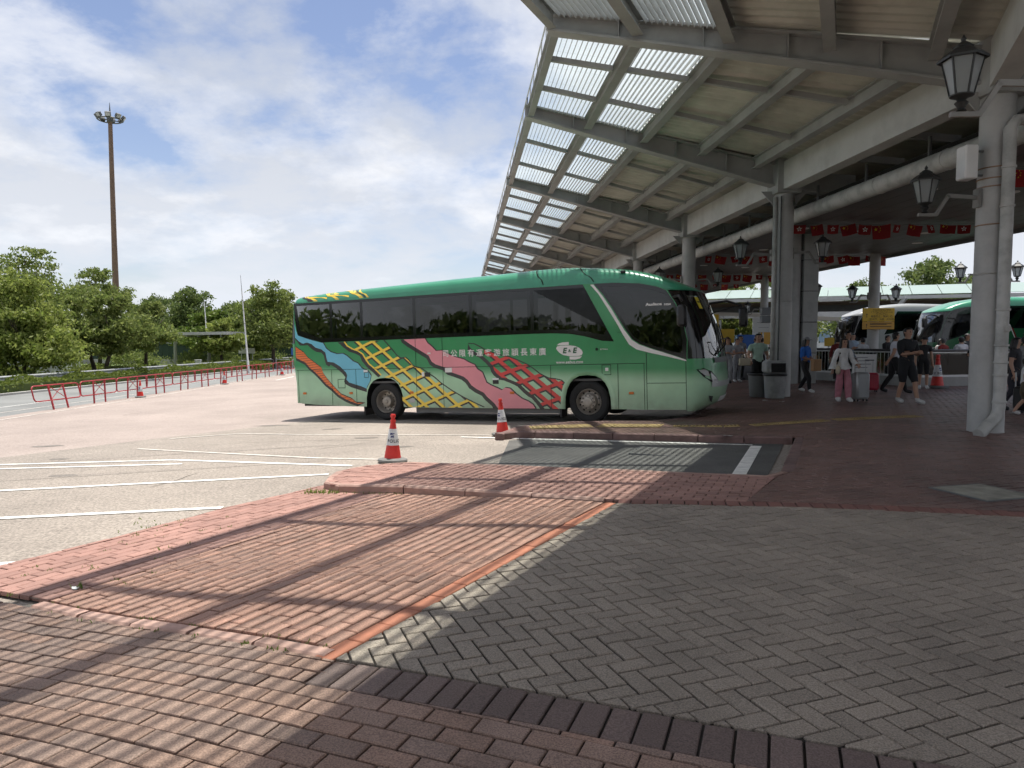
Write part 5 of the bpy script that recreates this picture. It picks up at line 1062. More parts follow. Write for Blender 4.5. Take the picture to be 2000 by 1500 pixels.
# ---- traffic cones
def make_cone(label, h=.72, police=True, m_base='cone_base'):
    t = thing('traffic_cone', label, 'traffic cone'); s = h / .72
    mb = MB(); mb.lathe([(.0, .004), (.215, .004), (.225, .02), (.218, .042), (.165, .05), (.13, .062), (0, .062)], 20); o = mb.build('base', m_base, t, smooth=40)
    r = lambda z: .128 - .094 * (z - .05) / .57
    for nm, z0, z1, m in (('cone_body', .05, .255, 'cone_red'), ('sleeve', .255, .50, 'cone_white'), ('cone_body', .50, .60, 'cone_red')): MB().lathe([(r(z0) + (.003 if m == 'cone_white' else 0), z0), (r(z1) + (.003 if m == 'cone_white' else 0), z1)], 28).build(nm, m, t, smooth=True)
    MB().lathe([(.037, .60), (.044, .605), (.044, .63), (.03, .64), (.028, .665), (.04, .675), (.04, .70), (.03, .72), (0, .72)], 14).build('grip', 'cone_red', t, smooth=40)
    if police:
        def wrap(body, size, zc, a0, m):
            cu = bpy.data.curves.new('print', 'FONT'); cu.body = body; cu.size = size; cu.align_x = 'CENTER'; cu.align_y = 'CENTER'; cu.resolution_u = 2; cu.offset = .0015; cu.space_character = 1.15
            ob = bpy.data.objects.new('print', cu); me = bpy.data.meshes.new_from_object(ob); bpy.data.objects.remove(ob); me.materials.clear(); me.materials.append(M[m])
            bm = bmesh.new(); bm.from_mesh(me); bmesh.ops.subdivide_edges(bm, edges=[e for e in bm.edges if e.calc_length() > .02], cuts=2); bm.to_mesh(me); bm.free()
            for v in me.vertices: z = zc + v.co.y; rr_ = r(z) + .0055; a = a0 + v.co.x / rr_; v.co = (rr_ * math.cos(a), rr_ * math.sin(a), z)
            link('print', me, t)
        for a0 in (-90 + 28, 90 + 28): wrap('POLICE', .068, .318, R(a0), 'ink'); wrap('警', .075, .40, R(a0 - 28), 'ink_blue')
    t.scale = (s, s, s); return t
cone0 = make_cone('orange and white police cone nearest the camera at the tip of the median')
def put_cone(x, y, zf, label, s=None, rz=0, lean=(0, 0), first=False):
    t = cone0 if first else dup(cone0); t.location = (x, y, zf(x, y) + .004); t.rotation_euler = (lean[0], lean[1], rz); t['label'] = label; t['group'] = 'red and white cones'
    if s: t.scale = (s, s, s)
    return t
put_cone(-1.80, 10.72, lambda x, y: zr(x, y), cone0['label'], 1.0, R(2), (R(-1), R(1)), True)
put_cone(-.18, 13.95, lambda x, y: zr(x, y) + .02, 'police cone tilted on the corner of the islet by the coach', .98, R(-38), (R(2), R(-4)))
put_cone(13.25, 22.3, zp, 'large cone on a black base beside the glass balustrade', 1.46, R(20))
put_cone(-15.7, 30.2, zr, 'far cone beside the third red barrier', .98); put_cone(-15.75, 39.2, zr, 'far cone in the middle of the red barrier row', .98); put_cone(-15.9, 49.5, zr, 'farthest cone near the end of the red barrier row', .98)
# ---- verge: hedge, grass, guard rail
rv = random.Random(21)
def leaf_quad(mb, p, s, rng, flat=.5):
    d = Vector((rng.gauss(0, 1), rng.gauss(0, 1), rng.gauss(0, 1) * flat)).normalized(); a = d.orthogonal().normalized(); b = d.cross(a); th = rng.uniform(0, 6.28); a2 = a * math.cos(th) + b * math.sin(th); b2 = d.cross(a2)
    mb.v += [tuple(p - a2 * s), tuple(p + b2 * s * .45), tuple(p + a2 * s), tuple(p - b2 * s * .45)]; n = len(mb.v); mb.f.append((n - 4, n - 3, n - 2, n - 1)); mb.mi.append(0); mb.sf.append(False)
def VX(y): return -23.6 + .045 * (y - 30)       # front foot of the hedge
tag(sheet('verge', [(-45, 10), (-24.2, 10), (VX(20) - .2, 20), (VX(80) - .2, 80), (-24, 130), (-60, 130)], zr, .03, 'grass_ground', 4), kind='structure')
kerb_run('verge_kerb', 'pale kerb between the far lane and the clipped hedge', [(VX(y_) + .12, y_) for y_ in range(12, 78, 3)], .14, .15, 'concrete', lambda x, y: zr(x, y), .08, 3.0, side=1)
mb = MB()
for i in range(15000):
    y_ = 14 + 62 * rv.random() ** 1.15; w = rv.random(); x_ = VX(y_) - .1 - .95 * w; hh = .62 + .12 * math.sin(y_ * 1.3) + .08 * math.sin(y_ * 3.1)
    zz = rv.choice((hh, hh * rv.random(), hh * rv.uniform(.6, 1))); zz *= (1 - .35 * abs(w - .5)); leaf_quad(mb, Vector((x_ + rv.uniform(-.06, .06), y_, zr(x_, y_) + .05 + zz)), rv.uniform(.05, .10), rv)
h_ = mb.build('hedge', 'leaf_hedge'); tag(h_, 'long clipped green hedge running along the far lane', 'hedge')
MB().add([(VX(y_) - .2 - .75 * k, y_, zr(-23, y_) + z_) for y_ in (14, 30, 50, 76) for k, z_ in ((0, 0), (0, .42), (1, .42), (1, 0))], [(a * 4 + b, a * 4 + b + 1, a * 4 + 5 + b, a * 4 + 4 + b) for a in range(3) for b in range(3)]).build('inner_twigs', 'leaf_dark', h_)
mb = MB()
for i in range(14000):
    y_ = 16 + 66 * rv.random(); x_ = VX(y_) - 1.3 - 3.8 * rv.random() ** 1.3; z0 = zr(x_, y_) + .03; hh = rv.uniform(.25, .75) * (1.4 if rv.random() < .15 else 1); b = rv.uniform(0, 6.28); q = Vector((math.cos(b), math.sin(b), 0)); s2 = Vector((-q.y, q.x, 0)) * .025
    p0 = Vector((x_, y_, z0)); mb.add([p0 - s2, p0 + s2, p0 + q * hh * .5 + Vector((0, 0, hh))], [(0, 1, 2)])
tag(mb.build('verge_grass', 'grass'), 'rough bright grass growing behind the guard rail', 'grass', kind='stuff')
def GXr(y): return VX(y) - 1.25
gr = thing('guard_rail', 'galvanised steel guard rail curving behind the hedge', 'guard rail'); yy = [10 + 2 * i for i in range(36)]; P = [(GXr(y_), y_, zr(-24, y_)) for y_ in yy]
prof = [(0, .50), (.05, .55), (.05, .60), (0, .645), (.05, .69), (.05, .74), (0, .79)]; mb = MB(); mb.add([(p[0] + a, p[1], p[2] + b) for p in P for a, b in prof], [(i * 7 + k, i * 7 + k + 1, (i + 1) * 7 + k + 1, (i + 1) * 7 + k) for i in range(len(P) - 1) for k in range(6)]); mb.build('beam', 'galv', gr)
for p in P[::1]: MB().bar((p[0] - .06, p[1], p[2]), (p[0] - .06, p[1], p[2] + .74), .1, .07, up=(1, 0, 0)).build('post', 'galv', gr)
# ---- trees
def make_crown(rng, blobs, n, leaf, name, m, hollow=.55, droop=0.):
    mb = MB(); tot = sum(b[3] ** 2 for b in blobs)
    for (cx, cy, cz, r, fl) in blobs:
        k = int(n * r * r / tot); sub = [(rng.gauss(0, 1), rng.gauss(0, 1), rng.gauss(0, 1)) for _ in range(max(5, int(9 * r)))]
        sub = [Vector(s).normalized() * rng.uniform(hollow, 1.0) for s in sub]
        for _ in range(k):
            s = sub[rng.randrange(len(sub))]; d = Vector((rng.gauss(0, 1), rng.gauss(0, 1), rng.gauss(0, .8))) * .24; p = (s + d) * r; p.z *= fl
            leaf_quad(mb, Vector((cx, cy, cz)) + p - Vector((0, 0, droop * rng.random())), leaf * rng.uniform(.6, 1.25), rng, .7)
    return mb.mesh(name, m)
def make_tree(name, label, seed, h, spread, n, leaf, m, trunk_h, stems=1, flat=.7, layers=2, group=None, tr=.16):
    rng = random.Random(seed); t = thing(name, label, 'tree', group=group); blobs = []; mb = MB()
    for s in range(stems):
        a = 6.28 * s / max(1, stems) + rng.random(); lean = .0 if stems == 1 else .22; base = Vector((.18 * math.cos(a), .18 * math.sin(a), 0)) * (stems > 1); top = base + Vector((math.cos(a) * lean * trunk_h * 1.5, math.sin(a) * lean * trunk_h * 1.5, trunk_h * 1.25))
        mb.tube([base - Vector((0, 0, .1)), base.lerp(top, .4) + Vector((rng.uniform(-.08, .08), rng.uniform(-.08, .08), 0)), top, top + Vector((rng.uniform(-.3, .3), rng.uniform(-.3, .3), (h - trunk_h) * .4))], [tr, tr * .8, tr * .6, tr * .2], 8)
        for k in range(5):
            b = rng.uniform(0, 6.28); rr_ = spread * rng.uniform(.45, .8); zt = trunk_h + (h - trunk_h) * rng.uniform(.2, .75); e = Vector((math.cos(b) * rr_, math.sin(b) * rr_, zt)); s0 = base.lerp(top, rng.uniform(.6, 1)); mid = s0.lerp(e, .5) + Vector((0, 0, .25)); mb.tube([s0, mid, e], [tr * .45, tr * .28, tr * .08], 6)
    mb.build('trunk', 'trunk', t, smooth=True)
    for l in range(layers):
        zc = trunk_h + (h - trunk_h) * (l + .5) / layers; rs = spread * (1 - .38 * l / max(1, layers - 1) if layers > 1 else 1); k = max(4, int(7 * rs / spread))
        for i in range(k):
            a = 6.28 * i / k + rng.uniform(-.4, .4); rr_ = rs * rng.uniform(.35, .72); r = rs * rng.uniform(.34, .52); blobs.append((rr_ * math.cos(a), rr_ * math.sin(a), zc + rng.uniform(-.4, .4), r, flat))
        blobs.append((rng.uniform(-.3, .3), rng.uniform(-.3, .3), zc + .4, rs * .45, flat))
    link('crown', make_crown(rng, blobs, n, leaf, 'crown', m), t)
    return t
def put(t, x, y, rz=0, s=1., z=None, sz=None):
    t.location = (x, y, (zr(x, y) if z is None else z)); t.rotation_euler = (0, 0, rz); t.scale = (s, s, s if sz is None else sz); return t
put(make_tree('shrub_tree', 'broad bright leafed tree with many slim stems at the left edge', 1, 6.0, 3.3, 26000, .125, 'leaf_bright', 1.5, 4, .75, 3, tr=.09), -27.6, 40.6)
put(make_tree('shrub_tree', 'dense bright tree with a dark trunk at the far left frame edge', 2, 5.9, 3.0, 20000, .125, 'leaf_bright', 1.9, 1, .8, 3), -31.0, 41.5)
put(make_tree('verge_tree', 'twin trunked tree with drooping leaves just left of the light mast', 3, 5.3, 2.9, 18000, .135, 'leaf_mid', 2.0, 2, .7, 2), -26.2, 45.5)
put(make_tree('verge_tree', 'loose leaved tree in front of the light mast foot', 4, 5.2, 2.6, 14000, .135, 'leaf_mid', 1.9, 1, .7, 2), -27.0, 53)
put(make_tree('umbrella_tree', 'tall airy umbrella shaped tree rising above the left trees', 5, 9.0, 3.6, 8500, .13, 'leaf_mid', 5.2, 1, .5, 2, tr=.2), -34, 50)
put(make_tree('umbrella_tree', 'slender tree with a small high crown left of the light mast', 6, 8.3, 2.5, 6000, .13, 'leaf_mid', 5.2, 1, .6, 2), -32.2, 56)
tb = [make_tree('background_tree', 'x', 10 + i, 9.6, 4.6, 15000, .21, ('leaf_dark', 'leaf_mid', 'leaf_dark')[i], 2.6, 1, .85, 3, 'trees behind the bus shelter') for i in range(3)]
bg_lab = ['dark dense tree behind the left trees, first of the back row', 'dark tree just right of the light mast in the back row', 'round dark tree above the left end of the bus shelter', 'tallest rounded tree behind the bus shelter roof', 'dark tree between the shelter and the short pole', 'tree behind the short leaning pole', 'tree between the two leaning poles', 'tree behind the taller leaning pole', 'broad tree right of the taller leaning pole', 'dark tree low behind the coach tail', 'hidden edge tree behind the coach tail', 'outer dark tree at the far left of the back row', 'tree filling the treeline left of the mast', 'tree filling the treeline right of the mast', 'treeline tree above the shelter middle', 'treeline tree above the shelter right end', 'treeline tree left of the taller pole', 'treeline tree right of the taller pole', 'treeline tree beside the coach tail']
for i, (x, y, s) in enumerate([(-58, 84, 1.0), (-47, 82, .98), (-41.5, 84, 1.0), (-36, 80, 1.06), (-31, 86, .98), (-27.6, 82, .94), (-23.5, 88, 1.0), (-20.5, 84, .95), (-16.5, 88, 1.0), (-12, 90, .95), (-7, 92, 1.0), (-66, 80, 1.0), (-62, 98, 1.05), (-52, 98, 1.0), (-45, 99, 1.02), (-38, 98, .98), (-31, 100, 1.0), (-25, 98, 1.02), (-19, 100, 1.0)]):
    t = tb[i] if i < 3 else dup(tb[i % 3]); put(t, x, y, i * 1.7, s * .80, -1.1); t['label'] = bg_lab[i]
put(make_tree('verge_tree', 'large spreading tree just left of the coach tail', 20, 8.8, 4.2, 20000, .17, 'leaf_mid', 2.6, 1, .75, 3, tr=.24), -22.0, 66, s=.88)
put(make_tree('verge_tree', 'yellow green tree behind the bus shelter roof', 21, 5.6, 3.0, 7000, .22, 'leaf_fresh', 1.9, 1, .7, 2), -30.5, 72); put(make_tree('verge_tree', 'low green tree between the two leaning poles', 22, 5.0, 2.8, 6000, .22, 'leaf_mid', 1.8, 1, .7, 2), -25.6, 70)
put(make_tree('verge_tree', 'small tree with drooping boughs left of the blue sign', 23, 4.2, 2.3, 5000, .2, 'leaf_bright', 1.6, 1, .7, 2), -25.2, 62)
# bushes on the verge
def bush(x, y, r, h, n, seed, lab, m='leaf_hedge'):
    rng = random.Random(seed); t = thing('bush', lab, 'bush', (x, y, zr(x, y))); link('foliage', make_crown(rng, [(rng.uniform(-r, r) * .6, rng.uniform(-r, r) * .6, h * .45, r * .6, h / r * .8) for _ in range(4)], n, .11, 'foliage', m), t); MB().tube([(0, 0, -.05), (.05, 0, h * .5)], [.04, .02], 6).build('stem', 'trunk', t)
bush(-26.4, 39, 1.0, 1.0, 1800, 31, 'dark bush at the foot of the many stemmed tree', 'leaf_dark'); bush(-24.8, 46.5, 1.5, .9, 2200, 32, 'wide low bush behind the guard rail below the mast'); bush(-26.2, 52, .9, .8, 1200, 33, 'rounded bush between the guard rail and the shelter'); bush(-30, 50, 2.4, .9, 2600, 34, 'clipped long bush beyond the second road'); bush(-33, 46, 2.4, .9, 2600, 35, 'dark clipped bush left of the twin trunks'); bush(-25, 58, 1.6, .8, 1800, 36, 'bush under the shelter post'); bush(-22.5, 62, 1.8, .8, 2000, 37, 'low bush row near the foot of the tall pole'); bush(-36, 70, 3.0, 1.6, 3500, 39, 'tall dark shrubs before the fence left of the shelter', 'leaf_mid'); bush(-30.5, 72.5, 3.0, 1.5, 3500, 40, 'tall shrubs before the fence under the shelter roof', 'leaf_mid'); bush(-25, 73, 3.0, 1.4, 3500, 41, 'tall shrubs before the fence between the poles', 'leaf_mid'); bush(-21.0, 70, 2.0, .8, 2000, 38, 'far bush row before the blue sign')
strip('second_road', [(-46, 38), (-31.5, 45.5), (-27.8, 50), (-26.8, 58)], 2.2, zr, .05, 'aggregate', 2)
# ---- light mast
t = thing('light_mast', 'tall brown floodlight mast with a ring of lamps on top', 'light mast', (-41.2, 75, zr(-42, 75))); H = 25.2
MB().lathe([(.42, 0), (.40, .3), (.26, H * .5), (.20, H)], 14).build('pole', 'mast', t, smooth=True); MB().lathe([(1.15, H - .22), (1.25, H - .15), (1.15, H - .08), (1.05, H - .15), (1.15, H - .22)], 24).build('ring', 'steel_dark', t)
for k in range(4): a = R(45 + 90 * k); MB().bar((0, 0, H - .15), (1.15 * math.cos(a), 1.15 * math.sin(a), H - .15), .08, .08).build('spoke', 'steel_dark', t)
MB().lathe([(.22, H - .4), (.32, H - .3), (.32, H + .1), (.1, H + .3), (.02, H + 1.6)], 10).build('head', 'steel_dark', t)
for k in range(8):
    a = R(20 + 45 * k); mt = Matrix.Translation((1.2 * math.cos(a), 1.2 * math.sin(a), H + .15)) @ Matrix.Rotation(a, 4, 'Z') @ Matrix.Rotation(R(35), 4, 'Y'); f = MB().box(-.12, -.27, -.22, .16, .27, .22, mt, bev=.04).build('floodlight', 'steel_dark', t); MB().box(.162, -.22, -.17, .175, .22, .17, mt).build('lens', 'lamp_clear', f)
# ---- leaning white poles, shelter, walls, signs behind
def pole(x, y, h, lean, lab, r=.09):
    t = thing('tall_pole', lab, 'pole', (x, y, zr(x, y))); t.rotation_euler = (0, lean, 0); MB().lathe([(r * 1.3, 0), (r * 1.3, .9), (r, .95), (r * .8, h * .55), (r * .62, h * .8), (r * .55, h)], 10).build('shaft', 'white_paint', t, smooth=40); MB().lathe([(.02, h), (.012, h + h * .16)], 6).build('finial', 'steel_dark', t)
    for z in (.58, .74, .86): MB().lathe([(r * .75, h * z), (r * .95, h * z + .03), (r * .75, h * z + .06)], 10).build('clamp', 'steel_grey', t)
    return t
pole(-20.4, 55.5, 6.5, R(-3.6), 'taller white pole leaning left behind the red barriers', .07); pole(-26.8, 63.5, 5.9, R(-3.2), 'shorter white pole leaning left beside the shelter', .07); 
t = thing('bus_shelter', 'small open bus shelter with a flat grey roof and two posts', 'shelter', (-27.5, 62, zr(-27, 62)))
MB().add([(-4.0, -1.6, 2.9), (3.5, -1.6, 3.0), (3.9, 1.6, 3.0), (-4.0, 1.6, 2.9), (-4.0, -1.6, 3.12), (3.5, -1.6, 3.25), (3.9, 1.6, 3.25), (-4.0, 1.6, 3.12)], [(3, 2, 1, 0), (4, 5, 6, 7), (0, 1, 5, 4), (1, 2, 6, 5), (2, 3, 7, 6), (3, 0, 4, 7)]).build('roof', 'steel_light', t)
for x in (-1.6, 1.3):
    MB().tube([(x, 0, 0), (x, 0, 2.3), (x + .12, 0, 2.62), (x + .45, 0, 2.88), (x + 1.6, 0, 3.0)], [.13, .13, .12, .1, .07], 10).build('post', 'steel_light', t, smooth=True)
for i in range(8): MB().bar((-3.7 + i * .95, -1.55, 2.87), (-3.6 + i * .95, 1.55, 2.87), .07, .10).build('joist', 'steel_grey', t)
MB().box(-2.7, -.5, .0, 2.2, .1, .42, bev=.03).build('bench', 'concrete', t)
setm('fence_green', (.028, .055, .035), .7); w0 = thing('back_wall', 'long low grey wall with green mesh fence behind the shelter', 'wall', (-34, 76, -1.05)); MB().box(-26, 0, 0, 22, .25, .55).build('base', 'concrete', w0); MB().box(-26, .05, 2.2, 22, .2, 2.5).build('coping', 'wall_pale', w0); MB().box(-26, .3, 0, 22, .4, 2.2).build('screen', 'fence_green', w0)
mb = MB()
for i in range(64): mb.bar((-26 + i * .76, .1, .5), (-26 + i * .76, .1, 2.6), .05, .05, up=(1, 0, 0))
tag(mb.build('fence_bars', 'fence_green', w0), kind='stuff')
t = thing('plain_building', 'pale low building end wall with a coping at far left', 'building', (-42, 52.5, -1.05)); MB().box(-12, 0, 0, 6.8, 6, 2.1).build('wall', 'wall_pale', t); MB().box(-12.1, -.12, 2.1, 6.9, 6.1, 2.28).build('coping', 'concrete', t); MB().box(-12.05, -.06, 0, 6.85, 0, .35).build('plinth', 'concrete', t)
for i in range(5): MB().box(-11.5 + i * 3.7, -.03, .4, -11.42 + i * 3.7, 0, 2.1).build('joint_strip', 'concrete', t)
t = thing('garage_block', 'grey service block with dark openings beside the coach tail', 'building', (-17.5, 78, -1.05)); MB().box(-5, 0, 0, 8, 5, 2.7).build('wall', 'wall_pale', t); MB().box(-5.3, -.5, 2.7, 8.3, 5.3, 3.05).build('roof', 'concrete', t)
for x in (-4.2, -1.0, 2.2, 5.2): MB().box(x, -.03, 0, x + 2.2, 0, 2.3).build('shutter', 'steel_dark', t); MB().box(x - .5, -.15, 0, x - .2, 0, 2.7).build('pier', 'wall_pale', t)
def sign(name, lab, x, y, w, h, zc, m, posts, cat='sign', tl=None, tm='white_paint', ts=.1, rz=0):
    t = thing(name, lab, cat, (x, y, zp(x, y) if x > 5 else zr(x, y)), rz); MB().box(-w / 2, -.02, zc - h / 2, w / 2, .02, zc + h / 2, bev=.008).build('board', m, t)
    for px in posts: MB().tube([(px, .05, 0), (px, .05, zc + h / 2)], .035, 8).build('post', 'galv', t)
    for (s, dz, sz) in (tl or []): text_mesh(s, sz, Matrix.Translation((0, -.026, zc + dz)) @ Matrix.Rotation(R(90), 4, 'X'), tm, 'lettering', t)
    return t
sign('direction_sign', 'pale rectangular sign board on two posts behind the poles', -24.4, 66, 1.5, .5, 1.55, 'sign_white', (-.5, .5)); sign('road_sign', 'small blue road sign on one post left of the coach tail', -18.6, 62, .95, .6, 1.5, 'sign_blue', (0,), tl=[('↑ ———', .12, .2), ('出口', -.12, .22)])
t = thing('barrier_fence', 'low silver tube fence beside the far road', 'fence', (-22.4, 63.5, zr(-22, 63)))
for i in range(6):
    mb = MB(); x = i * 1.35; tube_loop(mb, [(x + .06, .4 * i, .2), (x + 1.24, .4 * i, .2), (x + 1.24, .4 * i, .8), (x + .06, .4 * i, .8)], .03, 6); mb.build('panel', 'galv', t); MB().bar((x, .4 * i, 0), (x, .4 * i, .85), .06, .06, up=(1, 0, 0)).build('post', 'galv', t)
t = thing('kiosk_post', 'small white cabinet standing before the bus shelter', 'cabinet', (-24.3, 55.5, zr(-24, 55))); MB().box(-.2, -.15, 0, .2, .15, .95, bev=.02).build('case', 'white_paint', t); MB().box(-.23, -.18, .95, .23, .18, 1.02, bev=.01).build('lid', 'steel_light', t)

# out of view, left and behind: tree belt added to darken the coach window reflections
mb = MB(); rw = random.Random(77)
for i in range(9000):
    f = rw.random(); cx, cy = -84 + 74 * f, 6 - 74 * f; top = 4.4 + 1.0 * math.sin(f * 31) + .8 * math.sin(f * 77 + 1); zz = top * rw.random() ** .6
    leaf_quad(mb, Vector((cx + rw.gauss(0, 1.6), cy + rw.gauss(0, 1.6), -1.1 + zz)), rw.uniform(.45, .8), rw)
tag(mb.build('reflected_tree_belt', 'leaf_dark'), 'unseen belt of trees added for its reflection in the coach windows', 'trees', kind='stuff')
# ================================================================== CONCOURSE: people, luggage, bins, balustrade, coaches, far walkway
def cloth(name, c, rough=.85): 
    if name not in M: setm(name, c, rough, var=.16, vscale=9, bump=1., bscale=14)
    return name
setm('skin_a', (.46, .27, .19), .55); setm('skin_b', (.38, .21, .14), .55); setm('hair_black', (.012, .010, .010), .5); setm('hair_grey', (.10, .095, .09), .6); setm('eye_dark', (.02, .015, .015), .4); setm('lip', (.32, .10, .09), .5)
SEG = [('pelvis', 'waist', 'torso'), ('waist', 'chest', 'torso'), ('chest', 'upchest', 'torso'), ('upchest', 'neck', 'neck'), ('neck', 'head1', 'head'), ('head1', 'head2', 'head'), ('head2', 'head3', 'head'),
       ('upchest', 'shL', 'torso'), ('shL', 'mdL', 'uarm'), ('mdL', 'elL', 'uarm2'), ('elL', 'wrL', 'farm'), ('wrL', 'paL', 'hand'), ('upchest', 'shR', 'torso'), ('shR', 'mdR', 'uarm'), ('mdR', 'elR', 'uarm2'), ('elR', 'wrR', 'farm'), ('wrR', 'paR', 'hand'),
       ('pelvis', 'hiL', 'hips'), ('hiL', 'thL', 'thigh'), ('thL', 'knL', 'thigh2'), ('knL', 'caL', 'shin'), ('caL', 'anL', 'shin2'), ('anL', 'toL', 'foot'), ('pelvis', 'hiR', 'hips'), ('hiR', 'thR', 'thigh'), ('thR', 'knR', 'thigh2'), ('knR', 'caR', 'shin'), ('caR', 'anR', 'shin2'), ('anR', 'toR', 'foot')]
def skeleton(H, bulk=1., leg=None, arm=None, wide=1., headturn=0.):
    """joints for a figure facing -y.  leg: {'L':(fwd, bend)}, arm: {'L':((elbow),(wrist))} in metres at H=1.75"""
    k = H / 1.75; J = {}; Rr_ = {}
    def j(n, x, y, z, r): J[n] = Vector((x, y, z)) * k; Rr_[n] = r * k
    j('pelvis', 0, 0, .96, .135 * bulk); j('waist', 0, .005, 1.09, .122 * bulk); j('chest', 0, 0, 1.25, .138 * bulk); j('upchest', 0, .01, 1.40, .115 * bulk); j('neck', 0, 0, 1.495, .056)
    hx = .03 * math.sin(headturn); j('head1', hx * .5, -.012, 1.555, .072); j('head2', hx, -.014, 1.635, .100); j('head3', hx, .004, 1.735, .082)
    for s, sg in (('L', -1), ('R', 1)):
        j('sh' + s, sg * .175 * (.5 + .5 * bulk), .01, 1.405, .066 * bulk); e, w = (arm or {}).get(s, ((sg * .235, .03, 1.13), (sg * .25, -.05, .88)))
        e = Vector(e); w = Vector(w); sh = Vector((sg * .175 * (.5 + .5 * bulk), .01, 1.405)); md = sh.lerp(e, .5); j('md' + s, *md, .056 * bulk); j('el' + s, *e, .046); j('wr' + s, *w, .033); d = (w - e).normalized(); pa = w + d * .075; j('pa' + s, *pa, .036)
        f, b = (leg or {}).get(s, (0, 0)); j('hi' + s, sg * .09, .005, .91, .095 * bulk); kn = Vector((sg * .10, -.02 - f * .5 - b * .5, .50 + abs(b) * .03)); an = Vector((sg * .105, .03 - f, .085 + max(0, b) * .25))
        th = Vector((sg * .095, -.005 - f * .2, .72)); j('th' + s, *th, .086 * bulk); j('kn' + s, *kn, .060 * wide); ca = kn.lerp(an, .4); j('ca' + s, ca.x, ca.y + .015, ca.z, .056 * wide); j('an' + s, *an, .042 * (1 if wide == 1 else 1.5)); j('to' + s, an.x + sg * .02, an.y - .165, max(.04, an.z - .045), .038)
    return J, Rr_
PEOPLE = []
def person(label, x, y, H, face=0., shirt=(.5, .5, .5), pants=(.02, .02, .02), shoes=(.6, .6, .6), sleeve='short', shorts=False, hair='short', skin='skin_a', bulk=1., leg=None, arm=None, wide=1., z=None, lean=0., cap=None, hang=0., turn=0., extra=None, key=None):
    J, RR = skeleton(H, bulk, leg, arm, wide, turn)
    names = list(J); me = bpy.data.meshes.new('body'); me.from_pydata([J[n] for n in names], [(names.index(a), names.index(b)) for a, b, _ in SEG], [])
    ob = bpy.data.objects.new('body', me); COL.objects.link(ob); sk = ob.modifiers.new('s', 'SKIN'); sk.use_smooth_shade = True; sk.branch_smoothing = .6
    for i, n in enumerate(names): sv = me.skin_vertices[0].data[i]; sv.radius = (RR[n], RR[n]); sv.use_root = (n == 'pelvis')
    ss = ob.modifiers.new('d', 'SUBSURF'); ss.levels = 2; ss.render_levels = 2
    PEOPLE.append(dict(ob=ob, J=J, label=label, x=x, y=y, H=H, face=face, shirt=shirt, pants=pants, shoes=shoes, sleeve=sleeve, shorts=shorts, hair=hair, skin=skin, z=z, lean=lean, cap=cap, hang=hang, extra=extra, k=H / 1.75, bulk=bulk, wide=wide))
def hand_mesh(k, m, wr, pa, sg, grip):
    """palm, four fingers and a thumb as one mesh placed at the wrist"""
    d = (pa - wr).normalized(); side = Vector((0, 1, 0)) if abs(d.y) < .8 else Vector((0, 0, 1)); side = (side - d * side.dot(d)).normalized(); nrm = d.cross(side); mb = MB(); s = k
    o = wr + d * .005 * s
    mb.tube([o, o + d * .045 * s, o + d * .095 * s], [.027 * s, .038 * s, .036 * s], 8)
    for i, ln in enumerate((.070, .082, .076, .06)):
        b = o + d * .085 * s + side * (.027 - .018 * i) * s; c = .5 if not grip else 1.2; p1 = b + (d * math.cos(c * .5) + nrm * sg * math.sin(c * .5)) * ln * .5 * s; p2 = p1 + (d * math.cos(c * 1.2) + nrm * sg * math.sin(c * 1.2)) * ln * .5 * s
        mb.tube([b, p1, p2], [.0095 * s, .009 * s, .007 * s], 6)
    b = o + d * .03 * s + side * .03 * s; mb.tube([b, b + (d * .5 + side * .8) * .035 * s, b + (d * 1.1 + side * .7) * .06 * s], [.012 * s, .0105 * s, .008 * s], 6)
    return mb.mesh('hand', m, True)
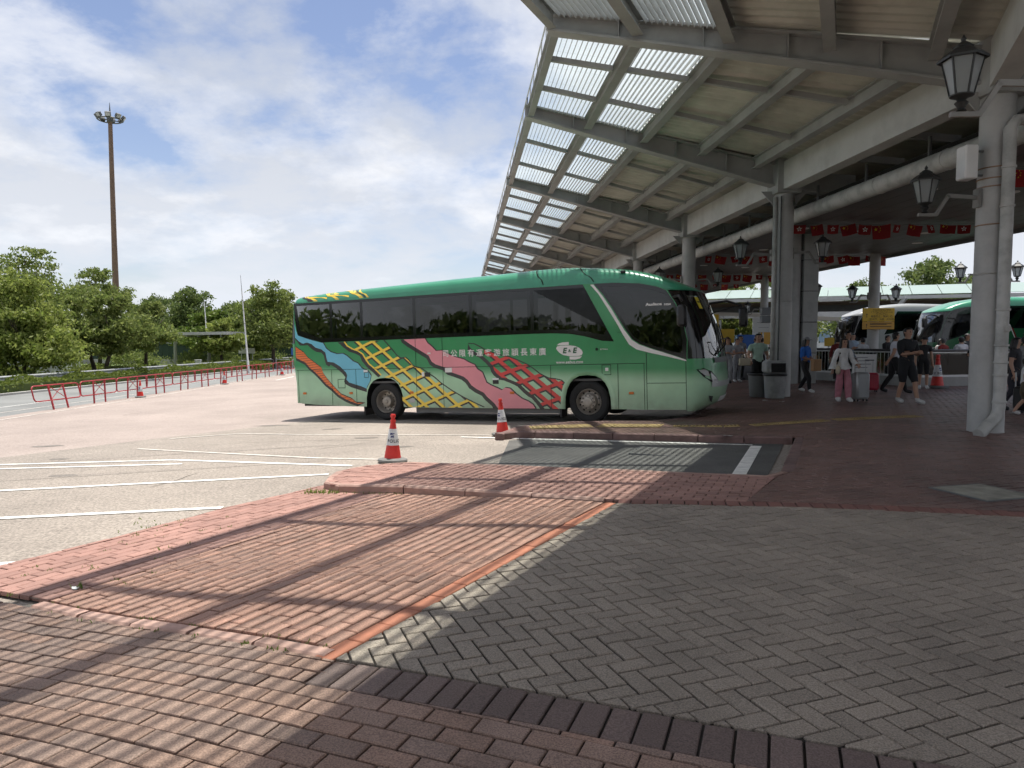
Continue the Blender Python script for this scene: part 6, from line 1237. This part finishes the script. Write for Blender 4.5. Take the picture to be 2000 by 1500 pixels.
def finish_people():
    dg = bpy.context.evaluated_depsgraph_get()
    for q in PEOPLE:
        ev = q['ob'].evaluated_get(dg); bm_me = bpy.data.meshes.new_from_object(ev); J = q['J']; k = q['k']
        t = thing('person', q['label'], 'person', (q['x'], q['y'], (zp(q['x'], q['y']) if q['z'] is None else q['z'])), q['face']); t.rotation_euler = (q['lean'], 0, q['face'])
        zmin = min(v.co.z for v in bm_me.vertices); t.location.z -= zmin * 1.0
        V = [v.co.copy() for v in bm_me.vertices]; Nn = [v.normal.copy() for v in bm_me.vertices]; segs = [(J[a], J[b], z_) for a, b, z_ in SEG]
        zone = []
        for f in bm_me.polygons:
            c = f.center; best = None
            for a, b, z_ in segs:
                ab = b - a; tt_ = max(0, min(1, (c - a).dot(ab) / ab.length_squared)); dd = (c - a - ab * tt_).length
                if best is None or dd < best[0]: best = (dd, z_, tt_)
            zone.append(best[1])
        bm_me.materials.clear(); bm_me.materials.append(M[q['skin']]); bm_me.polygons.foreach_set('use_smooth', [True] * len(bm_me.polygons)); link('body', bm_me, t)
        idx = len(bpy.data.materials)
        def part(name, zs, m, off, test=None, hem=0., flare=0.):
            mb = MB(); mp = {}; sel = [f for f, z_ in zip(bm_me.polygons, zone) if z_ in zs and (test is None or test(f.center))]
            for f in sel:
                ids = []
                for v in f.vertices:
                    if v not in mp:
                        mp[v] = len(mb.v); n_ = Nn[v]; p = V[v] + n_ * off
                        if flare and p.z < hem: p = p + Vector((n_.x, n_.y, 0)) * flare * (hem - p.z)
                        mb.v.append(tuple(p))
                    ids.append(mp[v])
                mb.f.append(tuple(ids)); mb.mi.append(0); mb.sf.append(True)
            if mb.f: return mb.build(name, m, t, smooth=True)
        sh = cloth('cloth_%d' % (idx,), q['shirt']); pn = cloth('cloth_%d' % (idx + 1,), q['pants']); so_ = cloth('cloth_%d' % (idx + 2,), q['shoes'], .5)
        zs = ['torso', 'uarm'] + (['hips'] if q['hang'] else []) + (['uarm2', 'farm'] if q['sleeve'] == 'long' else ['uarm2'] if q['sleeve'] == 'half' else [])
        part('trousers', ['hips', 'thigh', 'thigh2'] + ([] if q['shorts'] else ['shin', 'shin2']) + ([] if q['hang'] else []), pn, .013 * k)
        part('lower_hem', ['torso'], pn, .0125 * k, lambda c: c.z < .985 * k)
        part('shirt', zs, sh, (.020 if q['hang'] else .017) * k, (lambda c: (c.z > (.90 if q['hang'] else .975) * k)), 1.12 * k, .30 if q['hang'] else .05)
        part('collar', ['neck'], sh, .012 * k, lambda c: c.z < 1.475 * k)
        part('shoe', ['foot'], so_, .014 * k); 
        if q['shoes'][0] > .3: part('sock', ['shin2'], so_, .006 * k, lambda c: c.z < .14 * k) if q['shorts'] else None
        hm = 'hair_grey' if q['hair'] == 'grey' else 'hair_black'; hc = J['head2']
        def hairline(c):
            r_ = c - hc; return r_.z > (.062 * k if r_.y < -.035 * k else .012 * k if r_.y < .0 else -.085 * k)
        part('hair', ['head'], hm, .019 * k, hairline)
        if q['hair'] == 'long':
            mb = MB()
            for (x0, yb) in ((-.085, -.01), (-.06, .05), (0, .085), (.06, .05), (.085, -.01)):
                b = hc + Vector((x0 * k, yb * k, .02 * k)); mb.tube([b + Vector((-x0 * .3, 0, .06 * k)), b, b + Vector((x0 * .25 * k, .03 * k, -.16 * k)), b + Vector((x0 * .3 * k, -.02 * k, -.34 * k))], [.03 * k, .042 * k, .045 * k, .02 * k], 8)
            mb.build('long_hair', hm, t, smooth=True)
        if q['cap']:
            cm = cloth('cloth_%d' % (idx + 3,), q['cap'])
            part('cap', ['head'], cm, .028 * k, lambda c: (c - hc).z > .03 * k); MB().add([hc + Vector((a * k, b * k, z_ * k)) for a, b, z_ in ((-.085, -.07, .045), (.085, -.07, .045), (.07, -.185, .02), (-.07, -.185, .02), (-.085, -.07, .055), (.085, -.07, .055), (.07, -.185, .03), (-.07, -.185, .03))], [(0, 1, 2, 3), (7, 6, 5, 4), (0, 4, 5, 1), (1, 5, 6, 2), (2, 6, 7, 3), (3, 7, 4, 0)]).build('cap_peak', cm, t)
        fz = hc.z + .004 * k; fy = hc.y - .088 * k
        for s in (-1, 1):
            MB().lathe([(0, .004), (.010, .003), (.013, 0)], 8, Matrix.Translation((hc.x + s * .034 * k, fy + .0 * k, fz)) @ Matrix.Rotation(R(90), 4, 'X')).build('eye', 'eye_dark', t); MB().lathe([(.0, .012), (.018, .006), (.02, -.012)], 8, Matrix.Translation((hc.x + s * .098 * k, hc.y, fz - .01 * k)) @ Matrix.Rotation(R(90) * s, 4, 'Y')).build('ear', q['skin'], t)
            MB().bar((hc.x + s * .018 * k, fy, fz + .022 * k), (hc.x + s * .052 * k, fy + .006 * k, fz + .022 * k), .006 * k, .008 * k).build('brow', hm, t)
        MB().add([Vector((hc.x, fy - .022 * k, fz - .032 * k)), Vector((hc.x - .016 * k, fy + .004 * k, fz - .036 * k)), Vector((hc.x + .016 * k, fy + .004 * k, fz - .036 * k)), Vector((hc.x, fy + .002 * k, fz + .005 * k))], [(0, 1, 2), (0, 3, 1), (0, 2, 3)]).build('nose', q['skin'], t)
        MB().bar((hc.x - .024 * k, fy + .006 * k, fz - .055 * k), (hc.x + .024 * k, fy + .006 * k, fz - .055 * k), .01 * k, .009 * k).build('mouth', 'lip', t)
        for s, sg in (('L', -1), ('R', 1)): link('hand', hand_mesh(k, q['skin'], J['wr' + s], J['pa' + s], sg, q['extra'] == 'grip'), t)
        q['t'] = t
    for q in PEOPLE: bpy.data.objects.remove(q['ob'])
WH, BK_, GY, NV = (.62, .62, .62), (.012, .012, .014), (.28, .29, .31), (.03, .04, .09)
PHONE = {'L': ((-.24, -.06, 1.13), (-.06, -.30, 1.18)), 'R': ((.24, -.06, 1.13), (.06, -.30, 1.18))}
WALK = {'L': (.24, .1), 'R': (-.22, .15)}; WALK2 = {'L': (-.20, .12), 'R': (.22, .08)}
person('smiling man in a pale green shirt and black trousers beside the bins', 6.86, 20.0, 1.76, R(4), (.36, .50, .42), BK_, BK_, leg={'L': (.10, 0), 'R': (-.16, .25)}, arm={'L': ((-.27, .04, 1.14), (-.27, -.16, .98)), 'R': ((.28, .03, 1.14), (.26, -.18, .98))}, bulk=1.1, extra='grip')
person('woman in a bright blue top and grey cap right of the second column', 8.52, 20.8, 1.62, R(38), (.02, .12, .45), BK_, WH, sleeve='half', hair='long', cap=(.2, .2, .21), leg=WALK, arm={'L': ((-.22, .0, 1.12), (-.04, -.24, 1.05)), 'R': ((.23, .0, 1.12), (.06, -.25, 1.02))}, bulk=.95, skin='skin_b', extra='grip')
person('long haired girl in a white blouse and wide pink trousers', 8.14, 17.6, 1.56, R(0), (.66, .66, .66), (.50, .20, .25), WH, sleeve='long', hair='long', leg={'L': (-.04, 0), 'R': (.16, 0)}, arm={'L': ((-.25, .03, 1.14), (-.30, -.02, .88)), 'R': ((.25, .0, 1.14), (.30, -.18, 1.02))}, bulk=.88, wide=1.55, hang=1, extra='grip')
person('man in a grey blue shirt with a shoulder strap behind the girl', 9.95, 21.3, 1.78, R(30), (.20, .24, .30), BK_, BK_, sleeve='long', leg={'L': (.05, 0), 'R': (-.08, 0)}, arm={'L': ((-.25, -.02, 1.13), (-.10, -.22, 1.24)), 'R': ((.25, .04, 1.13), (.28, -.08, .92))}, skin='skin_b', bulk=1.05)
person('man in a white shirt and black trousers pulling the red suitcase', 10.95, 20.5, 1.76, R(75), (.56, .57, .62), BK_, BK_, leg={'L': (.30, .05), 'R': (-.28, .12)}, arm={'L': ((-.25, .10, 1.14), (-.27, .24, .92)), 'R': ((.24, .03, 1.13), (.22, -.12, .92))}, skin='skin_b', extra='grip')
person('man in black t-shirt and shorts looking down at his phone', 9.42, 17.1, 1.82, R(18), (.012, .013, .016), (.012, .013, .016), WH, sleeve='half', shorts=True, leg={'L': (-.10, .05), 'R': (.26, 0)}, arm=PHONE, bulk=1.22, extra='grip')
person('boy in a dark hat, black shirt and shorts beside the large cone', 12.75, 22.2, 1.62, R(-20), (.02, .02, .022), BK_, WH, shorts=True, cap=(.012, .012, .012), leg={'L': (0, 0), 'R': (.04, 0)}, bulk=.9)
person('child in a white t-shirt and brown shorts at the right edge', 10.15, 14.15, 1.18, R(60), (.64, .64, .66), (.10, .08, .05), WH, shorts=True, leg={'L': (.2, .05), 'R': (-.22, .2)}, bulk=.95)
person('dark haired woman in black behind the child at the right edge', 10.75, 15.3, 1.60, R(40), (.03, .03, .035), (.03, .03, .04), BK_, hair='long', leg=WALK2)
person('man in black leaning his arm out from behind the drainpipe column', 12.0, 18.3, 1.72, R(-40), (.015, .015, .018), (.20, .22, .26), BK_, sleeve='half', arm={'L': ((-.30, -.05, 1.15), (-.20, -.32, 1.16)), 'R': ((.24, 0, 1.12), (.2, -.2, 1.1))})
crowd = [('person in a dark red jacket waiting behind the glass balustrade', 11.9, 26.2, 1.66, 160, (.16, .02, .02), BK_, 'short', 'long'), ('person in white with back turned behind the grey shirted man', 13.1, 26.8, 1.64, 190, (.55, .56, .58), NV, 'short', 'short'), ('man in black bending over behind the balustrade', 13.6, 26.0, 1.70, 30, BK_, BK_, 'short', 'half'), ('woman in a pale top behind the white shirted man', 14.2, 26.6, 1.58, 20, (.55, .45, .45), GY, 'long', 'short'),
         ('older man in a red shirt behind the balustrade right of the boy', 15.5, 25.8, 1.62, 200, (.25, .03, .025), NV, 'grey', 'short'), ('person in white t-shirt with a black strap across the back', 15.9, 25.4, 1.66, 185, (.60, .60, .64), GY, 'short', 'half'), ('tall person in dark clothes beside the strap wearer', 16.6, 26.2, 1.76, 30, (.03, .035, .04), BK_, 'short', 'long'), ('person in an olive top low behind the balustrade', 14.75, 26.4, 1.52, 10, (.20, .20, .04), BK_, 'short', 'short'),
         ('man in grey standing between the clad pier and the white coach', 11.4, 28.5, 1.72, 90, GY, GY, 'short', 'short'), ('visitor in grey t-shirt with navy shoulder bag right of the coach nose', 7.65, 25.4, 1.62, -20, GY, (.25, .25, .26), 'short', 'short'), ('visitor holding papers right of the coach nose', 8.1, 25.8, 1.58, 15, (.34, .34, .36), GY, 'short', 'half'), ('woman in patterned grey behind the green shirted man', 8.75, 27.5, 1.68, 10, (.20, .20, .22), BK_, 'short', 'short'), ('dark dressed person with a backpack left of the second column', 10.6, 30.5, 1.66, 170, (.30, .26, .27), BK_, 'short', 'short'),
         ('man in a black cap far behind the green shirted man', 10.2, 34, 1.70, 0, BK_, BK_, 'short', 'short'), ('person in white at the edge of the coach windscreen', 7.35, 26.6, 1.60, 40, (.5, .5, .5), GY, 'short', 'short'), ('person in a pale cap far beyond the visitors', 9.4, 36, 1.62, 0, (.45, .45, .45), GY, 'short', 'short'), ('person in navy queuing beyond the second column', 11.2, 33.0, 1.64, 20, NV, GY, 'short', 'short'), ('person in cream walking past the middle column', 12.9, 35.5, 1.66, 100, (.5, .46, .4), BK_, 'long', 'long'), ('woman in rose top beside the middle column', 13.6, 37.5, 1.60, 30, (.45, .2, .22), NV, 'long', 'short'), ('man in white beyond the visitors by the stop canopy', 8.4, 31, 1.70, 10, WH, NV, 'short', 'short'), ('person in teal among the far crowd', 9.0, 33.5, 1.62, -30, (.05, .25, .25), BK_, 'short', 'short'), ('person in black far left in the crowd by the coach mirror', 8.0, 29, 1.66, 60, BK_, BK_, 'long', 'half'), ('tall man in pale blue behind the balustrade', 14.0, 29.5, 1.78, 0, (.3, .38, .48), BK_, 'short', 'long'), ('person in khaki near the white coach nose', 16.8, 33.5, 1.66, 80, (.24, .2, .13), GY, 'short', 'short'), ('woman in white hat side of the green coach', 17.6, 29.5, 1.60, 20, (.55, .52, .5), GY, 'long', 'short'), ('person in dark blue at the balustrade end', 17.3, 26.8, 1.68, 200, (.04, .06, .14), BK_, 'short', 'half'), ('traveller in grey with a pack straps at the right edge', 12.6, 17.6, 1.62, 150, (.30, .30, .31), GY, 'short', 'short')]
for i, (lab, x, y, H, fa, sc_, pc2, hr, sl_) in enumerate(crowd): person(lab, x, y, H, R(fa), sc_, pc2, BK_ if i % 2 else WH, sleeve=sl_, hair=hr, skin='skin_b' if i % 3 == 0 else 'skin_a', leg=(WALK, WALK2, {}, {'L': (.05, 0)})[i % 4], arm=PHONE if i in (2, 5, 9, 10) else None, bulk=1 + .06 * (i % 3 - 1))
finish_people()
# ---- luggage and hand-held things
def suitcase(label, x, y, w, d, h, rz, m, handle=.42, two=False, lift=.06):
    t = thing('suitcase', label, 'suitcase', (x, y, zp(x, y)), rz); MB().box(-w / 2, -d / 2, lift, w / 2, d / 2, h, bev=.05).build('shell', m, t, smooth=40)
    for i in range(6): xx = -w / 2 + .06 + (w - .12) * i / 5; MB().box(xx - .008, -d / 2 - .004, lift + .08, xx + .008, d / 2 + .004, h - .07).build('rib', m, t)
    for sx in (-1, 1):
        for sy in (-1, 1): MB().lathe([(.0, -.012), (.028, -.012), (.028, .012), (0, .012)], 10, Matrix.Translation((sx * (w / 2 - .06), sy * (d / 2 - .05), .03)) @ Matrix.Rotation(R(90), 4, 'Y')).build('wheel', 'plastic_black', t)
    xs = (-.1, .1) if two else (-w / 2 + .07,)
    for xx in xs: MB().bar((xx, d / 2 - .03, h - .02), (xx, d / 2 - .03, h + handle), .02, .015, up=(1, 0, 0)).build('handle_rod', 'galv', t)
    MB().bar((xs[0] - .02 if two else xs[0] - .05, d / 2 - .03, h + handle), (xs[-1] + .02 if two else xs[0] + .05, d / 2 - .03, h + handle), .03, .03).build('handle_grip', 'plastic_black', t); return t
setm('case_silver', (.36, .37, .38), .35, metal=.4, var=.1); setm('case_red', (.38, .012, .04), .35, var=.1)
suitcase('tall silver ribbed suitcase held by the girl in pink', 8.56, 17.55, .36, .24, .72, R(8), 'case_silver', .32); suitcase('red suitcase pulled by the man in the white shirt', 10.38, 20.75, .44, .26, .56, R(-10), 'case_red', .36, True); suitcase('black suitcase beside the child at the right edge', 10.55, 14.75, .36, .24, .55, R(20), 'plastic_black', .3)
def bag(name, label, x, y, z, w, d, h, m, rz=0, cat='bag', handles=True, bev=.015):
    t = thing(name, label, cat, (x, y, z), rz); MB().box(-w / 2, -d / 2, 0, w / 2, d / 2, h, bev=bev).build('pouch', m, t, smooth=40)
    if handles:
        for s in (-1, 1): MB().tube([(-w * .25, s * d * .4, h), (-w * .2, s * d * .35, h + .09), (w * .2, s * d * .35, h + .09), (w * .25, s * d * .4, h)], .007, 6).build('strap', m, t)
setm('paper_brown', (.34, .20, .10), .85, var=.08); setm('bag_beige', (.50, .44, .34), .8); setm('bag_blue', (.03, .04, .16), .7, var=.4, vscale=30); setm('bag_plastic', (.5, .5, .5), .4)
bag('paper_bag', 'brown paper bag hanging from the hand of the woman in blue', 8.68, 20.45, .62, .28, .14, .34, 'paper_brown', R(20)); bag('document_box', 'beige box bag in the hand of the man in green', 6.42, 19.78, .80, .30, .12, .20, 'bag_beige', 0); bag('plastic_bag', 'crumpled clear plastic bag held over the bins', 7.16, 19.75, .74, .26, .2, .26, 'bag_plastic', .3, bev=.06); bag('shoulder_bag', 'round cream bag at the hip of the girl', 7.93, 17.42, .66, .12, .1, .22, 'bag_beige', 0, bev=.045); bag('backpack', 'dark blue patterned bag beside the child', 10.42, 14.3, .50, .26, .18, .32, 'bag_blue', .4, bev=.05)
t = thing('phone', 'dark phone held by the man in black', 'phone', (9.33, 16.79, 1.22), R(18)); MB().box(-.036, -.004, 0, .036, .004, .13, Matrix.Rotation(R(50), 4, 'X'), bev=.003).build('case', 'plastic_black', t)
t = thing('guide_flag', 'red guide flag on a white stick at the right edge', 'flag', (11.95, 17.2, 1.2)); MB().tube([(.25, 0, 0), (-.05, 0, .68)], .01, 6).build('stick', 'white_paint', t)
mb = MB(); mb.add([(-.045 + .44 * u * .18 + v * .17, .03 * math.sin(5 * u), .67 - v * .38 - u * .10) for v in (0, .5, 1) for u in (0, .4, .8, 1.2)], [(a * 4 + b, a * 4 + b + 1, a * 4 + 5 + b, a * 4 + 4 + b) for a in range(2) for b in range(3)]); mb.build('cloth', 'flag_red', t, smooth=True)
# ---- bins
setm('bin_grey', (.30, .31, .31), .6, var=.1, stain=.25, stscale=4); setm('bin_dark', (.16, .165, .17), .6, var=.1)
def bin_(label, x, y, m, domed):
    t = thing('litter_bin', label, 'bin', (x, y, zp(x, y))); MB().lathe([(0, .01), (.235, .01), (.245, .03), (.285, .60), (.30, .605), (.30, .64), (.28, .64), (.27, .62)], 24).build('tub', m, t, smooth=40); MB().lathe([(.305, .60), (.315, .63), (.31, .66), (.27, .67)], 20).build('liner', 'plastic_black', t, smooth=True)
    if domed: MB().box(-.29, -.24, .66, .27, .24, 1.0, bev=.06).build('hood', m, t, smooth=40); MB().box(-.19, -.252, .70, .19, -.238, .94, bev=.005).build('mouth', 'black_gap', t)
bin_('pale grey round litter bin with a dark mouthed hood by the second column', 6.96, 18.95, 'bin_grey', True); bin_('darker open grey bin with a black liner behind the hooded one', 6.75, 19.55, 'bin_dark', False)
setm('plinth_stone', (.26, .26, .25), .7, var=.1)
# ---- glass balustrade round the stair opening
def balustrade(label, a, b, round_end):
    a = Vector(a); b = Vector(b); d = (b - a).normalized(); L = (b - a).length; t = thing('glass_balustrade', label, 'balustrade', (a.x, a.y, 0), math.atan2(d.y, d.x)); MB().box(0, -.14, -.02, L, .14, .30, bev=.01).build('plinth', 'plinth_stone', t); MB().box(0, -.05, .30, L, .05, .36).build('shoe', 'galv', t); n = max(1, round(L / 1.2))
    for i in range(n): MB().box(L * i / n + .012, -.01, .36, L * (i + 1) / n - .012, .01, 1.10).build('glass_panel', 'clear_glass', t)
    for i in range(int(L / .16)): MB().tube([(.08 + i * .16, .06, .36), (.08 + i * .16, .06, 1.08)], .008, 5).build('rod', 'galv', t)
    pts = [(L, 0, 1.16), (.3, 0, 1.16)] + ([(.1, 0, 1.12), (-.12, 0, .98), (-.2, 0, .75), (-.12, 0, .52), (.02, 0, .42)] if round_end else [(0, 0, 1.16)]); MB().tube(pts, .045, 8).build('handrail', 'plastic_black', t, smooth=True); MB().bar((0.25, 0, 1.10), (L, 0, 1.10), .05, .03).build('cap_rail', 'galv', t)
balustrade('glass balustrade behind the girl, running back towards the pier', (13.1, 23.0), (10.7, 30.0), False); balustrade('glass balustrade with a rounded black handrail end behind the cone', (13.15, 23.2), (20, 25.2), True)
t = thing('notice_board', 'white printed notice fixed to the glass balustrade', 'notice', (11.6, 23.6, .42), R(8)); MB().box(-.42, -.02, 0, .42, .02, .62, bev=.004).build('board', 'sign_white', t)
for i in range(4): MB().box(-.34, -.026, .5 - i * .11, .1 + .06 * (i % 3), -.021, .525 - i * .11).build('print_line', 'sign_grey', t)
mb = MB()
t = thing('railing', 'dark vertical bar railing right of the drainpipe column', 'railing', (11.6, 16.3, 0), R(12))
for i in range(14): MB().tube([(i * .12, 0, 0), (i * .12, 0, 1.12)], .012, 5).build('bar', 'steel_dark', t)
MB().bar((-.05, 0, 1.14), (1.7, 0, 1.14), .05, .04).build('top_rail', 'steel_dark', t); MB().bar((-.05, 0, .12), (1.7, 0, .12), .04, .03).build('bottom_rail', 'steel_dark', t)
# ---- signs
SGT = Matrix.Rotation(R(90), 4, 'X')
t = thing('direction_sign', 'yellow and orange direction sign hanging on the far column', 'sign', (15.35, 29.3, 0)); c0 = DP[0]; t.location = (c0.x - .02, c0.y - .45, 0)
MB().box(-.66, -.03, 2.28, .66, .03, 2.83, bev=.01).build('upper_board', 'sign_yellow', t); MB().box(-.66, -.03, 1.95, .66, .03, 2.27, bev=.01).build('lower_board', 'sign_orange', t); MB().box(-.08, .03, 2.1, .08, .45, 2.2).build('bracket', 'steel_dark', t)
for s, zz, sz in (('Franchised Bus, GMB', 2.755, .085), ('( To Tuen Mun, Yuen Long', 2.67, .08), ('Tin Shui Wai )', 2.59, .08), ('專營巴士．專線小巴', 2.48, .10), ('(往屯門．元朗．天水圍)', 2.36, .10)): text_mesh(s, sz, Matrix.Translation((.12, -.036, zz)) @ SGT, 'ink', 'lettering', t)
for zz in (2.19, 2.14, 2.05): MB().box(-.36, -.036, zz, .54 - (.2 if zz == 2.14 else 0), -.031, zz + .025).build('print_line', 'ink', t)
for zz in (2.52, 2.09): MB().add([(-.5, -.036, zz + .09), (-.54, -.036, zz + .03), (-.51, -.036, zz + .03), (-.51, -.036, zz - .08), (-.49, -.036, zz - .08), (-.49, -.036, zz + .03), (-.46, -.036, zz + .03)], [(0, 1, 2, 5, 6), (2, 3, 4, 5)]).build('arrow', 'ink', t)
sign('stop_sign', 'tall narrow yellow stop sign seen through the coach mirror gap', 9.35, 33.5, .55, 1.6, 1.9, 'sign_yellow', (0,), tl=[('→', .4, .3)], tm='ink'); sign('stop_sign', 'yellow notice beyond the visitors, left of the middle column', 12.6, 42, .8, .8, 1.75, 'sign_yellow', (0,)); sign('wall_notice', 'red over yellow notice on the middle column behind the green shirted man', DP[1].x, DP[1].y - .35, .6, 1.0, 1.75, 'sign_orange', ()); sign('guide_board', 'white guide board on a thin post left of the second column', 10.85, 31.0, .95, .62, 2.15, 'sign_white', (0,), tl=[('—— ——', .12, .14), ('———', -.1, .14)], tm='ink'); sign('guide_board', 'small blue and white board far behind the second column', 13.2, 40, 1.3, .8, 1.4, 'sign_blue', (-.5, .5))
sign('bus_stop_flag', 'slim white numbered stop post just right of the middle column', 13.75, 40.6, .34, 1.7, 1.95, 'sign_white', (0,), tl=[('2', .4, .3)], tm='ink'); sign('bus_stop_flag', 'slim white numbered stop post left of the middle column', 11.9, 41.5, .34, 1.5, 1.9, 'sign_white', (0,), tl=[('3', .4, .3)], tm='ink'); sign('ticket_notice', 'left of two yellow tickets boards behind the balustrade', 12.9, 31, .42, .36, 1.42, 'sign_yellow', (0,)); sign('ticket_notice', 'right of two yellow tickets boards behind the balustrade', 13.7, 31, .42, .36, 1.42, 'sign_yellow', (0,))
t = thing('display_board', 'dark grey display box hung beside the second column', 'display', (9.9, 27.2, 2.15)); MB().box(-.5, -.1, 0, .5, .1, .27, bev=.02).build('lower_case', 'sign_grey', t); MB().box(-.5, -.1, .3, .5, .1, .58, bev=.02).build('upper_case', 'sign_grey', t); MB().tube([(.45, .05, -2.2), (.45, .05, .3)], .03, 8).build('post', 'steel_dark', t)
# ---- coaches standing beyond the concourse
def far_coach(label, nose_x, y, rz, pm, rm):
    t = thing('coach', label, 'coach', (nose_x + 2.9, y, zp(nose_x + 5, y)), math.pi + rz); make_coach(t, pm, rm, False); return t
paint('white_coach', (.27, .28, .275), (.27, .28, .275)); far_coach('white coach parked beyond the balustrade behind the yellow sign', 19.0, 43.0, R(-6), 'white_coach', 'white_coach'); far_coach('dark green coach parked left of the drainpipe column', 20.2, 36.6, R(-8), 'green_coach', 'roof_paint'); far_coach('dark coach partly seen at the right edge behind the railing', 22.2, 31.3, R(-6), 'green_coach', 'green_coach')  # white paint darkened to stand in for the shade of an unbuilt canopy
# ---- far walkway canopy
setm('walk_glass', (.30, .38, .34), .25)
fw = thing('walkway_canopy', 'long far walkway canopy with glass roof and white beams', 'canopy', (0, 0, 0)); A0, A1 = Vector((12.0, 60)), Vector((46, 44.5)); D = (A1 - A0).normalized(); Np = Vector((-D.y, D.x)); Lf = (A1 - A0).length
def wp(s, o, z): p = A0 + D * s + Np * o; return Vector((p.x, p.y, z))
MB().bar(wp(0, 0, 4.62), wp(Lf, 0, 4.62), .35, .24).build('gutter_beam', 'steel_light', fw); MB().bar(wp(0, .4, 3.45), wp(Lf, .4, 3.45), .4, .42).build('lower_beam', 'steel_light', fw)
for i in range(20):
    s0 = Lf * i / 20; s1 = Lf * (i + 1) / 20; q = [wp(s0 + .02, -.1, 4.80), wp(s1 - .02, -.1, 4.80), wp(s1 - .02, 3.2, 5.65), wp(s0 + .02, 3.2, 5.65)]; MB().add(q + [v + Vector((0, 0, .03)) for v in q], [(3, 2, 1, 0), (4, 5, 6, 7), (0, 1, 5, 4), (1, 2, 6, 5), (2, 3, 7, 6), (3, 0, 4, 7)]).build('glass_roof_pane', 'walk_glass', fw)
for i in range(8): MB().bar(wp(.2, .3 + i * .32, 4.42 - i * .02), wp(Lf, .3 + i * .32, 4.42 - i * .02), .2, .05).build('soffit_strip', setm('wood_strip', (.16, .12, .09), .7) if 'wood_strip' not in M else 'wood_strip', fw)
MB().bar(wp(0, 2.9, 4.0), wp(Lf, 2.9, 4.0), .1, .9).build('back_panel', 'steel_dark', fw)
for s in (1.5, 9.5, 17.5, 25.5, 33.5): MB().lathe([(.24, 0), (.24, 3.4)], 14, Matrix.Translation(wp(s, .4, 0))).build('post', 'steel_light', fw, smooth=True); MB().bar(wp(s, .4, 3.5), wp(s + .8, -.1, 4.6), .28, .22).build('strut', 'steel_light', fw); MB().box(-.12, -.12, 2.95, .12, .12, 3.24, Matrix.Translation(wp(s + 3, .3, 0))).build('spot_lamp', 'white_paint', fw)
t = thing('stop_canopy', 'curved cream stop canopy dotted with small round lamps', 'canopy', (0, 0, 0)); pts = [(11.5 + i * .95, 46.5 + .5 * math.sin(i * .35) * 2 - i * .5, 3.05 - .028 * i * i * .25) for i in range(9)]
MB().add([(x, y + dy, z + dz) for x, y, z in pts for dy, dz in ((-.9, 0), (1.6, .1), (1.6, .3), (-.9, .22))], [(a * 4 + b, a * 4 + (b + 1) % 4, a * 4 + 4 + (b + 1) % 4, a * 4 + 4 + b) for a in range(8) for b in range(4)] + [(3, 2, 1, 0), (32, 33, 34, 35)]).build('slab', setm('cream', (.50, .46, .40), .7), t)
for (x, y, z) in pts:
    for k in range(3): MB().lathe([(0, -.07), (.05, -.05), (.07, 0)], 8, Matrix.Translation((x, y - .6 + k * .8, z + .0))).build('lamp', 'white_paint', t)
for i in (2, 6): x, y, z = pts[i]; MB().lathe([(.12, 0), (.12, z)], 12, Matrix.Translation((x, y + .8, 0))).build('post', 'steel_light', t, smooth=True)
# ---- what lies behind
t = thing('glazed_building', 'pale distant building with rows of blue windows behind the pier', 'building', (34, 95, 0)); MB().box(-14, 0, 0, 30, 12, 7.5).build('wall', 'wall_pale', t); MB().box(-14.3, -.4, 7.5, 30.3, 12.3, 8.0).build('roof', 'concrete', t)
setm('far_glass', (.18, .27, .36), .15)
for r_ in range(2):
    for i in range(22): MB().box(-13.4 + i * 2, -.06, 1.2 + r_ * 3.2, -12.0 + i * 2, 0, 3.2 + r_ * 3.2).build('window', 'far_glass', t)
labs = ['round topped tree above the far walkway roof', 'tree with dark boughs behind the white coach nose', 'tree seen under the walkway right of the sign', 'tree behind the green coach roof', 'tree between the pier and the white coach', 'shady tree beyond the coach nose and mirror', 'tree glimpsed beyond the stop canopy', 'tree at the right edge behind the last coach']
for i, (x, y, s) in enumerate([(44.5, 76, 1.02), (22.5, 60, .72), (32, 66, .72), (42, 66, .74), (19.5, 64, .74), (13.2, 78, .85), (18.6, 82, .85), (52, 60, .78)]):
    t = dup(tb[i % 3]); put(t, x, y, i * 2.1, s, 0.0); t['label'] = labs[i]; t['group'] = 'trees beyond the concourse'
